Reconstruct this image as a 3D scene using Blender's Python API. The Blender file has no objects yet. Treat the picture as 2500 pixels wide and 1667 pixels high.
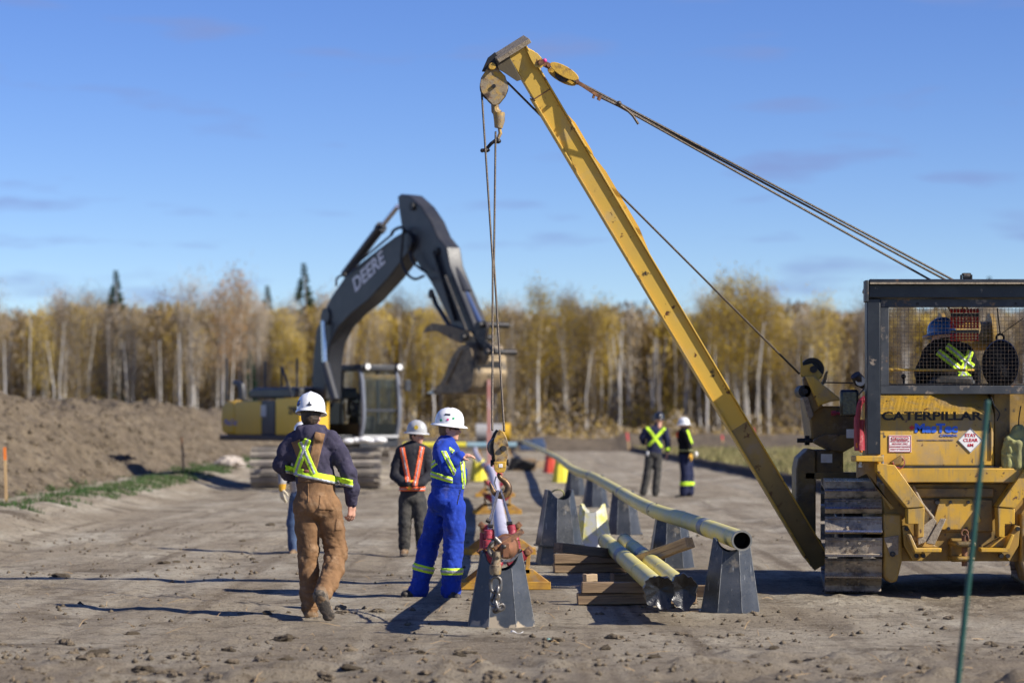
import bpy, math, random
import numpy as np
from mathutils import Vector, Matrix, noise as mnoise

# ------------------------------------------------------------------ camera, sky, sun, exposure
SC = bpy.context.scene
F = 5900.0            # focal length in photograph pixels (2500 wide)
CAMZ, HX, HY = 1.6, 1250.0, 1040.0
cam = bpy.data.cameras.new('camera'); camo = bpy.data.objects.new('camera', cam)
SC.collection.objects.link(camo); SC.camera = camo
cam.sensor_width = 36.0; cam.lens = F * 36.0 / 2500.0
cam.shift_y = (HY - 833.5) / 2500.0
cam.clip_start = 0.1; cam.clip_end = 6000
camo.location = (0, 0, CAMZ); camo.rotation_euler = (math.radians(90), 0, 0)
cam.dof.use_dof = True; cam.dof.focus_distance = 21.5; cam.dof.aperture_fstop = 1.7

LDIR = Vector((-1.25, 0.62, -1.0)).normalized()      # direction in which the sunlight travels
SUN_EL = math.asin(-LDIR.z); SUN_AZ = math.atan2(-LDIR.x, -LDIR.y)   # azimuth from +Y towards +X
W = bpy.data.worlds.new('World'); SC.world = W; W.use_nodes = True
nt = W.node_tree; nt.nodes.clear()
out = nt.nodes.new('ShaderNodeOutputWorld'); bg = nt.nodes.new('ShaderNodeBackground')
sky = nt.nodes.new('ShaderNodeTexSky'); sky.sky_type = 'NISHITA'; sky.sun_disc = False
sky.sun_elevation = SUN_EL; sky.sun_rotation = SUN_AZ
sky.air_density = 0.9; sky.dust_density = 0.05; sky.ozone_density = 5.0; sky.altitude = 600
tc = nt.nodes.new('ShaderNodeTexCoord'); mp = nt.nodes.new('ShaderNodeMapping')
mp.inputs['Scale'].default_value = (1, 1, 5.5); mp.inputs['Location'].default_value = (3.37, 1.1, 0.2)
nz = nt.nodes.new('ShaderNodeTexNoise'); nz.inputs['Scale'].default_value = 11.0; nz.inputs['Detail'].default_value = 5
rp = nt.nodes.new('ShaderNodeValToRGB'); rp.color_ramp.elements[0].position = .565; rp.color_ramp.elements[1].position = .70
rp.color_ramp.elements[1].color = (.62, .62, .62, 1)
hsv = nt.nodes.new('ShaderNodeHueSaturation'); hsv.inputs['Saturation'].default_value = 1.17; hsv.inputs['Hue'].default_value = .520
mx = nt.nodes.new('ShaderNodeMix'); mx.data_type = 'RGBA'
mx.inputs['B'].default_value = (1.75, 2.35, 4.6, 1)
nt.links.new(tc.outputs['Generated'], mp.inputs['Vector']); nt.links.new(mp.outputs['Vector'], nz.inputs['Vector'])
nt.links.new(nz.outputs['Fac'], rp.inputs['Fac']); nt.links.new(rp.outputs['Color'], mx.inputs['Factor'])
nt.links.new(sky.outputs['Color'], hsv.inputs['Color']); nt.links.new(hsv.outputs['Color'], mx.inputs['A'])
nt.links.new(mx.outputs['Result'], bg.inputs['Color']); bg.inputs['Strength'].default_value = 0.092
nt.links.new(bg.outputs['Background'], out.inputs['Surface'])

sl = bpy.data.lights.new('sun', 'SUN'); sl.energy = 5.0; sl.angle = math.radians(0.55); sl.color = (1.0, .935, .825)
so = bpy.data.objects.new('sun', sl); SC.collection.objects.link(so)
so.rotation_euler = (-LDIR).to_track_quat('Z', 'Y').to_euler(); so.location = (20, -10, 25)
vs = SC.view_settings; vs.view_transform = 'Standard'; vs.look = 'None'; vs.exposure = 0.56; vs.gamma = 1.0
vs.use_curve_mapping = False
SC.cycles.max_bounces = 6; SC.cycles.use_denoising = True

# ------------------------------------------------------------------ helpers
def P(px, py, d):                       # point at depth d seen at photograph pixel (px, py)
    return Vector(((px - HX) * d / F, d, CAMZ - (py - HY) * d / F))
def GD(py, z=0.0):                      # depth at which height z is seen at pixel row py
    return (CAMZ - z) * F / (py - HY)
COL = SC.collection
def V(*a): return Vector(a)

class MB:
    """collects shapes into one mesh"""
    def __init__(s): s.v = []; s.f = []; s.m = []
    def add(s, vs, fs, mi=0):
        o = len(s.v); s.v.extend([tuple(x) for x in vs])
        s.f.extend([tuple(i + o for i in f) for f in fs]); s.m.extend([mi] * len(fs)); return s
    def box(s, c, d, R=None, mi=0, taper=1.0):
        c = Vector(c); x, y, z = d[0] / 2, d[1] / 2, d[2] / 2; vs = []
        for k, zz in enumerate((-z, z)):
            t = taper if k else 1.0
            for xx, yy in ((-x, -y), (x, -y), (x, y), (-x, y)):
                q = Vector((xx * t, yy * t, zz)); q = (R @ q) if R else q; vs.append(c + q)
        return s.add(vs, [(3, 2, 1, 0), (4, 5, 6, 7), (0, 1, 5, 4), (1, 2, 6, 5), (2, 3, 7, 6), (3, 0, 4, 7)], mi)
    def box2(s, a, b, mi=0):            # corner to corner
        a = Vector(a); b = Vector(b)
        return s.box((a + b) / 2, [abs(b[i] - a[i]) for i in range(3)], None, mi)
    def bar(s, a, b, w, h, up=(0, 0, 1), mi=0):
        a = Vector(a); b = Vector(b); t = (b - a).normalized(); u = Vector(up)
        x = t.cross(u)
        if x.length < 1e-4: x = t.cross(Vector((0, 1, 0)))
        x.normalize(); y = x.cross(t).normalized()
        R = Matrix((x, y, t)).transposed()
        return s.box((a + b) / 2, (w, h, (b - a).length), R, mi)
    def tube(s, pts, r, n=10, cap=True, mi=0):
        pts = [Vector(p) for p in pts]; N = len(pts)
        rs = r if isinstance(r, (list, tuple)) else [r] * N
        T = [(pts[min(i + 1, N - 1)] - pts[max(i - 1, 0)]).normalized() for i in range(N)]
        u = T[0].orthogonal().normalized(); vs = []
        for i in range(N):
            u = (u - T[i] * u.dot(T[i]));
            u = u.normalized() if u.length > 1e-6 else T[i].orthogonal().normalized()
            w = T[i].cross(u)
            for k in range(n):
                a = 2 * math.pi * k / n
                vs.append(pts[i] + (u * math.cos(a) + w * math.sin(a)) * rs[i])
        fs = [(i * n + k, i * n + (k + 1) % n, (i + 1) * n + (k + 1) % n, (i + 1) * n + k) for i in range(N - 1) for k in range(n)]
        if cap: fs += [tuple(reversed(range(n))), tuple(range((N - 1) * n, N * n))]
        return s.add(vs, fs, mi)
    def cyl(s, a, b, r, n=16, mi=0, r2=None): return s.tube([a, b], [r, r if r2 is None else r2], n, True, mi)
    def ring(s, a, b, ro, ri, n=24, mi=0):      # hollow cylinder
        a = Vector(a); b = Vector(b); t = (b - a).normalized(); u = t.orthogonal().normalized(); w = t.cross(u); vs = []
        for c, r in ((a, ro), (b, ro), (b, ri), (a, ri)):
            for k in range(n):
                q = 2 * math.pi * k / n; vs.append(c + (u * math.cos(q) + w * math.sin(q)) * r)
        fs = []
        for j in range(4):
            for k in range(n):
                fs.append((j * n + k, j * n + (k + 1) % n, ((j + 1) % 4) * n + (k + 1) % n, ((j + 1) % 4) * n + k))
        return s.add(vs, fs, mi)
    def prism(s, poly, o, u, v, t0, t1, mi=0):   # polygon in plane (o,u,v), extruded along u x v from t0 to t1
        o = Vector(o); u = Vector(u); v = Vector(v); w = u.cross(v).normalized(); n = len(poly)
        ar = sum(poly[i][0] * poly[(i + 1) % n][1] - poly[(i + 1) % n][0] * poly[i][1] for i in range(n))
        if ar < 0: poly = poly[::-1]
        vs = [o + u * a + v * b + w * t0 for a, b in poly] + [o + u * a + v * b + w * t1 for a, b in poly]
        fs = [tuple(reversed(range(n))), tuple(range(n, 2 * n))]
        fs += [(i, (i + 1) % n, n + (i + 1) % n, n + i) for i in range(n)]
        return s.add(vs, fs, mi)
    def lathe(s, prof, o, n=24, sx=1, sy=1, R=None, mi=0):    # profile (r,z) about z through o
        o = Vector(o); vs = []; m = len(prof)
        for r, z in prof:
            for k in range(n):
                a = 2 * math.pi * k / n; q = Vector((r * sx * math.cos(a), r * sy * math.sin(a), z))
                vs.append(o + ((R @ q) if R else q))
        fs = [(i * n + k, i * n + (k + 1) % n, (i + 1) * n + (k + 1) % n, (i + 1) * n + k) for i in range(m - 1) for k in range(n)]
        fs += [tuple(reversed(range(n))), tuple(range((m - 1) * n, m * n))]
        return s.add(vs, fs, mi)
    def ball(s, c, r, nu=16, nv=10, R=None, mi=0):
        r = (r, r, r) if not isinstance(r, (tuple, list)) else r; c = Vector(c); vs = []
        for j in range(nv + 1):
            th = math.pi * j / nv
            for k in range(nu):
                a = 2 * math.pi * k / nu
                q = Vector((r[0] * math.sin(th) * math.cos(a), r[1] * math.sin(th) * math.sin(a), -r[2] * math.cos(th)))
                vs.append(c + ((R @ q) if R else q))
        fs = [(j * nu + k, j * nu + (k + 1) % nu, (j + 1) * nu + (k + 1) % nu, (j + 1) * nu + k) for j in range(nv) for k in range(nu)]
        return s.add(vs, fs, mi)
    def torus(s, c, ax, R, r, n=28, m=10, a0=0, a1=2 * math.pi, u=None, mi=0):
        c = Vector(c); ax = Vector(ax).normalized(); u = Vector(u).normalized() if u else ax.orthogonal().normalized(); w = ax.cross(u)
        k = n if a1 - a0 >= 2 * math.pi - 1e-6 else n + 1
        pts = [c + (u * math.cos(a0 + (a1 - a0) * i / n) + w * math.sin(a0 + (a1 - a0) * i / n)) * R for i in range(n + 1)]
        return s.tube(pts, r, m, True, mi)
    def build(s, name, mat, parent=None, smooth=35, bevel=0.0, kind=None, loc=None):
        me = bpy.data.meshes.new(name); me.from_pydata(s.v, [], s.f)
        ms = mat if isinstance(mat, (list, tuple)) else [mat]
        for x in ms: me.materials.append(x)
        if len(ms) > 1: me.polygons.foreach_set('material_index', s.m)
        if smooth is not None:
            me.shade_smooth()
            if smooth < 180: me.set_sharp_from_angle(angle=math.radians(smooth))
        me.update()
        return link(name, me, parent, bevel, kind, loc)
def link(name, me, parent=None, bevel=0.0, kind=None, loc=None):
    o = bpy.data.objects.new(name, me); COL.objects.link(o)
    if parent is not None: o.parent = parent
    if loc is not None: o.location = loc
    if bevel:
        b = o.modifiers.new('bevel', 'BEVEL'); b.width = bevel; b.segments = 2; b.limit_method = 'ANGLE'; b.angle_limit = math.radians(40)
    if kind: o['kind'] = kind
    return o
def thing(name, label, cat, loc=(0, 0, 0), rz=0.0, group=None):
    o = bpy.data.objects.new(name, None); COL.objects.link(o); o.empty_display_size = .1
    o.location = loc; o.rotation_euler = (0, 0, rz); o['label'] = label; o['category'] = cat
    if group: o['group'] = group
    return o
def tag(o, label, cat, group=None):
    o['label'] = label; o['category'] = cat
    if group: o['group'] = group
    return o
def dup(root, loc, rz=0.0, label=None, sc=None):
    r = root.copy(); COL.objects.link(r); r.location = loc; r.rotation_euler = (0, 0, rz)
    if sc is not None: r.scale = sc
    if label: r['label'] = label
    for ch in list(root.children):
        c = ch.copy(); COL.objects.link(c); c.parent = r
        for g in list(ch.children):
            d = g.copy(); COL.objects.link(d); d.parent = c
    return r
def spline(pts, n=8):
    pts = [Vector(p) for p in pts]; out = []
    for i in range(len(pts) - 1):
        a, b = pts[i], pts[i + 1]; p0 = pts[i - 1] if i else a * 2 - b; p3 = pts[i + 2] if i + 2 < len(pts) else b * 2 - a
        for k in range(n):
            t = k / n
            out.append(.5 * ((2 * a) + (b - p0) * t + (2 * p0 - 5 * a + 4 * b - p3) * t * t + (3 * a - p0 - 3 * b + p3) * t ** 3))
    return out + [pts[-1]]
def text_mesh(s, size, wx=1.0, bold=0.0, align='CENTER', depth=.0015):
    cu = bpy.data.curves.new('t', 'FONT'); cu.body = s; cu.size = size; cu.align_x = align; cu.align_y = 'CENTER'
    cu.offset = bold; cu.extrude = depth; cu.resolution_u = 3
    o = bpy.data.objects.new('t', cu); COL.objects.link(o)
    dg = bpy.context.evaluated_depsgraph_get(); dg.update()
    me = bpy.data.meshes.new_from_object(o.evaluated_get(dg)); bpy.data.objects.remove(o); bpy.data.curves.remove(cu)
    for v in me.vertices: v.co.x *= wx
    return me
def lettering(s, size, mat, parent, loc, R, wx=1.0, bold=0.0, align='CENTER', name='lettering'):
    me = text_mesh(s, size, wx, bold, align); me.materials.clear(); me.materials.append(mat)
    o = link(name, me, parent); o.matrix_local = Matrix.Translation(Vector(loc)) @ R.to_4x4(); return o
FACE_CAM = Matrix(((1, 0, 0), (0, 0, -1), (0, 1, 0)))    # text lying in xz plane, facing -y
rnd = random.Random(7)

# ------------------------------------------------------------------ materials
def newmat(name):
    m = bpy.data.materials.new(name); m.use_nodes = True; t = m.node_tree; b = t.nodes['Principled BSDF']; return m, t, b
def N(t, ty, **kw):
    n = t.nodes.new(ty)
    for k, v in kw.items(): n.inputs[k].default_value = v
    return n
def col4(c): return (c[0], c[1], c[2], 1)
def pm(name, c, rough=.6, metal=0.0, layers=(), bump=0.0, bscale=60, bstretch=(1, 1, 1), rvar=.12, spec=None, coat=0, trans=0, sheen=0):
    """layers: (colour, noise scale, lo, hi, stretch, detail) mixed over the base one after another"""
    m, t, b = newmat(name); L = t.links
    tc = t.nodes.new('ShaderNodeTexCoord'); cur = None; masks = []
    for ly in layers:
        cc, sc, lo, hi = ly[:4]; st = ly[4] if len(ly) > 4 else (1, 1, 1); de = ly[5] if len(ly) > 5 else 7
        mp = N(t, 'ShaderNodeMapping', Scale=st); mp.inputs['Location'].default_value = (len(masks) * 3.1, len(name) * .7, sc * .13)
        nz = N(t, 'ShaderNodeTexNoise', Scale=sc, Detail=de, Roughness=.62)
        L.new(tc.outputs['Object'], mp.inputs[0]); L.new(mp.outputs[0], nz.inputs['Vector'])
        mr = N(t, 'ShaderNodeMapRange'); mr.inputs[1].default_value = lo; mr.inputs[2].default_value = hi
        L.new(nz.outputs['Fac'], mr.inputs[0]); masks.append(mr)
        mx = t.nodes.new('ShaderNodeMix'); mx.data_type = 'RGBA'
        if cur is None: mx.inputs['A'].default_value = col4(c)
        else: L.new(cur, mx.inputs['A'])
        mx.inputs['B'].default_value = col4(cc); L.new(mr.outputs[0], mx.inputs['Factor']); cur = mx.outputs['Result']
    if cur is None: b.inputs['Base Color'].default_value = col4(c)
    else: L.new(cur, b.inputs['Base Color'])
    b.inputs['Metallic'].default_value = metal; b.inputs['Roughness'].default_value = rough
    if spec is not None: b.inputs['Specular IOR Level'].default_value = spec
    if coat: b.inputs['Coat Weight'].default_value = coat; b.inputs['Coat Roughness'].default_value = .15
    if sheen: b.inputs['Sheen Weight'].default_value = sheen
    if bump or rvar:
        mp = N(t, 'ShaderNodeMapping', Scale=bstretch)
        nz = N(t, 'ShaderNodeTexNoise', Scale=bscale, Detail=5, Roughness=.6)
        L.new(tc.outputs['Object'], mp.inputs[0]); L.new(mp.outputs[0], nz.inputs['Vector'])
        if bump:
            bp = N(t, 'ShaderNodeBump', Strength=1.0, Distance=bump); L.new(nz.outputs['Fac'], bp.inputs['Height']); L.new(bp.outputs[0], b.inputs['Normal'])
        if rvar:
            mr = N(t, 'ShaderNodeMapRange'); mr.inputs[1].default_value = .3; mr.inputs[2].default_value = .7
            mr.inputs[3].default_value = max(0, rough - rvar); mr.inputs[4].default_value = min(1, rough + rvar)
            L.new(nz.outputs['Fac'], mr.inputs[0]); L.new(mr.outputs[0], b.inputs['Roughness'])
    if trans:
        tr = N(t, 'ShaderNodeBsdfTranslucent'); ms = N(t, 'ShaderNodeMixShader', Fac=trans)
        if cur is None: tr.inputs['Color'].default_value = col4(c)
        else: L.new(cur, tr.inputs['Color'])
        L.new(b.outputs[0], ms.inputs[1]); L.new(tr.outputs[0], ms.inputs[2]); L.new(ms.outputs[0], t.nodes['Material Output'].inputs['Surface'])
    return m
DIRT = (.27, .215, .16); DDIRT = (.12, .092, .068)
RUST = (.10, .042, .02)
M = {}
M['yellow'] = pm('yellow_paint', (.60, .375, .045), .5, 0, [((.42, .26, .045), 1.6, .42, .68), (DIRT, 2.6, .50, .74), (RUST, 9, .62, .66), ((.05, .04, .03), 5, .64, .69)], .0012, 90)
M['yellow_rear'] = pm('dusty_yellow_paint', (.57, .325, .028), .5, 0, [((.38, .235, .045), 1.8, .40, .64), (DIRT, 3.4, .50, .76), (RUST, 10, .63, .67), ((.035, .03, .025), 6, .645, .69), ((.30, .21, .09), 16, .52, .68, (1, 1, .15))], .0012, 90)
M['yellow_grimy_shaded'] = pm('grimy_yellow_paint', (.24, .15, .04), .55, 0, [((.09, .065, .04), 2.6, .42, .66), (DIRT, 5, .56, .76), ((.03, .026, .02), 9, .60, .70)], .0018, 70)  # dirt and canopy shade on the winch tower both mixed into this darker yellow
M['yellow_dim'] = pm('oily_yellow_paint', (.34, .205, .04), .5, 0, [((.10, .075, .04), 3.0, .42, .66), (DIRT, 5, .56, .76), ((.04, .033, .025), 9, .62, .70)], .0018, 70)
M['boom_yellow'] = pm('boom_yellow_paint', (.62, .395, .062), .5, 0, [((.52, .34, .08), .9, .42, .7), ((.42, .33, .19), 2.6, .56, .78), (RUST, 6.5, .625, .66), ((.035, .025, .02), 3.0, .655, .69)], .001, 80)
M['boom_grimy'] = pm('grimy_boom_paint', (.30, .21, .075), .55, 0, [((.17, .125, .06), 1.3, .40, .66), (DIRT, 4, .56, .76), (RUST, 7, .62, .67)], .001, 80)
M['boom_dark'] = pm('dark_boom_steel', (.085, .066, .035), .55, .1, [((.16, .115, .04), 2.2, .45, .7), (DIRT, 7, .62, .75)], .001, 80)
M['black_paint'] = pm('black_frame_paint', (.013, .016, .021), .38, 0, [((.03, .034, .04), 3, .45, .7), (DIRT, 11, .64, .72), ((.16, .085, .035), 6, .69, .73)], .0008, 120)
M['frame_dirty'] = pm('scuffed_frame_paint', (.028, .032, .038), .5, 0, [((.05, .054, .06), 4, .45, .65), (DIRT, 9, .57, .69), ((.20, .11, .045), 6, .63, .70)], .001, 120)
M['mesh_wire'] = pm('guard_wire_steel', (.035, .030, .026), .55, .4, [((.13, .085, .05), 40, .52, .62)], 0)
M['steel_dark'] = pm('dark_steel', (.03, .029, .03), .5, .5, [(DIRT, 7, .58, .78), (RUST, 14, .60, .70)], .001, 90)
M['chain_steel'] = pm('dull_chain_steel', (.20, .19, .18), .42, .75, [((.09, .075, .06), 20, .48, .62), ((.30, .25, .18), 9, .58, .72)], .001, 120)
M['steel_bright'] = pm('worn_bright_steel', (.42, .41, .42), .32, .9, [((.12, .10, .08), 22, .55, .7)], .0008, 120)
M['track_steel'] = pm('track_shoe_steel', (.07, .068, .07), .5, .15, [((.42, .35, .26), 5, .38, .56), ((.16, .12, .085), 16, .50, .66)], .004, 55)
M['grouser_edge'] = pm('polished_grouser_steel', (.26, .26, .30), .3, .85, [((.30, .24, .17), 16, .55, .7)], .001, 90)
M['rust'] = pm('rusty_iron', (.17, .075, .035), .75, .1, [((.30, .14, .06), 12, .45, .65), ((.07, .04, .03), 22, .5, .65)], .002, 90)
M['orange_rust'] = pm('orange_pulling_head', (.24, .10, .045), .7, .1, [((.17, .08, .04), 14, .45, .65), ((.42, .26, .14), 9, .6, .75)], .002, 70)
M['block_metal'] = pm('weathered_block_plate', (.30, .235, .15), .65, .25, [((.50, .30, .05), 7, .50, .62), ((.07, .045, .03), 11, .54, .66), ((.20, .10, .045), 25, .56, .7)], .0025, 80)
M['block_yellow'] = pm('worn_yellow_block', (.55, .33, .04), .55, 0, [((.16, .09, .04), 13, .50, .66), ((.04, .03, .025), 8, .62, .7)], .002, 80)
M['hook'] = pm('hook_steel', (.12, .075, .045), .45, .65, [((.33, .21, .09), 18, .47, .62), ((.03, .022, .018), 9, .55, .7)], .0018, 80)
M['sling'] = pm('galvanised_wire_rope', (.38, .38, .42), .35, .8, [((.12, .11, .11), 60, .5, .62)], .001, 300)
M['cable'] = pm('greasy_wire_rope', (.055, .045, .036), .5, .45, [((.18, .13, .08), 120, .52, .6)], .002, 200)
M['red'] = pm('scuffed_red_paint', (.30, .028, .045), .5, 0, [((.42, .15, .15), 22, .58, .70), ((.10, .03, .03), 9, .58, .7)], .0012, 90)
M['red_plastic'] = pm('red_plastic', (.42, .016, .022), .45, 0, [((.30, .03, .03), 10, .5, .7)], .001, 60)
M['red_sling'] = pm('red_webbing', (.40, .17, .14), .8, 0, [((.50, .36, .33), 2, .45, .7)], .001, 60)
M['cone'] = pm('black_pipe_cone_plastic', (.030, .034, .041), .36, 0, [((.058, .063, .073), 4, .40, .66), ((.22, .19, .15), 6, .58, .76), ((.20, .205, .21), 26, .62, .70, (1, 1, .2)), ((.26, .22, .17), 3, .66, .72)], .0012, 60)
M['cone_dirty'] = pm('muddy_cone_plastic', (.036, .042, .050), .4, 0, [((.06, .066, .078), 5, .42, .68), ((.24, .205, .155), 9, .62, .76)], .0015, 60)
M['cone_scuff'] = pm('scuffed_cone_edge', (.16, .165, .17), .5, 0, [((.05, .055, .06), 14, .50, .62)], .001, 60)
M['mud'] = pm('caked_mud', (.30, .245, .175), .95, 0, [((.18, .14, .10), 30, .45, .65)], .006, 90)
M['cone_yellow'] = pm('yellow_cone_plastic', (.78, .68, .05), .45, 0, [((.55, .50, .10), 6, .5, .75)], .001, 60)
M['cone_faded'] = pm('faded_yellow_cone', (.64, .58, .10), .5, 0, [((.56, .56, .52), 4.5, .40, .56), ((.15, .15, .13), 9, .62, .75)], .001, 60)
M['cone_red'] = pm('red_cone_plastic', (.62, .07, .035), .45, 0, [((.4, .06, .04), 6, .5, .75)], .001, 60)
M['pipe'] = pm('yellow_jacket_pipe', (.62, .53, .13), .5, 0, [((.56, .51, .25), 2.2, .42, .64), ((.42, .40, .31), 4.5, .58, .78), ((.26, .235, .19), 9, .64, .74)], .0006, 40, rvar=.06)
M['pipe_band'] = pm('grey_field_coating', (.16, .16, .15), .45, 0, [((.24, .23, .2), 8, .5, .7)], .0008, 60)
M['pipe_pale'] = pm('pale_coated_pipe', (.50, .48, .56), .5, 0, [((.40, .37, .40), 3, .45, .7), (DIRT, 4, .62, .8)], .001, 40)
M['pipe_inside'] = pm('bare_pipe_inside', (.02, .02, .02), .7, .2)
M['bag'] = pm('black_plastic_bag', (.008, .008, .009), .30, 0, (), .006, 22, (1, 1, 1), .06)
M['wood'] = pm('weathered_timber', (.30, .205, .115), .85, 0, [((.17, .11, .065), 6, .42, .66, (.25, 4, 4)), ((.10, .07, .045), 22, .56, .70, (.12, 3, 3))], .004, 40, (.15, 2, 2))
M['wood_pale'] = pm('pale_timber', (.46, .335, .20), .85, 0, [((.28, .19, .11), 6, .45, .68, (.25, 4, 4)), ((.16, .11, .07), 22, .58, .70, (.12, 3, 3))], .004, 40, (.15, 2, 2))
M['stake_wood'] = pm('stake_wood', (.52, .35, .17), .8, 0, [((.36, .23, .11), 8, .45, .7, (4, 4, .3))], .001, 60)
M['orange_spray'] = pm('orange_marking_paint', (.78, .20, .03), .7)
M['pink_spray'] = pm('pink_marking_paint', (.75, .10, .10), .7)
M['cradle'] = pm('orange_yellow_cradle_paint', (.50, .27, .03), .6, 0, [((.27, .14, .04), 5, .42, .66), (DIRT, 7, .52, .70)], .001, 70)
M['exc_black'] = pm('excavator_charcoal_paint', (.022, .024, .030), .42, 0, [((.05, .048, .048), 1.3, .45, .75)], .0015, 30)
M['exc_grey'] = pm('excavator_grey_pillar', (.16, .17, .20), .4)
M['exc_yellow'] = pm('excavator_yellow_paint', (.70, .41, .02), .42, 0, [((.52, .32, .05), .9, .45, .75)], .001, 30)
M['exc_yellow_lit'] = pm('excavator_panel_yellow', (.82, .50, .02), .4, 0, [((.60, .34, .03), 1.2, .5, .8)], .001, 30)  # brighter copy of the excavator yellow, sunlight on one panel put into colour
M['bucket'] = pm('earth_worn_bucket', (.16, .12, .075), .6, .35, [((.30, .225, .13), 2.2, .45, .65), ((.055, .047, .04), 4, .52, .68)], .006, 18)
M['chrome'] = pm('chrome_rod', (.55, .56, .60), .2, .95)
M['blue_hose'] = pm('blue_cylinder_rod', (.08, .12, .24), .35, .4)
M['rubber'] = pm('black_rubber', (.014, .014, .015), .6, 0, [((.06, .05, .045), 12, .58, .75)], .001, 60)
M['lettering_white'] = pm('pale_lettering', (.72, .72, .74), .5)
M['lettering_black'] = pm('black_lettering', (.014, .012, .010), .6)
M['lettering_blue'] = pm('blue_lettering', (.03, .13, .62), .5)
M['lettering_grey'] = pm('grey_lettering', (.20, .20, .30), .5)
M['sign_red'] = pm('sign_red', (.50, .02, .03), .5)
M['sign_white'] = pm('sign_white', (.80, .79, .77), .5, 0, [((.65, .60, .52), 7, .56, .76)])
M['white'] = pm('white_shell', (.80, .80, .80), .28, 0, [((.62, .60, .57), 14, .60, .78)], .0004, 60, coat=.3)
M['grey_shell'] = pm('grey_shell', (.42, .42, .42), .35, 0, [((.30, .28, .25), 18, .55, .7)], .0004, 60)
M['blue_shell'] = pm('blue_shell', (.015, .11, .42), .3, 0, (), 0, coat=.3)
M['dark_shell'] = pm('black_shell', (.014, .015, .02), .3, 0, (), 0, coat=.3)
M['mirror_back'] = pm('mirror_housing', (.006, .006, .007), .16, 0, [((.16, .15, .14), 20, .68, .78)], .0008, 40)
M['lens'] = pm('lamp_lens', (.55, .56, .52), .15, 0, (), 0)
M['silver'] = pm('retroreflective_silver', (.38, .40, .43), .35, .25, [((.30, .30, .31), 40, .5, .6)], .0006, 200)
M['lime'] = pm('lime_hi_vis_cloth', (.62, .92, .035), .8, 0, [((.52, .80, .03), 18, .45, .65)], .001, 160)
M['lime_dull'] = pm('dull_lime_cloth', (.36, .35, .13), .85, 0, [((.24, .235, .11), 8, .42, .62)], .008, 14)
M['orange_vis'] = pm('orange_hi_vis_cloth', (.90, .13, .035), .8, 0, [((.80, .17, .06), 18, .45, .65)], .001, 160)
M['blue_cloth'] = pm('royal_blue_coverall_cloth', (.012, .045, .36), .85, 0, [((.009, .033, .26), 9, .40, .62, (1, 1, .5)), ((.026, .075, .48), 22, .56, .74), ((.10, .10, .22), 5, .62, .8)], .006, 26, (1, 1, .55), spec=.25, sheen=.1)
M['brown_cloth'] = pm('brown_duck_canvas', (.235, .132, .065), .9, 0, [((.17, .094, .047), 6, .40, .62, (1, 1, .6)), ((.31, .20, .115), 11, .54, .72), ((.12, .075, .045), 4, .60, .74)], .006, 24, (1, 1, .55), spec=.2)
M['hoodie'] = pm('faded_violet_grey_hoodie', (.062, .055, .088), .95, 0, [((.044, .04, .064), 8, .40, .62), ((.095, .085, .12), 19, .56, .74)], .006, 24, spec=.15)
M['charcoal_cloth'] = pm('charcoal_cloth', (.027, .027, .033), .95, 0, [((.045, .043, .046), 12, .45, .68)], .005, 24, spec=.15)
M['grey_pants'] = pm('worn_black_trousers', (.045, .044, .043), .95, 0, [((.10, .092, .08), 9, .46, .70)], .006, 24, spec=.15)
M['navy_cloth'] = pm('navy_cloth', (.018, .022, .052), .95, 0, [((.032, .036, .07), 12, .45, .68)], .005, 24, spec=.15)
M['jeans'] = pm('blue_denim', (.055, .085, .16), .95, 0, [((.10, .14, .23), 9, .45, .70)], .005, 24, spec=.15)
M['grey_sleeve'] = pm('light_grey_knit', (.36, .34, .33), .95, 0, [((.24, .23, .22), 16, .45, .65)], .005, 30, spec=.1)
M['skin'] = pm('skin', (.58, .32, .225), .5, 0, [((.50, .24, .165), 14, .45, .7)], .0008, 120)
M['hair'] = pm('dark_brown_hair', (.035, .022, .014), .65, 0, [((.07, .045, .025), 60, .5, .6, (1, 1, .2))], .003, 120, (1, 1, .2))
M['hair_sandy'] = pm('sandy_brown_hair', (.13, .075, .035), .65, 0, [((.20, .13, .06), 60, .5, .6, (1, 1, .2))], .003, 120, (1, 1, .2))
M['boot'] = pm('tan_work_boot', (.22, .14, .075), .75, 0, [((.13, .085, .05), 14, .45, .65), (DIRT, 20, .55, .7)], .003, 60)
M['boot_dark'] = pm('dark_work_boot', (.03, .026, .023), .7, 0, [((.14, .11, .08), 14, .5, .7)], .003, 60)
M['sole'] = pm('boot_sole_rubber', (.07, .06, .05), .85, 0, [((.20, .16, .12), 30, .5, .62)], .004, 80)
M['glove_yellow'] = pm('yellow_leather_glove', (.66, .36, .03), .8, 0, [((.50, .25, .04), 14, .5, .7)], .002, 60)
M['glove_pale'] = pm('pale_leather_glove', (.62, .55, .40), .8, 0, [((.45, .38, .26), 14, .5, .7)], .002, 60)
M['black_cloth'] = pm('black_cloth', (.009, .009, .011), .95, 0, [((.02, .02, .025), 14, .5, .7)], .004, 40, spec=.1)
M['leather_patch'] = pm('leather_patch', (.14, .05, .03), .7)
M['gold'] = pm('gold_print', (.55, .38, .04), .5)
M['green_print'] = pm('green_print', (.02, .36, .14), .5)
M['pink_print'] = pm('pink_print', (.62, .04, .22), .5)
M['dark_print'] = pm('dark_print', (.02, .025, .04), .5)
M['green_stake'] = pm('green_stake_paint', (.010, .062, .048), .5, 0, [((.02, .09, .07), 12, .5, .7)], .001, 60)
M['plastic_green'] = pm('torn_green_plastic', (.30, .52, .42), .5)
M['stone'] = pm('pale_stone', (.48, .42, .36), .85, 0, [((.34, .29, .24), 5, .45, .65)], .004, 30)
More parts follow.
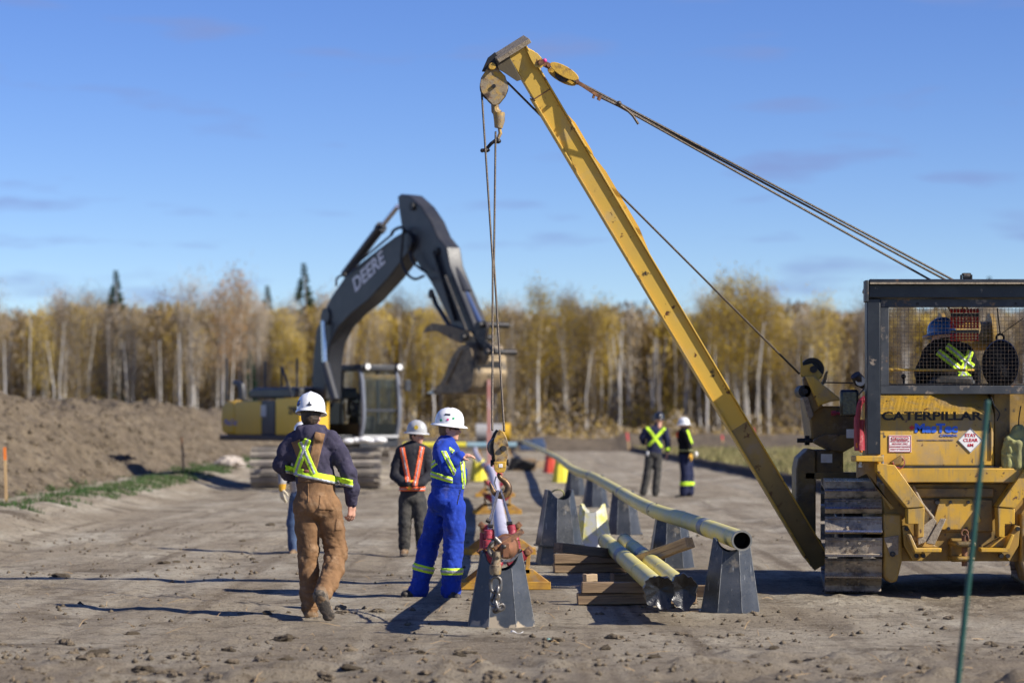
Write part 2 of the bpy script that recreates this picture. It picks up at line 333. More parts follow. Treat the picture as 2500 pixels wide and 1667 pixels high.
M['clod'] = pm('dirt_clod', (.155, .122, .085), .97, 0, [((.18, .145, .10), 8, .45, .68), ((.07, .055, .038), 14, .50, .66)], .02, 30, spec=.1)
M['tank_grey'] = pm('grey_tank', (.32, .31, .30), .6, 0, [((.22, .21, .2), 2, .45, .7)], .001, 20)
M['teal_pipe'] = pm('teal_pipe', (.22, .36, .42), .5, 0, [((.30, .40, .42), 2, .45, .7)], .001, 20)
def glass_mat(name, c, rough=.04, mixf=.82):
    m, t, b = newmat(name); b.inputs['Base Color'].default_value = col4(c); b.inputs['Roughness'].default_value = rough
    tr = N(t, 'ShaderNodeBsdfTransparent', Color=col4((.92, .95, .95))); ms = N(t, 'ShaderNodeMixShader', Fac=mixf)
    t.links.new(b.outputs[0], ms.inputs[1]); t.links.new(tr.outputs[0], ms.inputs[2]); t.links.new(ms.outputs[0], t.nodes['Material Output'].inputs['Surface']); return m
M['glass'] = glass_mat('cab_glass', (.03, .035, .04))
# ------------------------------------------------------------------ terrain
_rs = np.random.RandomState(3); _PT = _rs.rand(256, 256).astype(np.float32)
def vn(x, y, s=1.0, seed=0):
    """2-D value noise 0..1"""
    x = x / s + seed * 17.3 + 1000; y = y / s + seed * 9.7 + 1000
    xi = np.floor(x).astype(int); yi = np.floor(y).astype(int); fx = x - xi; fy = y - yi
    fx = fx * fx * (3 - 2 * fx); fy = fy * fy * (3 - 2 * fy)
    g = lambda a, b: _PT[a % 256, b % 256]
    return (g(xi, yi) * (1 - fx) + g(xi + 1, yi) * fx) * (1 - fy) + (g(xi, yi + 1) * (1 - fx) + g(xi + 1, yi + 1) * fx) * fy
def fbm(x, y, s, n=4, seed=0):
    a = 0; w = .5; t = 0
    for i in range(n): a = a + w * vn(x, y, s / 2 ** i, seed + i); t += w; w *= .5
    return a / t - .5
def smooth01(a, b, x): t = np.clip((x - a) / (b - a), 0, 1); return t * t * (3 - 2 * t)
def verge_x(y): return -8.1 - .033 * (y - 38)
def ground_z(x, y):
    x = np.asarray(x, float); y = np.asarray(y, float)
    z = .05 * fbm(x, y, 5.0, 3, 1) + .030 * fbm(x, y * 1.0, .7, 3, 5) + .030 * fbm(x, y, .22, 3, 9) * (.35 + 1.3 * vn(x, y, 1.7, 11))
    # clods: only the upper part of the noise sticks up
    c = np.maximum(vn(x, y, .13, 21) - .70, 0) * vn(x, y, 1.4, 23) * .16
    z = z + c * (.25 + .9 * smooth01(.45, .75, vn(x, y, 2.6, 25)))
    # churned strip in the foreground
    k = smooth01(17.9, 16.3, y) * .8 + .2 * smooth01(20, 14, y)
    z = z + k * (.10 * fbm(x, y, .55, 4, 31) + .20 * np.maximum(vn(x, y, .22, 33) - .60, 0) * (.3 + vn(x, y, .9, 35)) + .02)
    # wheel ruts along the work strip
    for rx, a in ((-3.4, .03), (-1.75, .025), (3.9, .035), (5.6, .03)):
        w = rx + .25 * np.sin(y * .13 + rx); z = z - a * np.exp(-((x - w) / .22) ** 2) * smooth01(16, 24, y)
    # cleat prints of crawler tracks
    for rx, w0 in ((-4.55, .30), (-2.55, .30), (2.75, .27), (6.15, .27), (-6.1, .28)):
        cx = rx + .35 * np.sin(y * .09 + rx * 2); m = smooth01(w0, w0 - .05, np.abs(x - cx)) * smooth01(.30, .62, vn(x * .5, y, 2.3, 45 + int(rx)))
        z = z + m * (.022 * (np.abs(((y + .12 * np.sin(x * 3)) / .2) % 1 - .5) * 2 - .6)) * smooth01(55, 30, y)
    z = z * (.35 + .65 * smooth01(400, 60, y))
    flat = np.exp(-((x - 1.0) / 3.4) ** 2) * smooth01(15.5, 19, y) * smooth01(90, 40, y); z = z * (1 - .45 * flat)
    # left shelf under the spoil bank, right field step
    v = verge_x(y); z = z + smooth01(v + 1.7, v + .1, x) * smooth01(10, 20, y) * (.30 + .14 * fbm(x, y, .5, 3, 43))
    rj = 7.2 + .35 * fbm(x * 0, y, 3.0, 3, 41)
    z = z + .20 * smooth01(rj, rj + .35, x) + .10 * np.exp(-((x - rj - .35) / .3) ** 2)
    z = z + smooth01(150, 185, y) * .25 * (fbm(x, y, 14, 3, 51) + .35)
    return z
def axis(segs):
    a = [segs[0][0]]
    for s0, s1, st in segs:
        n = max(1, int(round((s1 - s0) / st))); a += list(np.linspace(s0, s1, n + 1)[1:])
    return np.array(a)
XS = axis([(-1800, -200, 160), (-200, -60, 14), (-60, -20, 2), (-20, -10, .4), (-10, -6.2, .12), (-6.2, 6.6, .05), (6.6, 9, .09), (9, 20, .4), (20, 60, 2), (60, 200, 14), (200, 1800, 160)])
YS = axis([(-60, 6, 6), (6, 13.5, .5), (13.5, 18, .035), (18, 26, .05), (26, 40, .09), (40, 70, .25), (70, 200, 1.5), (200, 400, 14), (400, 3000, 200)])
def sheet(xs, ys, zf, name, mat, kind, parent=None):
    X, Y = np.meshgrid(xs, ys); Z = zf(X, Y); n, m = X.shape
    co = np.stack([X, Y, Z], -1).reshape(-1, 3); idx = np.arange(n * m).reshape(n, m)
    q = np.stack([idx[:-1, :-1], idx[:-1, 1:], idx[1:, 1:], idx[1:, :-1]], -1).reshape(-1, 4)
    o = link(name, np_mesh(name, co, q, mat), parent, kind=kind); return o
def np_mesh(name, co, q, mats, mi=None, smooth=True):
    me = bpy.data.meshes.new(name); co = np.asarray(co, np.float32); q = np.asarray(q, np.int32); k = q.shape[1]
    me.vertices.add(len(co)); me.vertices.foreach_set('co', co.ravel())
    me.loops.add(q.size); me.loops.foreach_set('vertex_index', q.ravel())
    me.polygons.add(len(q)); me.polygons.foreach_set('loop_start', np.arange(len(q), dtype=np.int32) * k)
    for m in (mats if isinstance(mats, (list, tuple)) else [mats]): me.materials.append(m)
    if mi is not None: me.polygons.foreach_set('material_index', np.asarray(mi, np.int32))
    if smooth: me.polygons.foreach_set('use_smooth', np.ones(len(q), bool))
    me.update(calc_edges=True); me.validate(); return me

def ground_material():
    m, t, b = newmat('packed_dirt'); L = t.links; tc = t.nodes.new('ShaderNodeTexCoord')
    def nz(scale, st=(1, 1, 1), det=8, r=.6, loc=(0, 0, 0)):
        mp = N(t, 'ShaderNodeMapping', Scale=st); mp.inputs['Location'].default_value = loc
        n = N(t, 'ShaderNodeTexNoise', Scale=scale, Detail=det, Roughness=r)
        L.new(tc.outputs['Object'], mp.inputs[0]); L.new(mp.outputs[0], n.inputs['Vector']); return n.outputs['Fac']
    def mr(v, a, b_, c=0., d=1.):
        n = N(t, 'ShaderNodeMapRange'); n.inputs[1].default_value = a; n.inputs[2].default_value = b_; n.inputs[3].default_value = c; n.inputs[4].default_value = d
        L.new(v, n.inputs[0]); return n.outputs[0]
    def mix(f, a, c):
        n = t.nodes.new('ShaderNodeMix'); n.data_type = 'RGBA'; L.new(f, n.inputs['Factor'])
        if isinstance(a, tuple): n.inputs['A'].default_value = col4(a)
        else: L.new(a, n.inputs['A'])
        n.inputs['B'].default_value = col4(c); return n.outputs['Result']
    c = mix(mr(nz(.32), .40, .62), (.235, .192, .136), (.315, .265, .192))
    c = mix(mr(nz(.7, (1, .35, 1)), .47, .66), c, (.44, .395, .31))      # pale
    c = mix(mr(nz(1.0, (2.6, .10, 1), 5, .55, (7, 0, 0)), .52, .68), c, (.37, .32, .24)); c = mix(mr(nz(1.0, (3.4, .12, 1), 5, .55, (1, 3, 0)), .56, .70), c, (.165, .13, .09))   # wheel tracks dry packed patches
    c = mix(mr(nz(1.1, loc=(4, 2, 0)), .53, .68), c, (.125, .099, .069))       # moist patches
    c = mix(mr(nz(7, det=6, r=.7), .53, .66), c, (.125, .098, .068))
    c = mix(mr(nz(30, det=4, r=.7), .57, .68), c, (.39, .345, .27)); c = mix(mr(nz(45, det=3, loc=(2, 7, 1)), .58, .68), c, (.095, .075, .053))
    # rough field soil and grass beyond the right edge, browner foreground
    sx = N(t, 'ShaderNodeSeparateXYZ'); L.new(tc.outputs['Object'], sx.inputs[0])
    f1 = t.nodes.new('ShaderNodeMath'); f1.operation = 'MULTIPLY'; L.new(mr(sx.outputs['X'], 7.15, 7.3), f1.inputs[0]); f1.inputs[1].default_value = 1
    c = mix(f1.outputs[0], c, (.075, .058, .042))
    c2 = mix(mr(sx.outputs['X'], 7.5, 8.0), c, (.21, .19, .085))
    f2 = t.nodes.new('ShaderNodeMath'); f2.operation = 'MULTIPLY'
    L.new(mr(sx.outputs['X'], 7.7, 8.3), f2.inputs[0]); L.new(mr(nz(.25), .42, .62), f2.inputs[1])
    c2 = mix(f2.outputs[0], c2, (.27, .215, .115))
    c2 = mix(mr(sx.outputs['Y'], 172, 186), c2, (.17, .135, .085))
    c2 = mix(mr(sx.outputs['Y'], 18.0, 15.2, 0, .5), c2, (.16, .125, .088))
    L.new(c2, b.inputs['Base Color']); b.inputs['Roughness'].default_value = .95; b.inputs['Specular IOR Level'].default_value = .2
    bp = N(t, 'ShaderNodeBump', Strength=1.0, Distance=.035); L.new(nz(14, det=8, r=.68), bp.inputs['Height']); bp2 = N(t, 'ShaderNodeBump', Strength=1.0, Distance=.018); L.new(nz(55, det=6, r=.7), bp2.inputs['Height']); L.new(bp.outputs[0], bp2.inputs['Normal']); L.new(bp2.outputs[0], b.inputs['Normal'])
    return m
M['ground'] = ground_material()
sheet(XS, YS, ground_z, 'ground', M['ground'], 'structure')

M['spoil'] = pm('spoil_earth', (.165, .130, .090), .97, 0, [((.105, .082, .057), 1.3, .42, .62, (1, 1, 1)), ((.20, .165, .12), 3.2, .54, .70), ((.055, .043, .031), 7, .54, .66)], .16, 5, rvar=0, spec=.15)
def bank_z(u, y):      # u metres left of the verge line
    hgt = 1.95 + .55 * fbm(u * 0 + 3, y, 9.0, 3, 61) + .7 * np.exp(-((y - 72) / 7) ** 2) * 0
    rise = smooth01(.1, 3.5, u) ** .85; fall = 1 - smooth01(5.0, 9.5, u)
    z = hgt * rise * fall + (.60 * fbm(u, y, 1.9, 5, 65) + .55 * np.maximum(vn(u, y, .55, 69) - .55, 0) + .20 * fbm(u, y, .35, 2, 67)) * smooth01(0, .8, u)
    return z - .12 * smooth01(8.5, 9.5, u)
def spoil():
    us = axis([(-.3, 5, .10), (5, 10, .25)]); ys = axis([(20, 100, .16), (100, 165, .6)])
    U, Y = np.meshgrid(us, ys); X = verge_x(Y) - .55 - U
    end = smooth01(20, 27, Y) * smooth01(165, 150, Y)
    Z = ground_z(X, Y) - .06 + bank_z(U, Y) * end
    n, m = X.shape; idx = np.arange(n * m).reshape(n, m)
    q = np.stack([idx[:-1, :-1], idx[1:, :-1], idx[1:, 1:], idx[:-1, 1:]], -1).reshape(-1, 4)
    rr = np.random.RandomState(31); nn = 5200; iy = rr.randint(0, n - 1, nn); iu = (rr.rand(nn) * m * .75).astype(int); sz = .025 + .11 * rr.rand(nn) ** 3
    pc = np.stack([X[iy, iu], Y[iy, iu], Z[iy, iu]], -1); okm = end[iy, iu] > .5; pc = pc[okm]; sz = sz[okm]; nn = len(pc)
    oc = np.array([(1, 0, 0), (-.9, .1, 0), (0, 1, .1), (.1, -1, 0), (0, .1, .8), (0, 0, -.6)]); tri = np.array([(0, 2, 4), (2, 1, 4), (1, 3, 4), (3, 0, 4), (2, 0, 5), (1, 2, 5), (3, 1, 5), (0, 3, 5)])
    vv = oc[None] * (1 + .6 * (rr.rand(nn, 6, 3) - .5)) * sz[:, None, None] + pc[:, None]; ff = (tri[None] + 6 * np.arange(nn)[:, None, None]).reshape(-1, 3)
    link('spoil_lump', np_mesh('spoil_lump', vv.reshape(-1, 3), ff, M['spoil'], None, False), kind='stuff')
    link('spoil_bank', np_mesh('spoil_bank', np.stack([X, Y, Z], -1).reshape(-1, 3), q, M['spoil']), kind='structure')
spoil()
# low heaps of earth closing the strip in the distance
def far_heap():
    us = axis([(-16, 30, .5)]); ys = axis([(150, 172, .6)])
    U, Y = np.meshgrid(us, ys)
    Z = ground_z(U, Y) - .1 + np.maximum(0, 1 - ((Y - 161) / 9) ** 2) * smooth01(-16, -10, U) * smooth01(30, 22, U) * (.75 + 1.2 * fbm(U, Y, 4, 4, 71))
    n, m = U.shape; idx = np.arange(n * m).reshape(n, m)
    q = np.stack([idx[:-1, :-1], idx[:-1, 1:], idx[1:, 1:], idx[1:, :-1]], -1).reshape(-1, 4)
    link('earth_heap', np_mesh('earth_heap', np.stack([U, Y, Z], -1).reshape(-1, 3), q, M['spoil']), kind='structure')
far_heap()

# ------------------------------------------------------------------ grass (stuff)
M['grass'] = pm('green_grass_blade', (.035, .088, .016), .75, 0, [((.065, .11, .026), .8, .42, .62), ((.16, .145, .07), 2.2, .56, .70)], 0, trans=.25)
M['grass_dry'] = pm('dry_grass_blade', (.29, .24, .10), .8, 0, [((.17, .17, .055), .22, .42, .60), ((.38, .30, .15), .9, .55, .7)], 0, trans=.25)
def blades(name, pts, hs, w, mat, seed):
    r = np.random.RandomState(seed); n = len(pts); a = r.rand(n) * 6.283; lean = (r.rand(n, 2) - .5) * .8
    dx = np.stack([np.cos(a), np.sin(a), 0 * a], -1) * (w * (.6 + .8 * r.rand(n)))[:, None]
    top = pts + np.stack([lean[:, 0] * hs, lean[:, 1] * hs, hs], -1)
    co = np.stack([pts - dx, pts + dx, top], 1).reshape(-1, 3); q = np.arange(3 * n).reshape(n, 3)
    return link(name, np_mesh(name, co, q, mat), kind='stuff')
def verge_grass():
    r = np.random.RandomState(5); n = 52000; y = 22 + 78 * r.rand(n) ** 1.2; u = r.rand(n)
    x = verge_x(y) + .75 - 1.7 * u
    dens = vn(x, y, 2.2, 81) * .55 + vn(x, y, .5, 83) * .45 - .16 * np.abs(u - .4) * 2
    keep = (dens > .445) | ((y > 62) & (y < 92) & (dens > .40)); x, y = x[keep], y[keep]
    u2 = verge_x(y) - .55 - x; z = ground_z(x, y) - .02 + np.where(u2 > -.3, np.maximum(bank_z(u2, y), 0) - .03, 0)
    blades('grass', np.stack([x, y, z], -1), .03 + .11 * r.rand(len(x)) ** 1.5, .012, M['grass'], 6)
verge_grass()
def field_grass():
    r = np.random.RandomState(8); n = 60000; y = 26 + 150 * r.rand(n) ** 1.6; x = 7.6 + (4 + .33 * y) * r.rand(n) ** 1.3
    keep = vn(x, y, 1.6, 91) + .25 * smooth01(7.6, 8.6, x) > .45; x, y = x[keep], y[keep]
    blades('dry_grass', np.stack([x, y, ground_z(x, y) - .02], -1), .10 + .22 * r.rand(len(x)), .03, M['grass_dry'], 9)
field_grass()

# ------------------------------------------------------------------ forest
M['bark'] = pm('pale_aspen_bark', (.56, .53, .49), .8, 0, [((.30, .27, .22), .8, .42, .62, (2, 2, .5)), ((.07, .06, .05), 2.5, .60, .66, (1, 1, 2.5))], 0, rvar=0)
M['bark_grey'] = pm('grey_poplar_bark', (.21, .18, .145), .85, 0, [((.12, .10, .08), 1.5, .45, .65, (2, 2, .5))], 0, rvar=0)
M['twig'] = pm('bare_twig', (.33, .28, .22), .9, 0, [((.24, .20, .155), .5, .4, .65)], 0, rvar=0)
M['leaf_gold'] = pm('golden_leaf', (.58, .42, .045), .65, 0, [((.46, .33, .06), .45, .42, .65)], 0, rvar=0, trans=.35)
M['leaf_ochre'] = pm('ochre_leaf', (.42, .29, .075), .7, 0, [((.31, .22, .08), .5, .42, .68), ((.54, .38, .045), 1.1, .55, .68)], 0, rvar=0, trans=.35)
M['leaf_rust'] = pm('rusty_leaf', (.42, .25, .10), .7, 0, [((.32, .20, .09), .5, .4, .66)], 0, rvar=0, trans=.35)
M['leaf_brown'] = pm('brown_leaf', (.32, .225, .10), .75, 0, [((.24, .17, .085), .4, .42, .65)], 0, rvar=0, trans=.3)
M['needle'] = pm('spruce_needle', (.016, .042, .022), .8, 0, [((.028, .06, .03), .8, .45, .65)], 0, rvar=0)
def crown_mesh(name, seed, H, c0, rad, nleaf, ntwig, leafmat, size=.21):
    """branches, twig slivers and leaf faces filling an uneven crown between c0*H and H"""
    r = random.Random(seed); mb = MB()
    clumps = []
    nb = 16
    for i in range(nb):
        t = c0 + (1 - c0) * (i + .5) / nb; z = H * t
        for k in range(2):
            a = r.random() * 6.283; rr = rad * (.35 + .65 * math.sin(math.pi * min(1, (t - c0) / (1 - c0) * .85 + .12))) * (.5 + .6 * r.random())
            e = V(math.cos(a) * rr, math.sin(a) * rr, z + rr * (.5 + .5 * r.random()))
            mb.tube([V(0, 0, z - .3), (V(0, 0, z) + e) / 2 + V(0, 0, -.1), e], [.045, .03, .012], 4, False, 1)
            clumps.append(e); clumps.append((V(0, 0, z) + e) / 2 + V(r.gauss(0, .3), r.gauss(0, .3), .2))
    clumps.append(V(0, 0, H))
    for i in range(int(ntwig * 1.15)):
        c = r.choice(clumps); p = c + V(r.gauss(0, .60), r.gauss(0, .60), r.gauss(0, .8)); d = V(r.gauss(0, .5), r.gauss(0, .5), .5 + r.random()).normalized() * (.4 + .6 * r.random())
        s = d.orthogonal().normalized() * .018
        mb.add([p - s, p + s, p + d], [(0, 1, 2)], 1)
    for i in range(int(nleaf * 3.2)):
        c = r.choice(clumps[::1 + (seed % 2)]); p = c + V(r.gauss(0, .66), r.gauss(0, .66), r.gauss(0, .85)); s = size * (.5 + .8 * r.random())
        u = V(r.gauss(0, 1), r.gauss(0, 1), r.gauss(0, 1)).normalized(); w = u.orthogonal().normalized()
        mb.add([p - u * s * .5, p + w * s * .36, p + u * s * .5, p - w * s * .36], [(0, 1, 2, 3)], 0)
    me = bpy.data.meshes.new(name); me.from_pydata(mb.v, [], mb.f); me.materials.append(leafmat); me.materials.append(M['twig'])
    me.polygons.foreach_set('material_index', mb.m); me.update(); return me
def trunk_mesh(name, seed, H, r0, mat):
    r = random.Random(seed); pts = []; x = y = 0
    for i in range(8):
        pts.append((x, y, H * .97 * i / 7 - (.3 if i == 0 else 0))); x += r.gauss(0, .10); y += r.gauss(0, .10)
    mb = MB().tube(pts, [r0 * (1.15 - .95 * i / 7) for i in range(8)], 7)
    me = bpy.data.meshes.new(name); me.from_pydata(mb.v, [], mb.f); me.materials.append(mat); me.shade_smooth(); return me
def spruce_mesh(name, seed, H, rad):
    r = random.Random(seed); mb = MB(); n = 46
    for i in range(n):
        t = i / n; z = H * (.06 + .94 * t); L = rad * (1 - t) ** .85 + .12
        for k in range(9):
            a = r.random() * 6.283; l = L * (.6 + .5 * r.random()); d = V(math.cos(a), math.sin(a), -.30 + .2 * r.random()); s = V(-math.sin(a), math.cos(a), 0) * (.13 + .18 * (1 - t))
            p = V(0, 0, z); e = p + d * l; m = p + d * l * .55
            mb.add([p, m + s + V(0, 0, -.08), e, m - s + V(0, 0, -.08)], [(0, 1, 2, 3)])
            mb.add([p, m + V(0, 0, -.30), e, m + V(0, 0, .10)], [(0, 1, 2, 3)])
    me = bpy.data.meshes.new(name); me.from_pydata(mb.v, [], mb.f); me.materials.append(M['needle']); return me
KINDS = []   # (label, name, crown mesh, trunk mesh, trunk height)
def add_kind(key, label, seeds, H, c0, rad, nleaf, ntwig, leaf, bark, r0):
    for s in seeds: KINDS.append((key, label, crown_mesh('crown', s, H, c0, rad, nleaf, ntwig, leaf), trunk_mesh('trunk', s, H, r0, bark)))
add_kind('bare', 'nearly bare aspen with pale trunk and grey twigs at the forest edge', (1, 2, 3, 4), 14.5, .34, 1.35, 110, 1900, M['leaf_brown'], M['bark'], .17)
add_kind('gold', 'golden yellow aspen with full leafy crown at the forest edge', (5, 6, 7), 14.0, .45, 1.6, 850, 800, M['leaf_gold'], M['bark'], .15)
add_kind('ochre', 'ochre leaved aspen with thin grey trunk at the forest edge', (8, 9, 10), 13.5, .20, 1.45, 480, 1250, M['leaf_ochre'], M['bark_grey'], .13)
add_kind('rust', 'rust orange leaved aspen at the forest edge', (11, 12), 14.5, .45, 1.2, 480, 700, M['leaf_rust'], M['bark'], .14)
add_kind('young', 'low young poplar with brown leaves at the foot of the forest', (13, 14), 6.5, .12, 1.3, 420, 600, M['leaf_ochre'], M['bark_grey'], .07)
KEYS = {}
for i, k in enumerate(KINDS): KEYS.setdefault(k[0], []).append(i)
def plant(key, x, y, s, rz, label=None):
    k = KINDS[rnd.choice(KEYS[key])]
    nm = {'young': 'young_poplar'}.get(key, 'aspen_tree')
    px = HX + F * x / y; zone = 'above the spoil bank' if px < 500 else 'behind the excavator' if px < 1150 else 'beyond the far end of the pipeline' if px < 1480 else 'beyond the dry grass field' if px < 1950 else 'behind the pipelayer'
    lb = k[1].replace('at the forest edge', zone).replace('at the foot of the forest', zone)
    o = thing(nm, label or lb, 'tree', (x, y, float(ground_z(x, y)) - .05), rz, 'forest edge trees, ' + key + ', ' + zone)
    o.scale = (s * .96, s * .96, s); link('trunk', k[3], o); link('crown', k[2], o); return o
r1 = random.Random(11)
for i in range(240):      # front rows
    x = -64 + 132 * (i + r1.random()) / 240; y = 226 + 26 * r1.random()
    px = HX + F * x / y
    left = px < 1000
    u = r1.random()
    if left: key = 'ochre' if u < .44 else 'bare' if u < .64 else 'gold' if u < .77 else 'rust' if u < .84 else 'young'
    else: key = 'bare' if u < .46 else 'ochre' if u < .70 else 'gold' if u < .82 else 'young'
    plant(key, x, y, .76 + .20 * r1.random() if key != 'young' else .7 + .7 * r1.random(), r1.random() * 6.28)
def at_row(px, py_top, y, H): # scale so that the top reaches pixel row py_top
    z = CAMZ - (py_top - HY) * y / F; return (px - HX) * y / F, z / H
for px, top, key in ((1775, 668, 'gold'), (1835, 668, 'gold'), (1880, 690, 'gold'), (1730, 712, 'gold'), (1318, 680, 'gold'), (575, 665, 'rust'), (545, 690, 'rust'), (1810, 700, 'gold'), (2010, 712, 'gold'),
                     (470, 683, 'bare'), (430, 700, 'bare'), (720, 800, 'gold'), (705, 790, 'gold'), (95, 745, 'gold'), (175, 720, 'ochre'), (900, 742, 'ochre'), (1060, 735, 'gold'), (1005, 860, 'gold')):
    x, s = at_row(px, top + 42, 224, 14.0); plant(key, x, 224 + rnd.random() * 3, s, rnd.random() * 6)
sp = spruce_mesh('crown', 3, 17.0, 3.6); spt = trunk_mesh('trunk', 5, 16, .2, M['bark_grey'])
for px, top, y, lab in ((742, 634, 240, 'tall dark spruce rising above the autumn trees behind the excavator boom'),
                        (283, 652, 238, 'dark spruce with ragged top rising above the forest left of the excavator'),
                        (653, 690, 250, 'small slim spruce tip beside the taller spruce behind the excavator'),
                        (2416, 668, 252, 'spruce tip showing above the pipelayer canopy'),
                        (610, 850, 226, 'short dark spruce low in the forest behind the excavator body')):
    x, s = at_row(px, top, y, 17.0); o = thing('spruce_tree', lab, 'tree', (x, y, -.05)); o.scale = (s * 1.0, s * 1.0, s)
    link('trunk', spt, o); link('crown', sp, o)
# the mass of the wood behind and the brush at its foot
def forest_mass():
    r = np.random.RandomState(4); allv = []; mi = []
    n = 470000
    x = (r.rand(n) - .5) * 190; y = 236 + 44 * r.rand(n) ** 1.3
    top = 12.7 + 1.5 * fbm(x, y, 5, 3, 101) * 2 + .9 * (vn(x, y * 0, 1.7, 105) - .5) * 2
    z = top * (1 - (1 - r.rand(n)) ** 1.15 * .98)
    s = .14 + .26 * r.rand(n); v = r.randn(n, 3); v /= np.linalg.norm(v, axis=1)[:, None]; w = np.cross(v, r.randn(n, 3)); w /= np.linalg.norm(w, axis=1)[:, None]
    v[:, 2] = np.abs(v[:, 2]) + .7; p = np.stack([x, y, z], -1)
    co = np.stack([p - v * s[:, None], p + w * s[:, None] * .38, p + v * s[:, None], p - w * s[:, None] * .38], 1).reshape(-1, 3)
    hue = vn(x, y, 6, 111) + .35 * (r.rand(n) - .5) + np.where(x < -8, .04, -.08); m = np.where(hue > .72, 1, np.where(hue > .50, 2, 0))
    m = np.where((m == 0) & (r.rand(n) < .5), 3, m)
    me = np_mesh('forest_mass', co, np.arange(4 * n).reshape(n, 4), [M['leaf_brown'], M['leaf_gold'], M['leaf_ochre'], M['twig']], m, False)
    link('autumn_wood', me, kind='stuff')
    n = 90000; x = (r.rand(n) - .5) * 170; y = 228 + 12 * r.rand(n); z = (2.4 + 3.4 * vn(x, y, 3.5, 151)) * r.rand(n) ** 1.2
    s = .12 + .22 * r.rand(n); v = r.randn(n, 3); v[:, 2] = np.abs(v[:, 2]) + .8; v /= np.linalg.norm(v, axis=1)[:, None]; w = np.cross(v, r.randn(n, 3)); w /= np.linalg.norm(w, axis=1)[:, None]
    p = np.stack([x, y, z], -1); co = np.stack([p - v * s[:, None], p + w * s[:, None] * .3, p + v * s[:, None], p - w * s[:, None] * .3], 1).reshape(-1, 3)
    hue = vn(x, y, 3, 153) + .5 * (r.rand(n) - .5); m = np.where(hue > .80, 3, np.where(hue > .56, 2, np.where(r.rand(n) < .5, 0, 1)))
    link('undergrowth', np_mesh('undergrowth', co, np.arange(4 * n).reshape(n, 4), [M['leaf_brown'], M['twig'], M['leaf_ochre'], M['leaf_gold']], m, False), kind='stuff')
    # many thin far trunks
    mb = MB()
    for i in range(460):
        xx = (r.rand() - .5) * 180; yy = 221 + 24 * r.rand(); h = 8 + 4.5 * r.rand(); mb.tube([(xx, yy, -.3), (xx + r.randn() * .25, yy, h * .5), (xx + r.randn() * .4, yy, h)], [.10, .08, .04], 5, False, int(r.rand() < .45))
    mb.build('far_trunk_mass', [M['bark'], M['bark_grey']], kind='stuff')
    n = 45000; x = (r.rand(n) - .5) * 170; y = 206 + 27 * r.rand(n); h = (.7 + 3.4 * vn(x, y, 4, 121) ** 2) * (.4 + .6 * smooth01(205, 222, y))
    z = h * r.rand(n); s = .15 + .2 * r.rand(n); v = r.randn(n, 3); v[:, 2] = np.abs(v[:, 2]) + .6; v /= np.linalg.norm(v, axis=1)[:, None]; w = np.cross(v, r.randn(n, 3)); w /= np.linalg.norm(w, axis=1)[:, None]
    p = np.stack([x, y, z + ground_z(x, y) * .9], -1); co = np.stack([p - v * s[:, None], p + w * s[:, None] * .3, p + v * s[:, None], p - w * s[:, None] * .3], 1).reshape(-1, 3)
    me = np_mesh('brush', co, np.arange(4 * n).reshape(n, 4), [M['leaf_brown'], M['twig'], M['leaf_ochre']], r.randint(0, 3, n), False)
    link('brush', me, kind='stuff')
forest_mass()
# ------------------------------------------------------------------ pipelayer (side-boom crawler), seen from its rear
PD = 22.7
PLX = (1900 + .5484 * 815 - HX) * PD / F
PL = thing('pipelayer', 'yellow crawler pipelayer with tall side boom and black caged canopy', 'pipelayer', (PLX, PD, 0))
def q(zx, zy, dy=0.0):               # point of the machine seen at (zx, zy) of the machine's view, dy metres in front of its rear face
    return P(1900 + .5484 * zx, 640 + .5484 * zy, PD + dy) - Vector((PLX, PD, 0))
U = .5484 * PD / F                   # metres per view unit at the rear face
def xz(pts, dy=0.0): return [(q(a, b, dy).x, q(a, b, dy).z) for a, b in pts]
EX, EZ = V(1, 0, 0), V(0, 0, 1)
def slab(pts, y0, y1, name, mat, parent=PL, bevel=.006, **kw):   # outline extruded from y0 to y1 (u x v = -y)
    return MB().prism(xz(pts, y0), (0, 0, 0), EX, EZ, -y1, -y0).build(name, mat, parent, bevel=bevel, **kw)
def sbox(x0, y0, x1, y1, d0, d1, name, mat, parent=PL, bevel=.008, **kw):
    a = q(x0, y0, d0); b = q(x1, y1, d0); return MB().box2((a.x, d0, a.z), (b.x, d1, b.z)).build(name, mat, parent, bevel=bevel, **kw)
def mx_(pts): return [(1630 - a, b) for a, b in pts]

# --- crawler tracks: shoes one by one round an oval
TR = .475; TL = 2.15; SW = (465 - 212) * U
def shoe_mesh():
    mb = MB(); w = SW / 2; p = .188
    mb.box((0, .012, .006), (SW, p - .030, .022))
    mb.box((0, -p / 2 + .026, .046), (SW - .004, .020, .060), None, 0)
    mb.box((0, -p / 2 + .026, .079), (SW - .010, .018, .007), None, 1)
    mb.box((0, p / 2 - .022, .016), (SW - .02, .016, .026), None, 0)
    for sx in (-.055, .055):
        for sy in (-.02, .045): mb.cyl((sx, sy, .02), (sx, sy, .036), .014, 6, 0)
        mb.box((sx, -p / 2 + .055, .023), (.028, .03, .006), None, 0)
    me = bpy.data.meshes.new('track_shoe'); me.from_pydata(mb.v, [], mb.f)
    for m in (M['track_steel'], M['grouser_edge']): me.materials.append(m)
    me.polygons.foreach_set('material_index', mb.m); return me
SHOE = shoe_mesh()
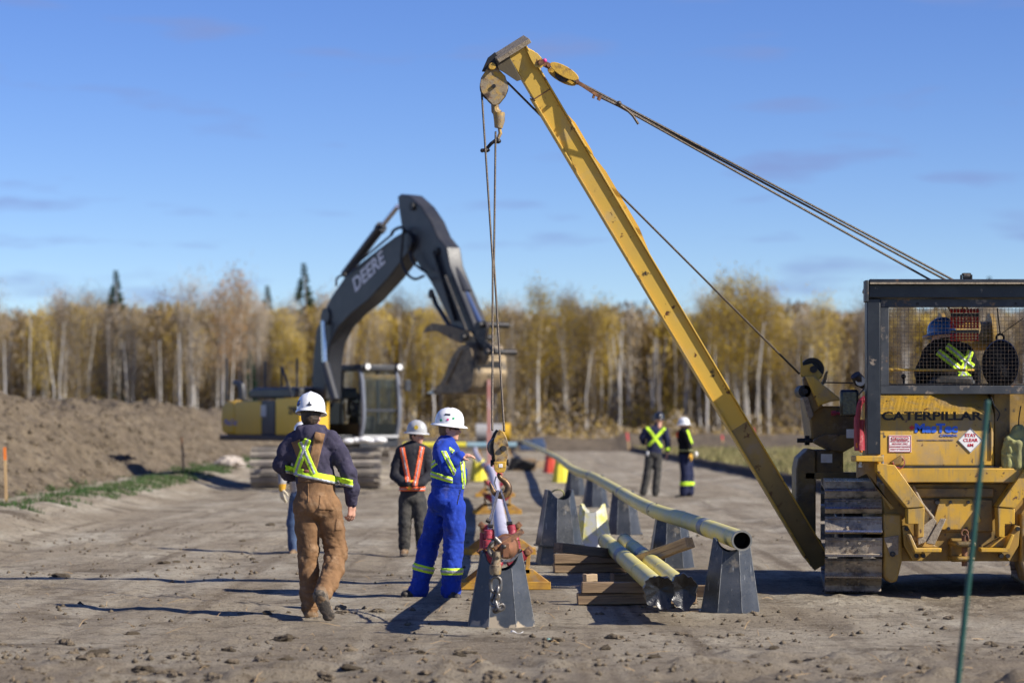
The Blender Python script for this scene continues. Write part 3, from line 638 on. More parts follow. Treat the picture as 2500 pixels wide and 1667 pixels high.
def track(xc, lab):
    t = MB()
    zc = TR + .045
    t.box((0, TR + TL / 2, zc), (.26, TL + .1, .34)); t.box((0, TR + TL / 2, zc - .25), (.20, TL - .2, .20))
    for y in (TR, TR + TL): t.cyl((-.09, y, zc), (.09, y, zc), TR - .07, 28); t.cyl((-.14, y, zc), (.14, y, zc), .13, 18)
    for y in np.linspace(TR + .25, TR + TL - .25, 5): t.cyl((-.10, y, zc - .30), (.10, y, zc - .30), .10, 16)
    tr = t.build('track', M['steel_dark'], PL, bevel=.01); tr.location = (xc, .05, 0); tr.rotation_euler = (0, 0, math.radians(-6.5))
    per = 2 * TL + 2 * math.pi * TR; n = 37
    for i in range(n):
        s = (i + .42) / n * per
        if s < TL: y, z, a = TR + TL - s, 0, math.pi
        elif s < TL + math.pi * TR: b = (s - TL) / TR; y, z, a = TR - TR * math.sin(b), TR - TR * math.cos(b), math.pi - b
        elif s < 2 * TL + math.pi * TR: y, z, a = TR + (s - TL - math.pi * TR), 2 * TR, 0
        else: b = (s - 2 * TL - math.pi * TR) / TR; y, z, a = TR + TL + TR * math.sin(b), TR + TR * math.cos(b), -b
        o = link('track_shoe', SHOE, tr); o.location = (0, y, z + .045); o.rotation_euler = (a, 0, 0)
    return tr
XT = (q(338.5, 1250)).x
track(XT, 'l'); track(-XT, 'r')
# --- rear body
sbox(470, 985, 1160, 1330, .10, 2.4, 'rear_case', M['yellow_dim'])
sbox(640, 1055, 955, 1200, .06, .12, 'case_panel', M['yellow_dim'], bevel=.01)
slab([(720, 1052), (860, 1052), (905, 1150), (860, 1190), (720, 1190), (690, 1150)], .03, .07, 'case_cover', M['yellow_rear'])
for a, b in ((710, 1068), (768, 1068), (848, 1068), (838, 1185), (760, 1185), (690, 1185)):
    p = q(a, b); MB().cyl((p.x, .015, p.z), (p.x, .07, p.z), .022 if a == 710 else .016, 10).build('bolt', M['steel_dark'], PL)
sbox(610, 1005, 960, 1046, .04, .11, 'case_ledge', M['yellow_dim'])
slab([(500, 917), (1130, 917), (1130, 980), (570, 980)], -.10, .10, 'cross_beam', M['yellow_rear'], bevel=.008)
for s in (0, 1):
    f = mx_ if s else (lambda p: p)
    slab(f([(438, 893), (520, 903), (652, 1088), (575, 1094), (440, 930)]), -.16, .08, 'brace', M['yellow_rear'])
    slab(f([(577, 1096), (652, 1090), (648, 1222), (622, 1226), (622, 1165), (577, 1165)]), -.15, .02, 'brace_foot', M['yellow_rear'])
    sbox(*( (345, 862, 470, 888) if not s else (1160, 862, 1285, 888)), -.26, .06, 'post_pad', M['yellow_rear'])
    for a in (358, 455):
        p = q(a if not s else 1630 - a, 890); MB().cyl(p + V(0, -.13, -.03), p + V(0, -.13, .07), .013, 8).cyl(p + V(0, -.13, -.045), p + V(0, -.13, -.015), .024, 6).build('pad_bolt', M['steel_bright'], PL)
    slab(f([(350, 888), (438, 888), (438, 1000), (520, 1095), (500, 1100), (395, 940), (350, 960)]), .0, .05, 'gusset', M['yellow_dim'])
    slab(f([(470, 1120), (550, 1120), (552, 1330), (530, 1420), (500, 1428), (472, 1400)]), -.02, .30, 'guide_guard', M['yellow_dim'], bevel=.02)
    slab(f([(470, 1225), (535, 1215), (535, 1300), (500, 1310)]), -.035, -.018, 'guard_plate', M['mud'], bevel=.004)
    p = q(506 if not s else 1124, 1297); MB().ring((p.x, -.05, p.z), (p.x, -.03, p.z), .026, .012, 16).build('guard_eye', M['steel_dark'], PL)
    slab(f([(553, 1175), (575, 1170), (640, 1290), (600, 1330), (560, 1260)]), -.03, .10, 'drawbar_bracket', M['yellow_dim'])
    slab(f([(578, 1212), (590, 1210), (618, 1272), (728, 1272), (726, 1290), (608, 1290)]), -.20, -.06, 'step', M['yellow_rear'])
    slab(f([(592, 1215), (640, 1225), (712, 1268), (618, 1268)]), -.06, .06, 'step_gusset', M['yellow_rear'])
    for a, b in ((568, 1185), (612, 1305), (642, 1305)):
        p = q(a if not s else 1630 - a, b); MB().cyl((p.x, -.06, p.z), (p.x, .0, p.z), .021, 8).build('bolt', M['steel_dark'], PL)
# hitch with pin and chain
h = MB(); a = q(812, 1248); h.prism([(-.09, -.30), (.09, -.30), (.11, .1), (-.11, .1)], (a.x, 0, a.z), EX, V(0, 1, 0), -.025, .025); b = q(812, 1313)
h.prism([(-.085, -.28), (.085, -.28), (.11, .1), (-.11, .1)], (b.x, 0, b.z), EX, V(0, 1, 0), -.022, .022); h.box((a.x, .02, (a.z + b.z) / 2), (.2, .12, .22))
ht = h.build('hitch', M['yellow_dim'], PL, bevel=.02)
MB().cyl((a.x, -.2, b.z - .07), (a.x, -.2, a.z + .08), .028, 14).torus((a.x, -.2, a.z + .10), (0, 1, 0), .03, .009).torus((a.x + .02, -.2, a.z + .06), (1, .3, .2), .03, .009).build('hitch_pin', M['rust'], ht)
# dry stick of bark-like rag wedged above the hitch
mb = MB(); a0 = q(600, 995, -.02); a1 = q(740, 1275, -.06)
mb.tube([a0, q(640, 1075, -.05), q(690, 1140, -.09)], [.012, .016, .02], 7)
mb.prism([(0, 0), (.05, -.02), (.06, -.22), (0, -.30), (-.07, -.18)], q(690, 1135, -.10), V(.82, 0, -.57), V(.5, .1, .86), -.018, .018)
mb.prism([(0, 0), (.05, .02), (.05, -.25), (-.03, -.27)], q(722, 1140, -.12), V(.9, -.2, -.4), V(.42, .1, .9), -.016, .016)
tag(mb.build('canvas_rag', M['mud'], None, bevel=.008), 'torn grey canvas rag wedged above the hitch of the pipelayer', 'rag').location = (PLX, PD, 0)
# --- fuel tank
TP = [(0, q(0, 910).z), (0, q(0, 682).z), (.02, q(0, 668).z), (.34, q(0, 560).z), (.95, q(0, 560).z), (.95, q(0, 910).z)]
tx0, tx1 = q(438, 0).x, q(962, 0).x
tk = MB().prism([(-y, z) for y, z in TP], (0, 0, 0), V(0, -1, 0), EZ, -tx1, -tx0).build('fuel_tank', M['yellow_rear'], PL, bevel=.022)
for m in tk.modifiers: m.segments = 4
mb = MB(); c = q(948, 795); mb.cyl((c.x, -.006, q(0, 710).z), (c.x, -.006, q(0, 885).z), .013, 10); mb.box((q(930, 0).x, -.012, q(0, 893).z), (.07, .03, .035)); mb.build('tank_edge', M['yellow_rear'], tk)
sbox(962, 560, 1170, 910, .12, .9, 'side_cabinet', M['yellow_dim'])
sbox(480, 906, 985, 914, -.02, .6, 'tank_gasket', M['rubber'], bevel=0)
def on_tank(zx, zy, dy=-.0045): p = q(zx, zy); return (p.x, dy, p.z)
W_CAT = q(905, 0).x - q(457, 0).x
cme = lettering('CATERPILLAR', .108, M['lettering_black'], tk, on_tank(682, 686), FACE_CAM, 1.0, .0035)
sc = W_CAT / cme.dimensions.x if cme.dimensions.x else 1.0
for v in cme.data.vertices: v.co.x *= sc
l2 = lettering('MasTec', .112, M['lettering_blue'], tk, on_tank(702, 740), FACE_CAM, 1.0, .005)
w = (q(797, 0).x - q(606, 0).x) / max(l2.dimensions.x, .01)
for v in l2.data.vertices: v.co.x *= w
lettering('CANADA', .034, M['lettering_blue'], tk, on_tank(758, 771), FACE_CAM, 1.15, .0004)
lettering('ENERGY & INDUSTRIAL CONSTRUCTION', .018, M['lettering_grey'], tk, on_tank(700, 791), FACE_CAM, 1.0)
leaf = [(0, 1), (.16, .62), (.38, .74), (.30, .22), (.62, .48), (.70, .28), (.98, .30), (.84, .02), (.95, -.10), (.40, -.46), (.46, -.66), (.05, -.58), (.04, -1), (-.04, -1), (-.05, -.58), (-.46, -.66), (-.40, -.46), (-.95, -.10), (-.84, .02), (-.98, .30), (-.70, .28), (-.62, .48), (-.30, .22), (-.38, .74), (-.16, .62)]
c = on_tank(595, 736); MB().prism([(x * .026, y * .026) for x, y in leaf], c, EX, EZ, .0, .003).build('leaf_emblem', M['sign_red'], tk, smooth=None)
def sign(cx, cy, poly, name='sign_plate'):
    c = on_tank(cx, cy, -.003); return c, MB().prism(poly, c, EX, EZ, 0, .004).build(name, M['sign_white'], tk, smooth=None)
hw, hh = (592 - 491) / 2 * U, (845 - 770) / 2 * U
c, sg = sign(541.5, 807.5, [(-hw, -hh), (hw, -hh), (hw, hh), (-hw, hh)])
mb = MB()
for x0, x1, z0, z1 in ((-hw + .004, hw - .004, hh - .007, hh - .004), (-hw + .004, hw - .004, -hh + .004, -hh + .007), (-hw + .004, -hw + .007, -hh + .007, hh - .007), (hw - .007, hw - .004, -hh + .007, hh - .007), (-hw + .007, hw - .007, -.016, -.0145)):
    mb.box((c[0] + (x0 + x1) / 2, -.0085, c[2] + (z0 + z1) / 2), (x1 - x0, .003, z1 - z0))
for k in (-1, 1): mb.cyl((c[0] + k * .068, -.0105, c[2] + .050), (c[0] + k * .068, -.0070, c[2] + .050), .0155, 14)
mb.box((c[0], -.0085, c[2] + .050), (.136, .003, .031)); mb.build('sign_border', M['sign_red'], sg, smooth=None)
lettering('ATTENTION', .026, M['sign_white'], sg, (c[0], -.0115, c[2] + .050), FACE_CAM, 1.05, .0006)
for tx, dz, s in (('BRAKE ADJUSTMENT BY', .022, .0165), ('MECHANIC ONLY', .000, .0185), ('UNAUTHORIZED ADJUSTMENT', -.031, .0135), ('SUBJECT TO TERMINATION', -.053, .0145)):
    lettering(tx, s, M['sign_red'], sg, (c[0], -.008, c[2] + dz), FACE_CAM, 1.0, .0002)
D = (911 - 798) / 2 * U
c, sg = sign(855, 793, [(0, -D), (D, 0), (0, D), (-D, 0)])
mb = MB()
for k in range(4):
    a = V(math.cos(k * math.pi / 2), 0, math.sin(k * math.pi / 2)) * (D - .006); b_ = V(math.cos((k + 1) * math.pi / 2), 0, math.sin((k + 1) * math.pi / 2)) * (D - .006)
    mb.bar(V(c[0], -.0085, c[2]) + a, V(c[0], -.0085, c[2]) + b_, .003, .003, (0, 1, 0))
mb.build('sign_border', M['lettering_black'], sg, smooth=None)
for tx, dz in (('STAY', .047), ('CLEAR', .002), ('6M', -.045)): lettering(tx, .042, M['sign_red'], sg, (c[0], -.008, c[2] + dz), FACE_CAM, 1.1, .001)
# release handle with a loop of red wire
slab([(498, 890), (548, 858), (560, 878), (545, 900), (520, 902)], -.09, -.03, 'release_handle', M['yellow_dim'])
mb = MB().tube(spline([q(510, 888, -.1), q(520, 908, -.11), q(550, 915, -.1), q(562, 890, -.1), q(550, 862, -.08)]), .004, 6); mb.build('pull_wire', M['red'], PL)
# --- canopy
zr0, zr1 = q(0, 105).z, q(0, 85).z
rx0, rx1 = q(380, 0).x, -q(380, 0).x
rf = MB().prism([(rx0, -.34), (rx1, -.34), (rx1 + .19, 1.40), (rx0 + .19, 1.40)], (0, 0, 0), EX, V(0, 1, 0), zr0, zr1).build('canopy_roof', M['black_paint'], PL, bevel=.012)
MB().box2((q(365, 0).x, -.345, q(0, 185).z), (rx0 - .003, -.20, zr1 - .01)).build('roof_flange', M['frame_dirty'], rf, bevel=.006)
MB().box2((rx0 + .01, -.347, zr0 - .005), (rx1, -.341, zr0 + .012)).build('roof_lip', M['mud'], rf, smooth=None)
MB().box2((q(385, 0).x, -.27, q(0, 165).z), (-q(385, 0).x, -.06, zr0 - .003)).build('roof_beam', M['black_paint'], PL, bevel=.006)
for s in (-1, 1):
    cx = q(408, 0).x * (-s) if s > 0 else q(408, 0).x
    MB().box((cx, -.17, (q(0, 855).z + q(0, 168).z) / 2), (60 * U, .15, q(0, 168).z - q(0, 855).z)).build('rear_post', M['black_paint'], PL, bevel=.008)
    MB().box((cx * .93 + .20, 1.28, (q(0, 900).z + zr0) / 2), (.10, .10, zr0 - q(0, 900).z - .004)).build('front_post', M['black_paint'], PL, bevel=.008)
# guard frame with woven wire
gx0, gx1 = q(438, 0).x + .004, -q(438, 0).x - .004; gz0, gz1 = q(0, 588).z, q(0, 168).z; fw = 37 * U
gy0, gy1 = -.215, -.155
g = MB(); g.box2((gx0, gy0, gz0), (gx1, gy1, gz0 + fw)); g.box2((gx0, gy0, gz1 - fw), (gx1, gy1, gz1))
g.box2((gx0, gy0, gz0 + fw), (gx0 + fw, gy1, gz1 - fw)); g.box2((gx1 - fw, gy0, gz0 + fw), (gx1, gy1, gz1 - fw))
gf = g.build('guard_frame', M['frame_dirty'], PL, bevel=.004)
for a in (603, 1035):
    p = q(a, 190); MB().cyl((p.x, gy0 - .012, p.z), (p.x, gy0, p.z), .013, 8).build('guard_bolt', M['steel_dark'], gf)
wm = MB(); st = .0345; i = 0; x = gx0 + fw + st * .4
while x < gx1 - fw:
    pts = []; z = gz0 + fw; k = 0
    while z < gz1 - fw + st * .5: pts.append((x + .0012 * math.sin(k * 2.3 + i), -.185 + (.0022 if (k + i) % 2 else -.0022), min(z, gz1 - fw))); z += st; k += 1
    wm.tube(pts, .0021, 4, False); x += st; i += 1
z = gz0 + fw + st * .5; i = 0
while z < gz1 - fw:
    wm.tube([(gx0 + fw, -.185, z), (gx1 - fw, -.185, z + .001 * math.sin(i))], .0021, 4, False); z += st; i += 1
wm.build('guard_mesh', M['mesh_wire'], gf, kind='stuff')
# grab bar, levers and a rope seen behind the mesh
mb = MB().tube([q(482, 548, .1), q(482, 478, .1), q(760, 480, .25), q(870, 480, .35)], .014, 8); mb.build('grab_bar', M['yellow'], PL)
MB().tube([q(560, 548, 1.0), q(558, 512, 1.0)], .012, 8).ball(q(558, 508, 1.0), .025, 10, 8).build('control_lever', M['steel_dark'], PL)
sbox(470, 540, 1160, 560, .2, 1.6, 'floor_plate', M['steel_dark'])
sbox(690, 505, 870, 548, .56, .64, 'seat_back', M['rubber'], bevel=.03); sbox(680, 520, 880, 560, .62, 1.1, 'seat', M['rubber'], bevel=.03)
mb = MB()
for r_ in range(3):
    for k in range(2 if r_ == 0 else 5 if r_ == 1 else 3):
        zz = (212 + k * 8) if r_ == 0 else (246 + k * 11) if r_ == 1 else (322 + k * 12)
        for i in range(9):
            p = q(772 + i * 14.4, zz, .0); mb.ball(p, (.0155, .02, .0125), 8, 6)
rp = mb.build('safety_net', M['red_plastic'], PL, kind='stuff')
mb = MB()
for zz in (234, 309): a = q(768, zz, .02); b_ = q(893, zz, .02); mb.bar(a, b_, .02, .03)
mb.build('net_bar', M['steel_dark'], PL)
# roof pulley
mb = MB(); p = q(838, 80, .2); mb.box((p.x - .05, .2, p.z + .0), (.012, .06, .10)); mb.box((p.x + .045, .2, p.z), (.012, .06, .10)); mb.cyl((p.x - .03, .2, p.z + .03), (p.x + .03, .2, p.z + .03), .038, 14); mb.box((p.x, .2, p.z + .055), (.08, .05, .02)); mb.build('roof_pulley', M['steel_dark'], PL)
# mirror, lamp, red hose
mb = MB(); a, b_ = q(275, 567), q(358, 687); mb.box2((a.x, -.02, a.z), (b_.x, .03, b_.z)); mo = mb.build('mirror', M['mirror_back'], PL, bevel=.024)
for m in mo.modifiers: m.segments = 4
MB().tube([q(350, 690, .0), q(350, 600, .03), q(385, 560, .05)], .009, 6).build('mirror_arm', M['steel_dark'], mo)
lb = MB(); c = q(362, 530, .35); lb.tube([c + V(-.045, -.03, .06), c + V(.0, 0, 0), c + V(.05, .02, -.05)], [.05, .06, .03], 12); lo = lb.build('work_lamp', M['steel_dark'], PL)
MB().lathe([(.001, -.006), (.046, -.006), (.046, .004), (.001, .006)], c + V(.0, -.052, .0), 16, 1, 1, Matrix.Rotation(math.radians(90), 3, 'X')).build('lens', M['lens'], lo)
MB().tube(spline([q(438, 592, .05), q(405, 600, .02), q(365, 625, .0), q(352, 690, .0), q(352, 760, .0), q(362, 830, .02)]), [.03] * 41, 10).build('red_hose', M['red'], PL)
MB().tube(spline([q(362, 700, .04), q(360, 760, .04), q(362, 838, .03)]), .05, 12).build('fire_extinguisher', M['red'], PL)
MB().tube(spline([q(362, 780, .0), q(350, 815, .0), q(372, 845, .0)]), .012, 8).build('orange_hose', M['orange_spray'], PL)
MB().tube(spline([q(448, 590, -.12), q(443, 625, -.12), q(446, 665, -.12)]), .018, 8).build('red_rope', M['red_plastic'], PL)
MB().tube(spline([q(948, 600, .0), q(962, 640, -.03), q(985, 672, -.02), q(975, 705, .0)]), .007, 6).tube(spline([q(1080, 640, .0), q(1072, 690, .0), q(1070, 730, .0)]), .006, 6).build('black_hose', M['rubber'], PL)
# --- winch tower and counterweight frame on the boom side
slab([(80, 920), (90, 870), (135, 828), (168, 835), (168, 1210), (180, 1250), (165, 1275), (120, 1240), (80, 1180)], 1.7, 2.1, 'tower_column', M['yellow_grimy_shaded'], bevel=.015)
sbox(168, 835, 290, 940, 1.75, 2.45, 'winch_base', M['yellow_grimy_shaded'], bevel=.012)
slab([(120, 935), (440, 935), (440, 965), (120, 965)], 1.7, 1.9, 'tower_beam', M['yellow_grimy_shaded'])
slab([(158, 790), (205, 765), (300, 768), (345, 790), (345, 815), (290, 846), (225, 838), (160, 805)], 1.65, 1.75, 'winch_flange', M['yellow_grimy_shaded'], bevel=.01)
slab([(128, 600), (180, 590), (190, 640), (345, 640), (345, 790), (150, 790)], 1.77, 2.4, 'winch_housing', M['yellow_grimy_shaded'], bevel=.02)
slab([(110, 520), (120, 505), (200, 640), (178, 655), (130, 690), (118, 600)], 1.65, 1.73, 'tower_arm', M['yellow_grimy_shaded'], bevel=.008)
slab([(122, 508), (160, 505), (195, 540), (275, 605), (275, 615), (235, 620), (200, 632), (180, 642)], 1.6, 2.0, 'tower_hood', M['yellow'], bevel=.012)
slab([(98, 420), (106, 412), (110, 460), (150, 450), (198, 500), (165, 545), (120, 510), (100, 510)], 1.71, 1.75, 'sheave_cheek', M['yellow'], bevel=.006)
p = q(150, 478, 1.81); MB().ring((p.x, 1.77, p.z), (p.x, 1.85, p.z), 57 * U, 42 * U, 36).cyl((p.x, 1.79, p.z), (p.x, 1.83, p.z), 43 * U, 32).build('winch_sheave', M['steel_dark'], PL)
MB().cyl((p.x, 1.67, p.z), (p.x, 1.90, p.z), 17 * U, 16).build('sheave_pin', M['steel_dark'], PL)
slab([(212, 492), (222, 482), (215, 525), (205, 545), (196, 540)], 1.69, 1.77, 'rope_guide', M['yellow_dim'], bevel=.004)
p = q(115, 575, 1.7); MB().cyl((p.x, 1.65, p.z), (p.x, 2.0, p.z), 30 * U, 20).build('lower_roller', M['rubber'], PL); MB().cyl((p.x, 1.61, p.z), (p.x, 1.65, p.z), .030, 8).build('roller_nut', M['steel_dark'], PL)
slab([(108, 600), (130, 598), (158, 680), (140, 705)], 1.61, 1.65, 'wear_strip', M['mud'], bevel=.004)
MB().cyl(q(84, 793, 1.85), q(160, 793, 1.85), .024, 12).cyl(q(118, 793, 1.85), q(138, 793, 1.85), .05, 12).build('pivot_shaft', M['steel_dark'], PL)
MB().cyl(q(240, 672, 1.6), q(285, 672, 1.6), .016, 10).cyl(q(236, 672, 1.6), q(256, 672, 1.6), .026, 10).build('valve_rod', M['red'], PL)
for x0, y0, x1, y1, dd in ((190, 853, 240, 892, 1.748), (303, 743, 345, 782, 1.648)):
    a, b_ = q(x0, y0, dd), q(x1, y1, dd); MB().box2((a.x, dd - .004, a.z), (b_.x, dd, b_.z)).build('data_plate', M['sign_white'], PL, smooth=None)
slab([(150, 1200), (190, 1235), (212, 1300), (205, 1352), (170, 1350), (140, 1300)], 1.62, 2.0, 'boom_mount', M['yellow_grimy_shaded'], bevel=.015)
# --- hydraulic winch drum in front of the canopy that takes the topping ropes
p = q(835, 330, 1.95); MB().cyl((p.x - .25, 1.95, p.z), (p.x + .25, 1.95, p.z), .15, 20).cyl((p.x - .27, 1.95, p.z), (p.x - .23, 1.95, p.z), .24, 20).cyl((p.x + .23, 1.95, p.z), (p.x + .27, 1.95, p.z), .24, 20).build('topping_winch', M['yellow_dim'], PL)
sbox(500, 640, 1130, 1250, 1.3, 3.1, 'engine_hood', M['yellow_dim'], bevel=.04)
# --- boom
def w2(zx, zy, d): return P(1140 + .35714 * zx, 60 + .35714 * zy, d)
BFOOT, BTIP = 24.2, 22.3
RT = Vector((PLX, PD, 0))
bt = w2(322, 165, BTIP) - RT; bf = P(2000, 1372, BFOOT) - RT
ax = (bf - bt).normalized(); nd = V(0, 1, 0); nd = (nd - ax * nd.dot(ax)).normalized(); sd = ax.cross(nd).normalized()
if sd.x < 0: sd = -sd
BL = (bf - bt).length
def bp(t, s, n=0.0): return bt + ax * t + sd * s + nd * n     # t along the boom from the tip, s across (to the upper right), n away from the viewer
def quadbar(t0, t1, s0, s1, n0, n1, name, mat, bevel=.004, parent=PL):
    mb = MB(); vs = [bp(t, s, n) for t in (t0, t1) for s, n in ((s0, n0), (s1, n0), (s1, n1), (s0, n1))]
    mb.add(vs, [(0, 1, 2, 3), (7, 6, 5, 4), (0, 4, 5, 1), (1, 5, 6, 2), (2, 6, 7, 3), (3, 7, 4, 0)]); 
    import bmesh; o = mb.build(name, mat, parent, bevel=bevel); bm = bmesh.new(); bm.from_mesh(o.data); bmesh.ops.recalc_face_normals(bm, faces=bm.faces); bm.to_mesh(o.data); bm.free(); return o
HW = .088
bm_ = quadbar(.02, BL, -HW, HW, -.10, .10, 'boom', M['boom_yellow'], .004)
quadbar(.50, BL - .1, -HW - .017, -HW - .002, -.125, .125, 'lower_flange', M['boom_yellow'], .003, bm_)
quadbar(.0, BL - .1, HW + .002, HW + .016, -.125, .125, 'upper_flange', M['boom_yellow'], .003, bm_)
quadbar(BL * .713, BL + .004, -HW - .003, HW + .0015, -.103, .103, 'boom_base_section', M['boom_grimy'], .003, bm_)
for t0, t1, wdt in ((1.05, 2.55, .060), (.72, 1.45, .045), (3.6, 4.4, .02)):
    n = 14; pts = []
    for i in range(n + 1):
        t = t0 + (t1 - t0) * i / n; pts.append((t, HW + .016 + wdt * min(1, 3.5 * min(i, n - i) / n)))
    poly = [(t0, HW + .014)] + pts[1:-1] + [(t1, HW + .014)]
    vs = [bp(t, s, .11) for t, s in poly] + [bp(t, s, .125) for t, s in poly]; m = len(poly)
    MB().add(vs, [tuple(range(m)), tuple(reversed(range(m, 2 * m)))] + [(i, i + m, (i + 1) % m + m, (i + 1) % m) for i in range(m)]).build('stiffener', M['boom_yellow'], bm_, smooth=None)
quadbar(.475, .485, -HW - .004, HW + .004, -.104, .104, 'weld_seam', M['rust'], .001, bm_)
quadbar(1.66, 1.78, HW - .05, HW + .012, -.106, -.101, 'patch_plate', M['boom_yellow'], .001, bm_)
quadbar(-.03, .012, -HW - .11, HW + .065, -.15, .15, 'boom_cap', M['mud'], .004, bm_)
def headplate(pts, n0, n1, name, mat):
    P_ = [w2(a, b, BTIP) - RT for a, b in pts]; m = len(P_)
    return MB().add([p + nd * n0 for p in P_] + [p + nd * n1 for p in P_], [tuple(reversed(range(m))), tuple(range(m, 2 * m))] + [(i, (i + 1) % m, (i + 1) % m + m, i + m) for i in range(m)]).build(name, mat, bm_, bevel=.003)
for n0 in (-.10, .085):
    headplate([(180, 225), (262, 178), (360, 370), (330, 380), (240, 320), (205, 300)], n0, n0 + .018, 'head_bracket', M['boom_dark'])
    headplate([(385, 145), (470, 190), (520, 245), (500, 290), (455, 285), (425, 235)], n0, n0 + .018, 'topping_bracket', M['boom_yellow'])
p = w2(490, 250, BTIP) - RT; MB().cyl(p - nd * .14, p + nd * .14, .026, 12).build('bracket_pin', M['rust'], bm_)
MB().ball(w2(532, 248, BTIP - .1) - RT, (.02, .02, .02), 8, 6).build('marking_ribbon', M['pink_print'], bm_)
# topping-lift block
def ell(c, dirn, L, Wd, th, name, mat, parent):
    u = dirn.normalized(); v_ = V(0, 1, 0).cross(u).normalized(); w_ = u.cross(v_); pts = []
    for i in range(20):
        a = 2 * math.pi * i / 20; pts.append((L * math.cos(a), Wd * math.sin(a) * (1.0 if abs(math.cos(a)) < .98 else .6)))
    return MB().prism(pts, c, u, v_, -th, th).build(name, mat, parent, bevel=.004)
c1, c2 = w2(560, 285, BTIP) - RT, w2(755, 395, BTIP) - RT; dv = c2 - c1
tb = MB().cyl((c1 + c2) / 2 - V(0, .012, 0), (c1 + c2) / 2 + V(0, .012, 0), .075, 24).build('topping_sheave', M['steel_dark'], PL)
sd2 = V(-dv.z, 0, dv.x).normalized()
for k, s in ((-.035, 'cheek_plate'), (.035, 'cheek_plate')): ell((c1 + c2) / 2 + V(0, k, 0) + sd2 * (.022 if k < 0 else -.022), dv, dv.length * .5, .050, .006, s, M['block_yellow'], tb)
MB().cyl(c1 - V(0, .06, 0), c1 + V(0, .06, 0), .018, 10).cyl(c2 - V(0, .06, 0), c2 + V(0, .06, 0), .018, 10).bar(w2(515, 262, BTIP) - RT, c1, .05, .05).bar(c2, w2(900, 490, BTIP) - RT, .028, .028).cyl(w2(870, 480, BTIP) - RT, w2(862, 505, BTIP) - RT, .012, 8).cyl(w2(915, 485, BTIP) - RT, w2(898, 518, BTIP) - RT, .018, 8).build('block_shackle', M['rust'], tb)
# ropes of the machine
def rope(name, pts, r=.0105, parent=PL): return MB().tube([p - RT for p in pts], r, 8).build(name, M['cable'], parent)
E1, E2 = P(2345, 693, 23.6), P(2285, 691, 23.6)
WD = RT + q(835, 330, 1.95)
rope('topping_rope', [w2(600, 300, BTIP), w2(770, 398, BTIP), E1, WD + V(.05, 0, .15)])
rope('topping_rope', [w2(600, 312, BTIP), w2(772, 412, BTIP), E1 + V(-.02, .05, -.02), WD + V(.0, 0, .15)])
rope('topping_rope', [w2(900, 492, BTIP), w2(1040, 560, BTIP), E2, WD + V(-.1, 0, .15)])
MB().tube([w2(1040, 548, BTIP - .02) - RT, w2(1100, 590, BTIP) - RT, w2(1135, 625, BTIP) - RT, w2(1172, 682, BTIP) - RT], .012, 8).ball(w2(1040, 540, BTIP - .03) - RT, .024, 8, 6).build('rope_tail', M['cable'], PL)
rope('hoist_rope', [w2(275, 395, BTIP + .13), P(1951, 912, 24.45), P(1960, 905, 24.47)])
rope('winch_rope', [RT + q(190, 535, 1.8), RT + q(345, 538, 1.9), RT + q(500, 540, 2.1)], .007)
# upper sheave block under the boom head
ub = w2(185, 430, BTIP - .0) - RT
prof = [(-50, -118), (-22, -160), (5, -160), (30, -118), (78, -70), (97, 5), (80, 60), (40, 110), (15, 128), (-5, 128), (-40, 95), (-85, 40), (-97, -10), (-88, -60)]
s2 = .35714 * BTIP / F
for k, m in ((-.055, M['block_metal']), (.04, M['boom_dark'])):
    MB().prism([(a * s2, -b * s2) for a, b in prof], ub + V(0, k, 0), EX, EZ, -.009, .009).build('block_plate', m, PL, bevel=.005)
MB().ring(ub + V(0, -.03, 0), ub + V(0, .025, 0), 98 * s2, 60 * s2, 32).cyl(ub + V(0, -.025, 0), ub + V(0, .02, 0), 62 * s2, 24).cyl(ub + V(0, -.085, 0), ub + V(0, .06, 0), .018, 12).build('head_sheave', M['steel_dark'], PL)
pn = w2(172, 300, BTIP) - RT
MB().cyl(pn + V(0, -.12, 0), pn + V(0, .13, 0), .028, 14).torus(pn + V(0, -.11, 0), (0, 1, 0), .025, .009).build('head_pin', M['block_yellow'], PL)
MB().prism([(-70 * s2, 0), (40 * s2, 0), (70 * s2, 60 * s2), (20 * s2, 130 * s2), (-30 * s2, 90 * s2)], pn + V(0, .0, -.03), EX, EZ, -.03, .03).build('head_link', M['steel_dark'], PL, bevel=.004)
sk = MB(); sk.tube([w2(190, 545, BTIP) - RT, w2(195, 590, BTIP) - RT, w2(215, 612, BTIP) - RT], [.035, .04, .045], 10); sk.tube([w2(218, 605, BTIP) - RT, w2(222, 660, BTIP) - RT, w2(215, 708, BTIP) - RT], [.056, .052, .038], 12); sk.ball(w2(240, 618, BTIP) - RT, .028, 10, 8)
sk.tube([w2(222, 708, BTIP) - RT, w2(228, 745, BTIP) - RT, w2(205, 795, BTIP) - RT], [.016, .018, .014], 8); sk.build('rope_socket', M['block_metal'], PL)
cl = MB(); cl.tube([w2(212, 780, BTIP) - RT, w2(165, 815, BTIP) - RT, w2(130, 855, BTIP) - RT], .016, 8); cl.ball(w2(212, 798, BTIP - .03) - RT, (.03, .03, .024), 10, 7); cl.ball(w2(130, 860, BTIP - .03) - RT, (.038, .03, .022), 10, 7); cl.ball(w2(105, 862, BTIP) - RT, (.02, .02, .02), 8, 6); cl.build('rope_clip', M['steel_dark'], PL)
HKD = 20.6
def lerp(a, b, t): return a + (b - a) * t
top1, bot1 = w2(101, 470, BTIP), P(1202, 1050, HKD); m1 = P(1203, 640, lerp(BTIP, HKD, .5))
rope('hoist_fall', [top1, m1, bot1], .0095)
top2, bot2 = w2(196, 735, BTIP), P(1231, 1052, HKD); m2 = P(1206, 640, lerp(BTIP, HKD, .48))
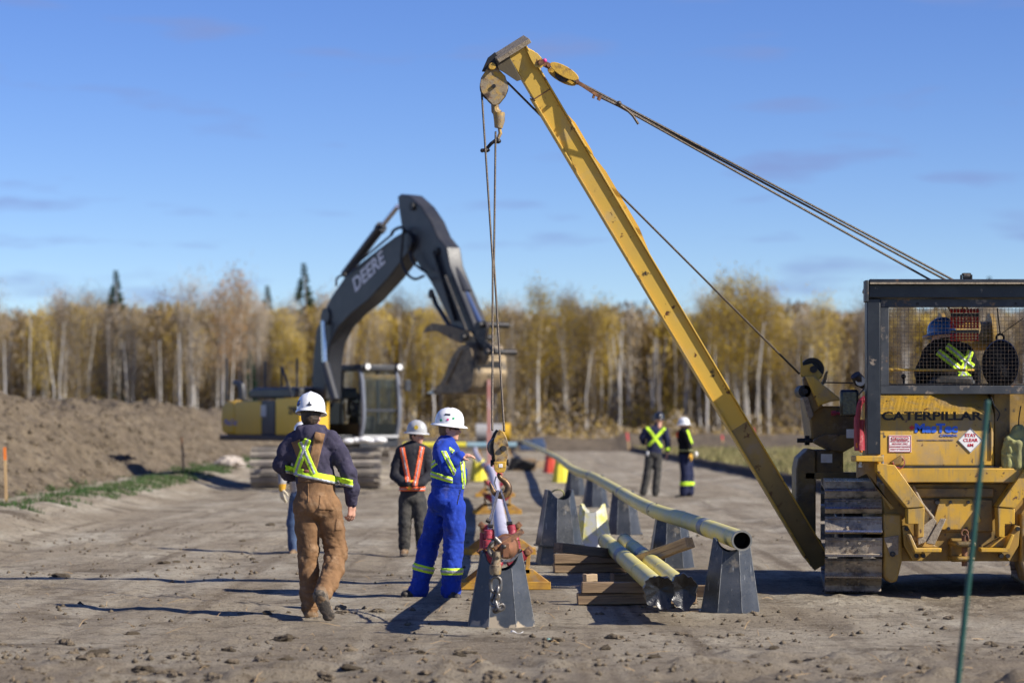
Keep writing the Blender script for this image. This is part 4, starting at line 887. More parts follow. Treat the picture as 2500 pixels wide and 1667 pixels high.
rope('hoist_fall', [top2, m2, bot2], .0095)
# clothes and bag left on the machine
jk = MB()
def cloth(name, outline, y, mat, th=.03, seed=1):
    r = random.Random(seed); mb = MB(); n = len(outline); c = sum((Vector(p) for p in outline), Vector((0, 0, 0))) / n
    vs = []; rings = 12
    for k in range(rings):
        t = k / (rings - 1)
        for p in outline: b0 = c + (Vector(p) - c) * (1 - t * .92); vs.append(b0 + V(0, -th * (t ** .4) * (.75 + 1.6 * mnoise.noise(Vector((b0.x * 13, k * .15 + seed, b0.z * 4)))), 0))
    fs = [(k * n + i, k * n + (i + 1) % n, (k + 1) * n + (i + 1) % n, (k + 1) * n + i) for k in range(rings - 1) for i in range(n)] + [tuple(range((rings - 1) * n, rings * n)), tuple(reversed(range(n)))]
    return mb.add(vs, fs).build(name, mat, None, smooth=180)
bk = thing('backpack', 'black backpack with blue edging hanging behind the wire mesh of the canopy', 'backpack', (PLX, PD, 0))
c = q(988, 455, .06)
MB().ball(c, (.175, .11, .235), 20, 14).ball(c + V(-.0, -.05, -.09), (.13, .09, .12), 16, 10).build('bag_body', M['black_cloth'], bk)
MB().tube([c + V(.16 * math.cos(a), -.02, .225 * math.sin(a)) for a in np.linspace(-.7, 2.6, 20)], .012, 6).build('edging', M['jeans'], bk)
MB().torus(c + V(0, 0, .25), (0, 1, 0), .035, .011).tube([c + V(0, 0, .28), q(975, 205, .06)], .006, 6).tube([c + V(0, 0, .28), q(1090, 250, .06)], .004, 6).build('strap', M['black_cloth'], bk)
# ------------------------------------------------------------------ excavator working beyond the people
EXA = math.radians(-55); XR, YR = -5.2, 64.3; CA, SA = math.cos(EXA), math.sin(EXA)
XV = thing('excavator', 'black and yellow excavator with raised arched boom lifting the pipe', 'excavator', (XR, YR, 0), EXA)
def ex(px, py, Y=0.0):               # (X, Z) on the machine's plane at side offset Y that is seen at the pixel
    k = (px - HX) / F; X = (XR - SA * Y - k * YR - k * CA * Y) / (k * SA - CA)
    d = YR + SA * X + CA * Y; return X, CAMZ - (py - HY) * d / F
def e5(pts, Y): return [ex(500 + .4974 * a, 440 + .4974 * b, Y) for a, b in pts]
def e7(pts, Y): return [ex(500 + .2296 * a, 860 + .2296 * b, Y) for a, b in pts]
def eslab(poly, y0, y1, name, mat, parent=XV, bevel=.02):
    return MB().prism(poly, (0, 0, 0), V(1, 0, 0), V(0, 0, 1), -y1, -y0).build(name, mat, parent, bevel=bevel)
def p3(c, Y): return V(c[0], Y, c[1])
# tracks (square to the view), shoes as pieces
TSW, ETR, ETL = .90, .46, 3.6
def exc_shoe():
    mb = MB(); mb.box((0, 0, .012), (TSW, .182, .03))
    for yy in (-.07, .0): mb.box((0, yy, .05), (TSW - .01, .022, .05))
    me = bpy.data.meshes.new('track_shoe'); me.from_pydata(mb.v, [], mb.f); me.materials.append(M['track_exc']); return me
M['track_exc'] = pm('muddy_excavator_track', (.24, .21, .18), .75, .1, [((.40, .35, .28), 3, .40, .60), ((.10, .09, .085), 6, .55, .7)], .004, 30)
ESH = exc_shoe()
Rinv = Matrix.Rotation(-EXA, 4, 'Z')
for cxpx in (656, 889):
    xw = (cxpx - HX) * 62.4 / F - XR
    mb = MB(); zc = ETR + .06
    mb.box((0, 0, zc), (.5, ETL, .45))
    for y in (-ETL / 2, ETL / 2): mb.cyl((-.16, y, zc), (.16, y, zc), ETR - .08, 26)
    for y in np.linspace(-1.4, 1.4, 7): mb.cyl((-.2, y, .26), (.2, y, .26), .11, 14)
    tr = mb.build('track', M['exc_black'], XV, bevel=.02)
    tr.matrix_local = Rinv @ Matrix.Translation(V(xw, 0, 0))
    per = 2 * ETL + 2 * math.pi * ETR; n = 46
    for i in range(n):
        s = (i + .3) / n * per
        if s < ETL: y, z, a = ETL / 2 - s, 0, math.pi
        elif s < ETL + math.pi * ETR: b = (s - ETL) / ETR; y, z, a = -ETL / 2 - ETR * math.sin(b), ETR - ETR * math.cos(b), math.pi - b
        elif s < 2 * ETL + math.pi * ETR: y, z, a = -ETL / 2 + (s - ETL - math.pi * ETR), 2 * ETR, 0
        else: b = (s - 2 * ETL - math.pi * ETR) / ETR; y, z, a = ETL / 2 + ETR * math.sin(b), ETR + ETR * math.cos(b), -b
        o = link('track_shoe', ESH, tr); o.location = (0, y, z + .06); o.rotation_euler = (a, 0, 0)
uc = MB(); uc.box((0, 0, .72), (2.3, 1.7, .36)); uc.cyl((0, 0, .85), (0, 0, 1.12), .75, 30)
u_ = uc.build('undercarriage', M['exc_black'], XV, bevel=.03); u_.matrix_local = Rinv @ Matrix.Translation(V((772 - HX) * 64 / F - XR, 0, 0))
# upper body
YS_, YL = -1.42, 1.45
zb0, zb1, zt = ex(600, 1075, YS_)[1], ex(600, 1064, YS_)[1], ex(620, 977, YS_)[1]
Xr, Xf = ex(538, 1000, YS_)[0], 1.0
MB().box2((Xr - .02, YS_ - .02, zb0), (Xf + .35, YL + .02, zb1 + .03)).build('deck', M['exc_black'], XV, bevel=.02)
rear = [(Xr + .30, zb1 + .032), (Xr + .05, zb1 + .10), (Xr, zb1 + .45), (Xr + .04, zt - .12), (Xr + .25, zt), (Xr + .80, zt), (Xr + .80, zb1 + .032)]
eslab(rear, YS_, YL, 'counterweight', M['exc_yellow'], bevel=.07)
def panel(z0, z1, name, mat, top=0.0, Y=YS_, th=.05):
    a = ex(500 + .2296 * z0, 1000, Y)[0]; b = ex(500 + .2296 * z1, 1000, Y)[0]
    return MB().box2((a, Y, zb1 + .034), (b, Y + th, zt - .02 + top)).build(name, mat, XV, bevel=.03)
XP0 = Xr + .80; XP1 = ex(730, 1000, YS_)[0]
MB().box2((XP0 + .006, YS_ + .06, zb1 + .033), (XP0 + 1.1, YL - .1, zt - .05)).build('engine_bay', M['exc_black'], XV, bevel=.02)
MB().box2((XP0 + 1.106, YS_ + .06, zb1 + .033), (XP1, -.52, zt - .05)).build('tool_box', M['exc_yellow'], XV, bevel=.02)
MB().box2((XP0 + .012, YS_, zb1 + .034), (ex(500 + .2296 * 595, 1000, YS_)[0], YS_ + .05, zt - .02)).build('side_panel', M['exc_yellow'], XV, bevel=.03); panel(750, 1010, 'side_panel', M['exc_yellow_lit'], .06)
panel(598, 742, 'grille_panel', M['exc_black'], .0, YS_ + .02)
c = e7([(620, 620)], YS_)[0]; MB().box((c[0], YS_ + .012, c[1]), (.28, .012, .30)).build('decal', M['grey_shell'], XV, smooth=None)
a = e7([(255, 745)], YS_ - .004)[0]; lettering('MasTec', .24, M['lettering_blue'], XV, (a[0] + .12, YS_ - .004, a[1]), FACE_CAM)
a = e7([(930, 620)], YS_ - .004)[0]; lettering('290G', .26, M['lettering_black'], XV, (a[0] + .15, YS_ - .004, a[1]), FACE_CAM, 1.2, .012)
hood = e7([(475, 490), (490, 400), (540, 375), (790, 372), (830, 365), (945, 370), (990, 375), (990, 490)], -.9)
eslab(hood, -.95, .95, 'engine_hood', M['exc_black'], bevel=.06)
ep = [p3(x, -.5) for x in e7([(400, 500), (400, 420), (392, 360), (360, 330), (322, 325)], -.5)]
MB().tube(ep, [.10, .10, .10, .09, .085], 14).build('exhaust_stack', M['exc_black'], XV)
for zx, z0, z1 in ((235, 65, 500), (640, 90, 370), (815, 150, 370), (980, 60, 370)):
    pp = [p3(x, -1.2) for x in e7([(zx, z1), (zx, z0)], -1.2)]; MB().tube(pp, .035, 8).build('handrail_post', M['exc_black'], XV)
pp = [p3(x, -1.25) for x in e7([(822, 165), (880, 330), (930, 480)], -1.25)]; MB().tube(pp, .035, 8).build('handrail', M['exc_black'], XV)
MB().tube([p3(x, -1.2) for x in e7([(905, 370), (975, 690)], -1.2)], .02, 6).build('handrail', M['exc_black'], XV)
# operator cab
CX0, CX1, CY0, CY1 = -.35, 1.46, .42, 1.62; zc0 = ex(900, 1066, 1.0)[1]; zc1 = 3.22; fr = .09
cab = MB().box2((CX0, CY0, zc1 - .16), (CX1 + .12, CY1, zc1)).build('cab', M['exc_black'], XV, bevel=.03)
MB().box2((CX0, CY0, zc0 - .28), (CX1 + .05, CY1, zc0)).build('cab_base', M['exc_black'], cab, bevel=.02)
for y in (CY0, CY1):
    s = 1 if y == CY0 else -1
    MB().tube(spline([V(CX1 + .02, y + s * .05, zc0), V(CX1 + .16, y + s * .05, zc0 + .55), V(CX1 + .10, y + s * .05, zc1 - .5), V(CX1 - .02, y + s * .05, zc1 - .14)]), .062, 8).build('front_pillar', M['exc_grey'] if 'exc_grey' in M else M['exc_black'], cab)
    MB().box2((CX0, y - (.0 if s > 0 else .09), zc0), (CX0 + .1, y + (.09 if s > 0 else 0), zc1 - .16)).build('rear_pillar', M['exc_black'], cab)
    MB().box2((.5, y - (.0 if s > 0 else .07), zc0), (.58, y + (.07 if s > 0 else 0), zc1 - .16)).build('door_pillar', M['exc_black'], cab)
    MB().box2((CX0 + .1, y - (.0 if s > 0 else .05), zc0), (CX1, y + (.05 if s > 0 else 0), zc0 + .35)).build('door_panel', M['exc_black'], cab)
    MB().box2((CX0 + .1, y + s * .03, zc0 + .352), (CX1, y + s * .042, zc1 - .16)).build('side_window', M['glass'], cab, smooth=None)
fx = CX1 + .10
MB().box2((fx, CY0 + .11, zc0 + .74), (fx + .012, CY1 - .11, zc1 - .30)).build('windshield', M['glass'], cab, smooth=None)
MB().box2((fx - .01, CY0 + .11, zc0 + .05), (fx + .004, CY1 - .11, zc0 + .66)).build('lower_windshield', M['glass'], cab, smooth=None)
MB().box2((fx - .03, CY0 + .09, zc0 + .66), (fx + .03, CY1 - .09, zc0 + .74)).build('windshield_bar', M['exc_black'], cab)
MB().box2((fx - .03, CY0 + .06, zc0 - .02), (fx + .05, CY1 - .06, zc0 + .05)).build('cab_sill', M['grey_shell'], cab)
MB().box2((fx - .06, CY0 + .14, zc1 - .40), (fx - .02, CY1 - .12, zc1 - .28)).build('sunshade', M['yellow_grimy_shaded'], cab)
for yy in (CY0 + .16, CY1 - .05):
    l_ = MB().cyl((fx - .05, yy, zc1 - .06), (fx + .10, yy, zc1 - .06), .085, 16).build('cab_lamp', M['exc_black'], cab)
    MB().cyl((fx + .102, yy, zc1 - .06), (fx + .112, yy, zc1 - .06), .078, 16).build('lens', M['sign_white'], l_)
MB().box2((.35, .75, zc0), (.9, 1.3, zc0 + .55)).box2((.30, .75, zc0 + .55), (.45, 1.3, zc0 + 1.15)).build('operator_seat', M['rubber'], cab, bevel=.05)
MB().box((fx + .22, CY1 + .12, zc0 + 1.35), (.06, .18, .30)).bar((fx, CY1 - .02, zc0 + 1.3), (fx + .22, CY1 + .12, zc0 + 1.3), .03, .03).build('cab_mirror', M['exc_black'], cab, bevel=.02)
# boom
BY0, BY1 = -.40, .08
side = [(520, 1075), (530, 900), (545, 740), (575, 660), (620, 570), (690, 470), (770, 400), (860, 330), (930, 278), (985, 245), (1012, 300), (1000, 352), (900, 482), (800, 592), (720, 655), (655, 722), (615, 800), (597, 900), (592, 1075)]
bo = eslab(e5(side, BY0), BY0, BY1, 'boom', M['exc_black'], bevel=.035)
p0_, p1_ = e5([(740, 515)], BY0)[0], e5([(870, 385)], BY0)[0]; dvec = V(p1_[0] - p0_[0], 0, p1_[1] - p0_[1]); ang = math.atan2(dvec.z, dvec.x)
Rt = Matrix.Rotation(-ang, 3, 'Y') @ FACE_CAM
lt = lettering('DEERE', .52, M['lettering_white'], bo, (p0_[0] + dvec.x * .5, BY0 - .006, p0_[1] + dvec.z * .5), Rt, 1.0, .012)
k_ = dvec.length * 1.12 / lt.dimensions.x
for v in lt.data.vertices: v.co.x *= k_
for zx, zy, rr in ((597, 668, .22), (1000, 300, .20)):
    cpt = e5([(zx, zy)], BY0)[0]; MB().cyl((cpt[0], BY0 - .05, cpt[1]), (cpt[0], BY0, cpt[1]), rr, 20).build('boom_pin', M['exc_black'], bo)
for yy in (BY0 - .14, BY1 + .14):
    a, b, c_ = [p3(x, yy) for x in e5([(640, 1080), (588, 900), (582, 690)], yy)]
    hc = MB().cyl(a, b, .12, 14).build('boom_cylinder', M['exc_black'], bo); MB().cyl(b, c_, .065, 12).build('cylinder_rod', M['chrome'], hc)
a, b, c_ = [p3(x, -.1) for x in e5([(690, 462), (868, 228), (948, 128)], -.1)]
hc = MB().cyl(a, b, .125, 14).cyl(b - (b - a) * .06, b, .15, 14).build('stick_cylinder', M['exc_black'], bo); MB().cyl(b, c_, .065, 12).build('cylinder_rod', M['chrome'], hc)
def hose(pts, Y, r=.035, par=None): return MB().tube(spline([p3(x, Y) for x in e5(pts, Y)]), r, 8).build('hydraulic_hose', M['rubber'], par or bo)
hose([(975, 240), (968, 330), (965, 395), (990, 455), (1030, 485), (1075, 470)], -.55); hose([(1005, 350), (1020, 400), (1060, 435), (1085, 450)], -.5)
hose([(915, 270), (930, 245), (965, 232), (985, 255)], -.5, .04); hose([(645, 520), (650, 480), (690, 460)], -.45, .03)
hose([(700, 450), (800, 365), (915, 270)], -.47, .03)
# stick, bucket and thumb
stk = [(945, 80), (962, 68), (1000, 73), (1060, 128), (1108, 200), (1140, 275), (1185, 330), (1200, 420), (1270, 590), (1330, 735), (1300, 790), (1245, 770), (1205, 700), (1150, 582), (1108, 500), (1060, 432), (1000, 345), (965, 235), (950, 130)]
sk_ = eslab(e5(stk, -.30), -.30, .12, 'stick', M['exc_black'], XV, bevel=.03)
a, b, c_ = [p3(x, -.1) for x in e5([(1165, 330), (1282, 555), (1350, 700)], -.1)]
hc = MB().cyl(a, b, .135, 14).build('bucket_cylinder', M['exc_black'], sk_); MB().cyl(b, c_, .07, 12).build('cylinder_rod', M['blue_hose'], hc)
MB().bar(*[p3(x, -.36) for x in e5([(1125, 350), (1230, 690)], -.36)], .09, .05).build('stick_rib', M['steel_dark'], sk_)
MB().bar(*[p3(x, -.40) for x in e5([(1180, 470), (1285, 740)], -.40)], .05, .05).build('hose_rail', M['steel_dark'], sk_)
for p_ in ((1020, 130), (1140, 350), (1115, 560)):
    cpt = e5([p_], -.31)[0]; MB().cyl((cpt[0], -.36, cpt[1]), (cpt[0], -.30, cpt[1]), .10, 14).build('stick_pin', M['steel_dark'], sk_)
for Y in (-.40, .16):
    eslab(e5([(1325, 700), (1370, 690), (1385, 720), (1375, 790), (1420, 830), (1400, 860), (1340, 830), (1320, 760)], Y), Y, Y + .08, 'bucket_link', M['steel_dark'], sk_, .01)
    eslab(e5([(1250, 745), (1330, 770), (1390, 850), (1380, 905), (1345, 900), (1290, 830)], Y), Y, Y + .06, 'linkage_plate', M['bucket'], sk_, .01)
for p_ in ((1352, 708), (1270, 770), (1388, 842)):
    cpt = e5([p_], -.45)[0]; MB().cyl((cpt[0], -.50, cpt[1]), (cpt[0], .35, cpt[1]), .075, 14).build('link_pin', M['steel_dark'], sk_)
bk_out = [(1285, 800), (1250, 815), (1208, 870), (1165, 985), (1110, 1038), (1170, 1046), (1230, 1046), (1285, 1038), (1312, 1010), (1322, 950), (1315, 870), (1300, 810)]
bkt = MB(); out_ = e5(bk_out, -.60); BYa, BYb = -.60, .36
inn = [(1250, 815), (1208, 870), (1165, 985), (1110, 1038)]   # open mouth side
n_ = len(out_)
bkt.prism(out_, (0, 0, 0), V(1, 0, 0), V(0, 0, 1), -BYa - .04, -BYa); bkt.prism(out_, (0, 0, 0), V(1, 0, 0), V(0, 0, 1), -BYb, -BYb + .04)
shell = [out_[i] for i in (4, 5, 6, 7, 8, 9, 10, 11, 0)]
for i in range(len(shell) - 1):
    a, b = shell[i], shell[i + 1]; bkt.bar(V(a[0], (BYa + BYb) / 2, a[1]), V(b[0], (BYa + BYb) / 2, b[1]), BYb - BYa - .085, .05, (0, 0, 1) if abs(a[0] - b[0]) > abs(a[1] - b[1]) else (1, 0, 0))
bo2 = bkt.build('bucket', M['bucket'], XV, bevel=.012)
tip = out_[4]
for k in range(5):
    yy = BYa + .1 + k * (BYb - BYa - .2) / 4; MB().prism([(-.28, -.03), (.04, -.06), (.04, .05), (-.04, .05)], V(tip[0], yy, tip[1]), V(1, 0, 0), V(0, 0, 1), -.05, .05).build('tooth', M['steel_bright'], bo2)
MB().prism(e5([(1215, 880), (1240, 830), (1262, 830), (1235, 890), (1185, 1000), (1168, 1000)], -.63), (0, 0, 0), V(1, 0, 0), V(0, 0, 1), .602, .63).build('side_cutter', M['bucket'], bo2, bevel=.01)
for Y in (-.38, -.08):
    eslab(e5([(1072, 748), (1085, 720), (1115, 702), (1200, 712), (1300, 745), (1310, 785), (1255, 800), (1200, 775), (1140, 742), (1100, 742)], Y), Y, Y + .07, 'thumb', M['bucket'], XV, .01)
a_ = [p3(x, -.2) for x in e5([(1110, 540), (1135, 610), (1215, 735)], -.2)]; MB().tube(a_, .06, 10).build('thumb_cylinder', M['exc_black'], sk_)
# sling holding the pipe under the bucket
tp_ = ex(500 + .4974 * 1395, 440 + .4974 * 1030, -.2); wx = XR + CA * tp_[0] - SA * -.2; wy = YR + SA * tp_[0] + CA * -.2
SLX, SLY, SLZ = wx, wy, tp_[1]
# ------------------------------------------------------------------ pipe cones
def gz(x, y): return float(ground_z(x, y))
def cone_material_mud():
    m = M['cone_dirty'].copy(); m.name = 'mud_splashed_cone_plastic'; t = m.node_tree; L = t.links; b = t.nodes['Principled BSDF']
    src = b.inputs['Base Color'].links[0].from_socket; tc = t.nodes.new('ShaderNodeTexCoord'); sx = t.nodes.new('ShaderNodeSeparateXYZ'); L.new(tc.outputs['Object'], sx.inputs[0])
    n = N(t, 'ShaderNodeTexNoise', Scale=7.0, Detail=6); L.new(tc.outputs['Object'], n.inputs['Vector'])
    a = t.nodes.new('ShaderNodeMath'); a.operation = 'MULTIPLY_ADD'; L.new(n.outputs['Fac'], a.inputs[0]); a.inputs[1].default_value = .42; L.new(sx.outputs['Z'], a.inputs[2])
    mr = N(t, 'ShaderNodeMapRange'); mr.inputs[1].default_value = .262; mr.inputs[2].default_value = .235; L.new(a.outputs[0], mr.inputs[0])
    # a is noise*.42 + z : muddy only low down where the noise is weak
    mx = t.nodes.new('ShaderNodeMix'); mx.data_type = 'RGBA'; L.new(mr.outputs[0], mx.inputs['Factor']); L.new(src, mx.inputs['A']); mx.inputs['B'].default_value = (.34, .28, .20, 1)
    L.new(mx.outputs['Result'], b.inputs['Base Color']); return m
M['cone_mud'] = cone_material_mud()
def cone_mesh(h=.60, wb=.56, wt=.34, notch=.13, seg=4, flange=True):
    mb = MB(); n = 8 * seg; A = math.pi / 8
    def rad(a): k = (a + A) % (2 * A) - A; return math.cos(A) / math.cos(k)
    angs = [2 * math.pi * i / n + A for i in range(n)]
    rows = 7; vs = []
    def ztop(x, rt): return h - notch * max(0, 1 - (x / (rt * .80)) ** 2) ** .7
    for inner in (0, 1):
        for j in range(rows):
            t = j / (rows - 1)
            for a in angs:
                rt = wt / 2; rb = wb / 2; xt = rt * rad(a) * math.cos(a); z1 = ztop(xt, rt); z = z1 * t
                r = (rb + (rt - rb) * z / h) * rad(a) - inner * .014
                vs.append((r * math.cos(a), r * math.sin(a), z))
    fs = []
    for j in range(rows - 1):
        for k in range(n):
            k2 = (k + 1) % n; fs.append((j * n + k, j * n + k2, (j + 1) * n + k2, (j + 1) * n + k)); o = rows * n
            fs.append((o + j * n + k2, o + j * n + k, o + (j + 1) * n + k, o + (j + 1) * n + k2))
    o = rows * n
    for k in range(n):
        k2 = (k + 1) % n; fs.append(((rows - 1) * n + k, (rows - 1) * n + k2, o + (rows - 1) * n + k2, o + (rows - 1) * n + k)); fs.append((k2, k, o + k, o + k2))
    mb.add(vs, fs)
    if flange:
        pr = []
        for rr, z in ((wb / 2 + .001, 0), (wb / 2 + .022, 0), (wb / 2 + .022, .018), (wb / 2 - .002, .018)):
            pr.append([(rr * rad(a) * math.cos(a), rr * rad(a) * math.sin(a), z) for a in angs])
        mb.add([p for r in pr for p in r], [(i * n + k, i * n + (k + 1) % n, (i + 1) * n + (k + 1) % n, (i + 1) * n + k) for i in range(3) for k in range(n)])
    for k in range(8):      # worn moulding seams along the corners
        a = angs[0] + 2 * math.pi * k / 8 + A * 0; a = 2 * math.pi * k / 8 + A; xt = wt / 2 * math.cos(a); z1 = ztop(xt, wt / 2)
        p = [(((wb / 2) + (wt - wb) / 2 * z / h) * math.cos(a), ((wb / 2) + (wt - wb) / 2 * z / h) * math.sin(a), z) for z in (.02, z1 * .5, z1 - .004)]
        mb.tube(p, .0032, 5, False, 1)
    me = bpy.data.meshes.new('pipe_cone'); me.from_pydata(mb.v, [], mb.f); me.materials.append(None); me.materials.append(None); me.polygons.foreach_set('material_index', mb.m); me.shade_smooth(); me.set_sharp_from_angle(angle=math.radians(30)); return me
CM = cone_mesh(.65, .55, .33, .115); CMN = cone_mesh(.61, .585, .35, .15, flange=False)
def cone(px, d, mat, label, rz=0.0, me=None, z=None, s=1.0, tilt=(0, 0)):
    x = (px - HX) * d / F; m2 = (me or CM).copy(); m2.materials[0] = mat; m2.materials[1] = M['cone_scuff'] if mat in (M['cone'], M['cone_mud']) else mat
    o = link('pipe_cone', m2); o.location = (x, d, gz(x, d) - .012 if z is None else z); o.rotation_euler = (tilt[0], tilt[1], rz); o.scale = (s, s, s)
    return tag(o, label, 'pipe cone', 'octagonal pipe cones')
cone(1224, 19.58, M['cone_mud'], 'black octagonal cone with mud caked along its foot under the pulling head', math.radians(2), CMN)
cone(1783, 21.0, M['cone'], 'dark octagonal cone under the open end of the yellow pipeline', math.radians(-6), tilt=(.0, .012))
cone(1638, 27.4, M['cone'], 'dark octagonal cone under the pipeline behind the tilted pale timber', math.radians(5))
cone(1524, 36.0, M['cone'], 'dark octagonal cone under the pipeline, third from its open end', math.radians(-3), tilt=(.02, -.03))
cone(1453.6, 48.0, M['cone'], 'dark octagonal cone under the pipeline, fourth from its open end', math.radians(8))
cone(1403.6, 55.9, M['cone'], 'dark octagonal cone under the pipeline beside the yellow cone', math.radians(0))
cone(1369, 69.2, M['cone_yellow'], 'bright yellow cone under the yellow pipeline beside the red cone')
cone(1344, 83.0, M['cone_red'], 'red cone under the far part of the yellow pipeline')
cone(1168, 70.0, M['cone_yellow'], 'yellow cone standing left of the pale pipe')
cone(1206, 78.0, M['cone_red'], 'orange red cone half hidden behind the hook and pale pipe')
cone(1364.7, 28.05, M['cone'], 'lower cone of the nested pair of black cones', math.radians(14))
cone(1364.7, 28.05, M['cone'], 'upper cone of the nested pair of black cones, shiny on its side', math.radians(16), z=.215)
cone(1447, 30.6, M['cone_faded'], 'faded yellow and white cone beside the nested black cones', math.radians(-10), s=.98)
xw = (1358 - HX) * 28 / F
tag(MB().tube(spline([V(xw - .08, 28, .80), V(xw - .02, 27.95, .86), V(xw + .06, 27.9, .86), V(xw + .09, 28, .80), V(xw + .05, 28.05, .76)]), .008, 6).build('wire_loop', M['lime_dull'], None), 'thin pale wire loop sticking out of the nested black cones', 'wire')

# ------------------------------------------------------------------ pipes
def z6p(a, b): return 1240 + .3445 * a, 1020 + .3445 * b
def pipe_pts(l, z=.63):
    out = []
    for a, b in l: px, py = z6p(a, b); d = GD(py, z); out.append(P(px, py, d))
    return out
LP = thing('pipeline', 'long wavy yellow pipeline resting on a row of cones', 'pipe', (0, 0, 0))
path = pipe_pts([(1658, 868), (1450, 792), (1250, 722), (1060, 664), (905, 592), (775, 513), (690, 464), (600, 416), (520, 392), (440, 352), (350, 286)], .63) 
path += [P(1313, 1094, 110), P(1290, 1084, 135), P(1262, 1073, 170)]
pp = spline(path, 10)
R6 = .084
MB().tube(pp, R6, 20, False).build('pipe_wall', M['pipe'], LP, smooth=180)
e0 = pp[0]; t0 = (pp[0] - pp[1]).normalized()
MB().ring(e0 - t0 * .30, e0 + t0 * .01, R6 - .001, R6 - .012, 28).build('pipe_mouth', M['pipe_inside'], LP)
MB().cyl(e0 - t0 * .32, e0 - t0 * .30, R6 - .003, 28).build('pipe_bore', M['pipe_inside'], LP)
MB().ring(e0 - t0 * .035, e0 + t0 * .012, R6 + .004, R6 - .012, 28).build('end_band', M['pipe_band'], LP)
def band(c, t, L, mat, par, r=R6 + .003): return MB().ring(c - t * L / 2, c + t * L / 2, r, r - .006, 24).build('joint_band', mat, par)
def at_frac(pts, dist):
    for i in range(len(pts) - 1):
        L = (pts[i + 1] - pts[i]).length
        if dist <= L: return pts[i] + (pts[i + 1] - pts[i]) * (dist / L), (pts[i + 1] - pts[i]).normalized()
        dist -= L
for dd, L in ((2.6, .34), (7.35, .10), (14.5, .3), (26.6, .4), (38.5, .4), (50, .4)):
    c, t = at_frac(pp, dd); band(c, t, L, M['pipe_band'], LP)
c, t = at_frac(pp, 7.0); MB().tube([c + V(.0, 0, .09), c + V(-.09, .1, 0), c + V(-.03, .15, -.085)], .008, 6).build('tie_strap', M['rubber'], LP)
def bag(end, dirn, par, seed):
    r = random.Random(seed); d = dirn.normalized(); u = V(0, 0, 1).cross(d).normalized(); w = d.cross(u); n = 36; rings = 11; vs = []
    for j in range(rings):
        t = j / (rings - 1)
        s = -.13 + .31 * t
        for k in range(n):
            a = 2 * math.pi * k / n
            rr = R6 + .010 + .022 * min(1, t * 2.2)
            nv_ = Vector((math.cos(a) * 1.0, math.sin(a) * 1.0, t * 1.1 + seed * 5)); fold = .030 * mnoise.noise(nv_ * 1.9) + .020 * mnoise.noise(nv_ * 4.3) + .010 * abs(mnoise.noise(nv_ * 8)) 
            fold *= min(1, .3 + t * 1.4)
            sh = 1.0 if t < .62 else 1.0 - ((t - .62) / .38) ** 1.3 * .93
            y = s if t < .62 else -.13 + .31 * .62 + (t - .62) * .31 - (t - .62) * .45
            p = end + d * y + (u * math.cos(a) + w * math.sin(a)) * (rr * sh + fold * (1 if t < .9 else .3))
            low = max(0, -math.sin(a)) if w.z > 0 else max(0, math.sin(a))
            p = p - V(0, 0, .055) * low * min(1, max(0, (t - .25) * 2)) * sh
            vs.append(p)
    fs = [(j * n + k, j * n + (k + 1) % n, (j + 1) * n + (k + 1) % n, (j + 1) * n + k) for j in range(rings - 1) for k in range(n)] + [tuple(range((rings - 1) * n, rings * n))]
    o = MB().add(vs, fs).build('plastic_bag', M['bag'], par, smooth=60)
    MB().torus(end - d * .10, d, R6 + .012, .006, 24, 6).build('tape', M['rubber'], par); return o
def short_pipe(n0, f0, label, seed):
    t = thing('short_pipe', label, 'pipe', (0, 0, 0)); a = P(*n0); b = P(*f0); d = (a - b).normalized()
    MB().tube([a, a * .75 + b * .25, a * .5 + b * .5, a * .25 + b * .75, b], R6, 22, False).build('pipe_wall', M['pipe'], t, smooth=180)
    MB().ring(b - d * .012, b + d * .05, R6 + .006, R6 - .012, 26).build('end_band', M['pipe_band'], t)
    MB().cyl(b + d * .05, b + d * .06, R6 - .002, 20).build('pipe_bore', M['pipe_inside'], t)
    L = (a - b).length
    for fr, ln in ((.60, .42), (.28, .02), (.80, .02)): band(b + d * L * (1 - fr), d, ln, M['pipe_band'] if ln > .1 else M['pipe'], t, R6 + .0025)
    bag(a, d, t, seed); return t
short_pipe((1610, 1438, 19.45), (1479, 1321, 27.6), 'short yellow pipe on timbers, its end bagged in black plastic, farther from the large cone', 3)
short_pipe((1668, 1436, 19.5), (1525, 1321, 27.6), 'short yellow pipe on timbers, its end bagged in black plastic, next to the large cone', 8)
# pale pipe that is being pulled, held up by the pipelayer and the excavator
PP = thing('pull_pipe', 'pale lavender pipe held up by slings with a rusty pulling head', 'pipe', (0, 0, 0))
ppts = spline([V(-.045, 18.75, .655), V(-.05, 20, .635), V(-.08, 24, .44), V(-.15, 30.5, .385), V(-.27, 42, .385), V(-.40, 52, .50), V(SLX, SLY, .62), V(-.95, 76, .45), V(-1.5, 100, .5), V(-1.9, 125, .5)], 8)
MB().tube(ppts, R6, 18).build('pipe_wall', M['pipe_pale'], PP, smooth=180)
hd = MB(); h0 = V(-.045, 18.75, .655); hy = V(0, -1, 0)
hd.tube([h0 + V(0, .35, 0), h0 + V(0, .02, 0), h0 + hy * .10, h0 + hy * .20, h0 + hy * .28], [.086, .086, .076, .056, .028], 22); hd.prism([(-.06, -.05), (.06, -.05), (.06, .05), (-.06, .05)], h0 + hy * .30, V(0, -1, 0), V(0, 0, 1), -.022, .022)
ho = hd.build('pulling_head', M['orange_rust'], PP)
MB().bar(h0 + V(-.09, -.20, .0), h0 + V(.13, -.12, .14), .022, .04).build('head_bar', M['rust'], ho, bevel=.004)
MB().ring(h0 + V(0, .25, 0), h0 + V(0, .33, 0), .099, .08, 22).build('head_collar', M['orange_rust'], ho)
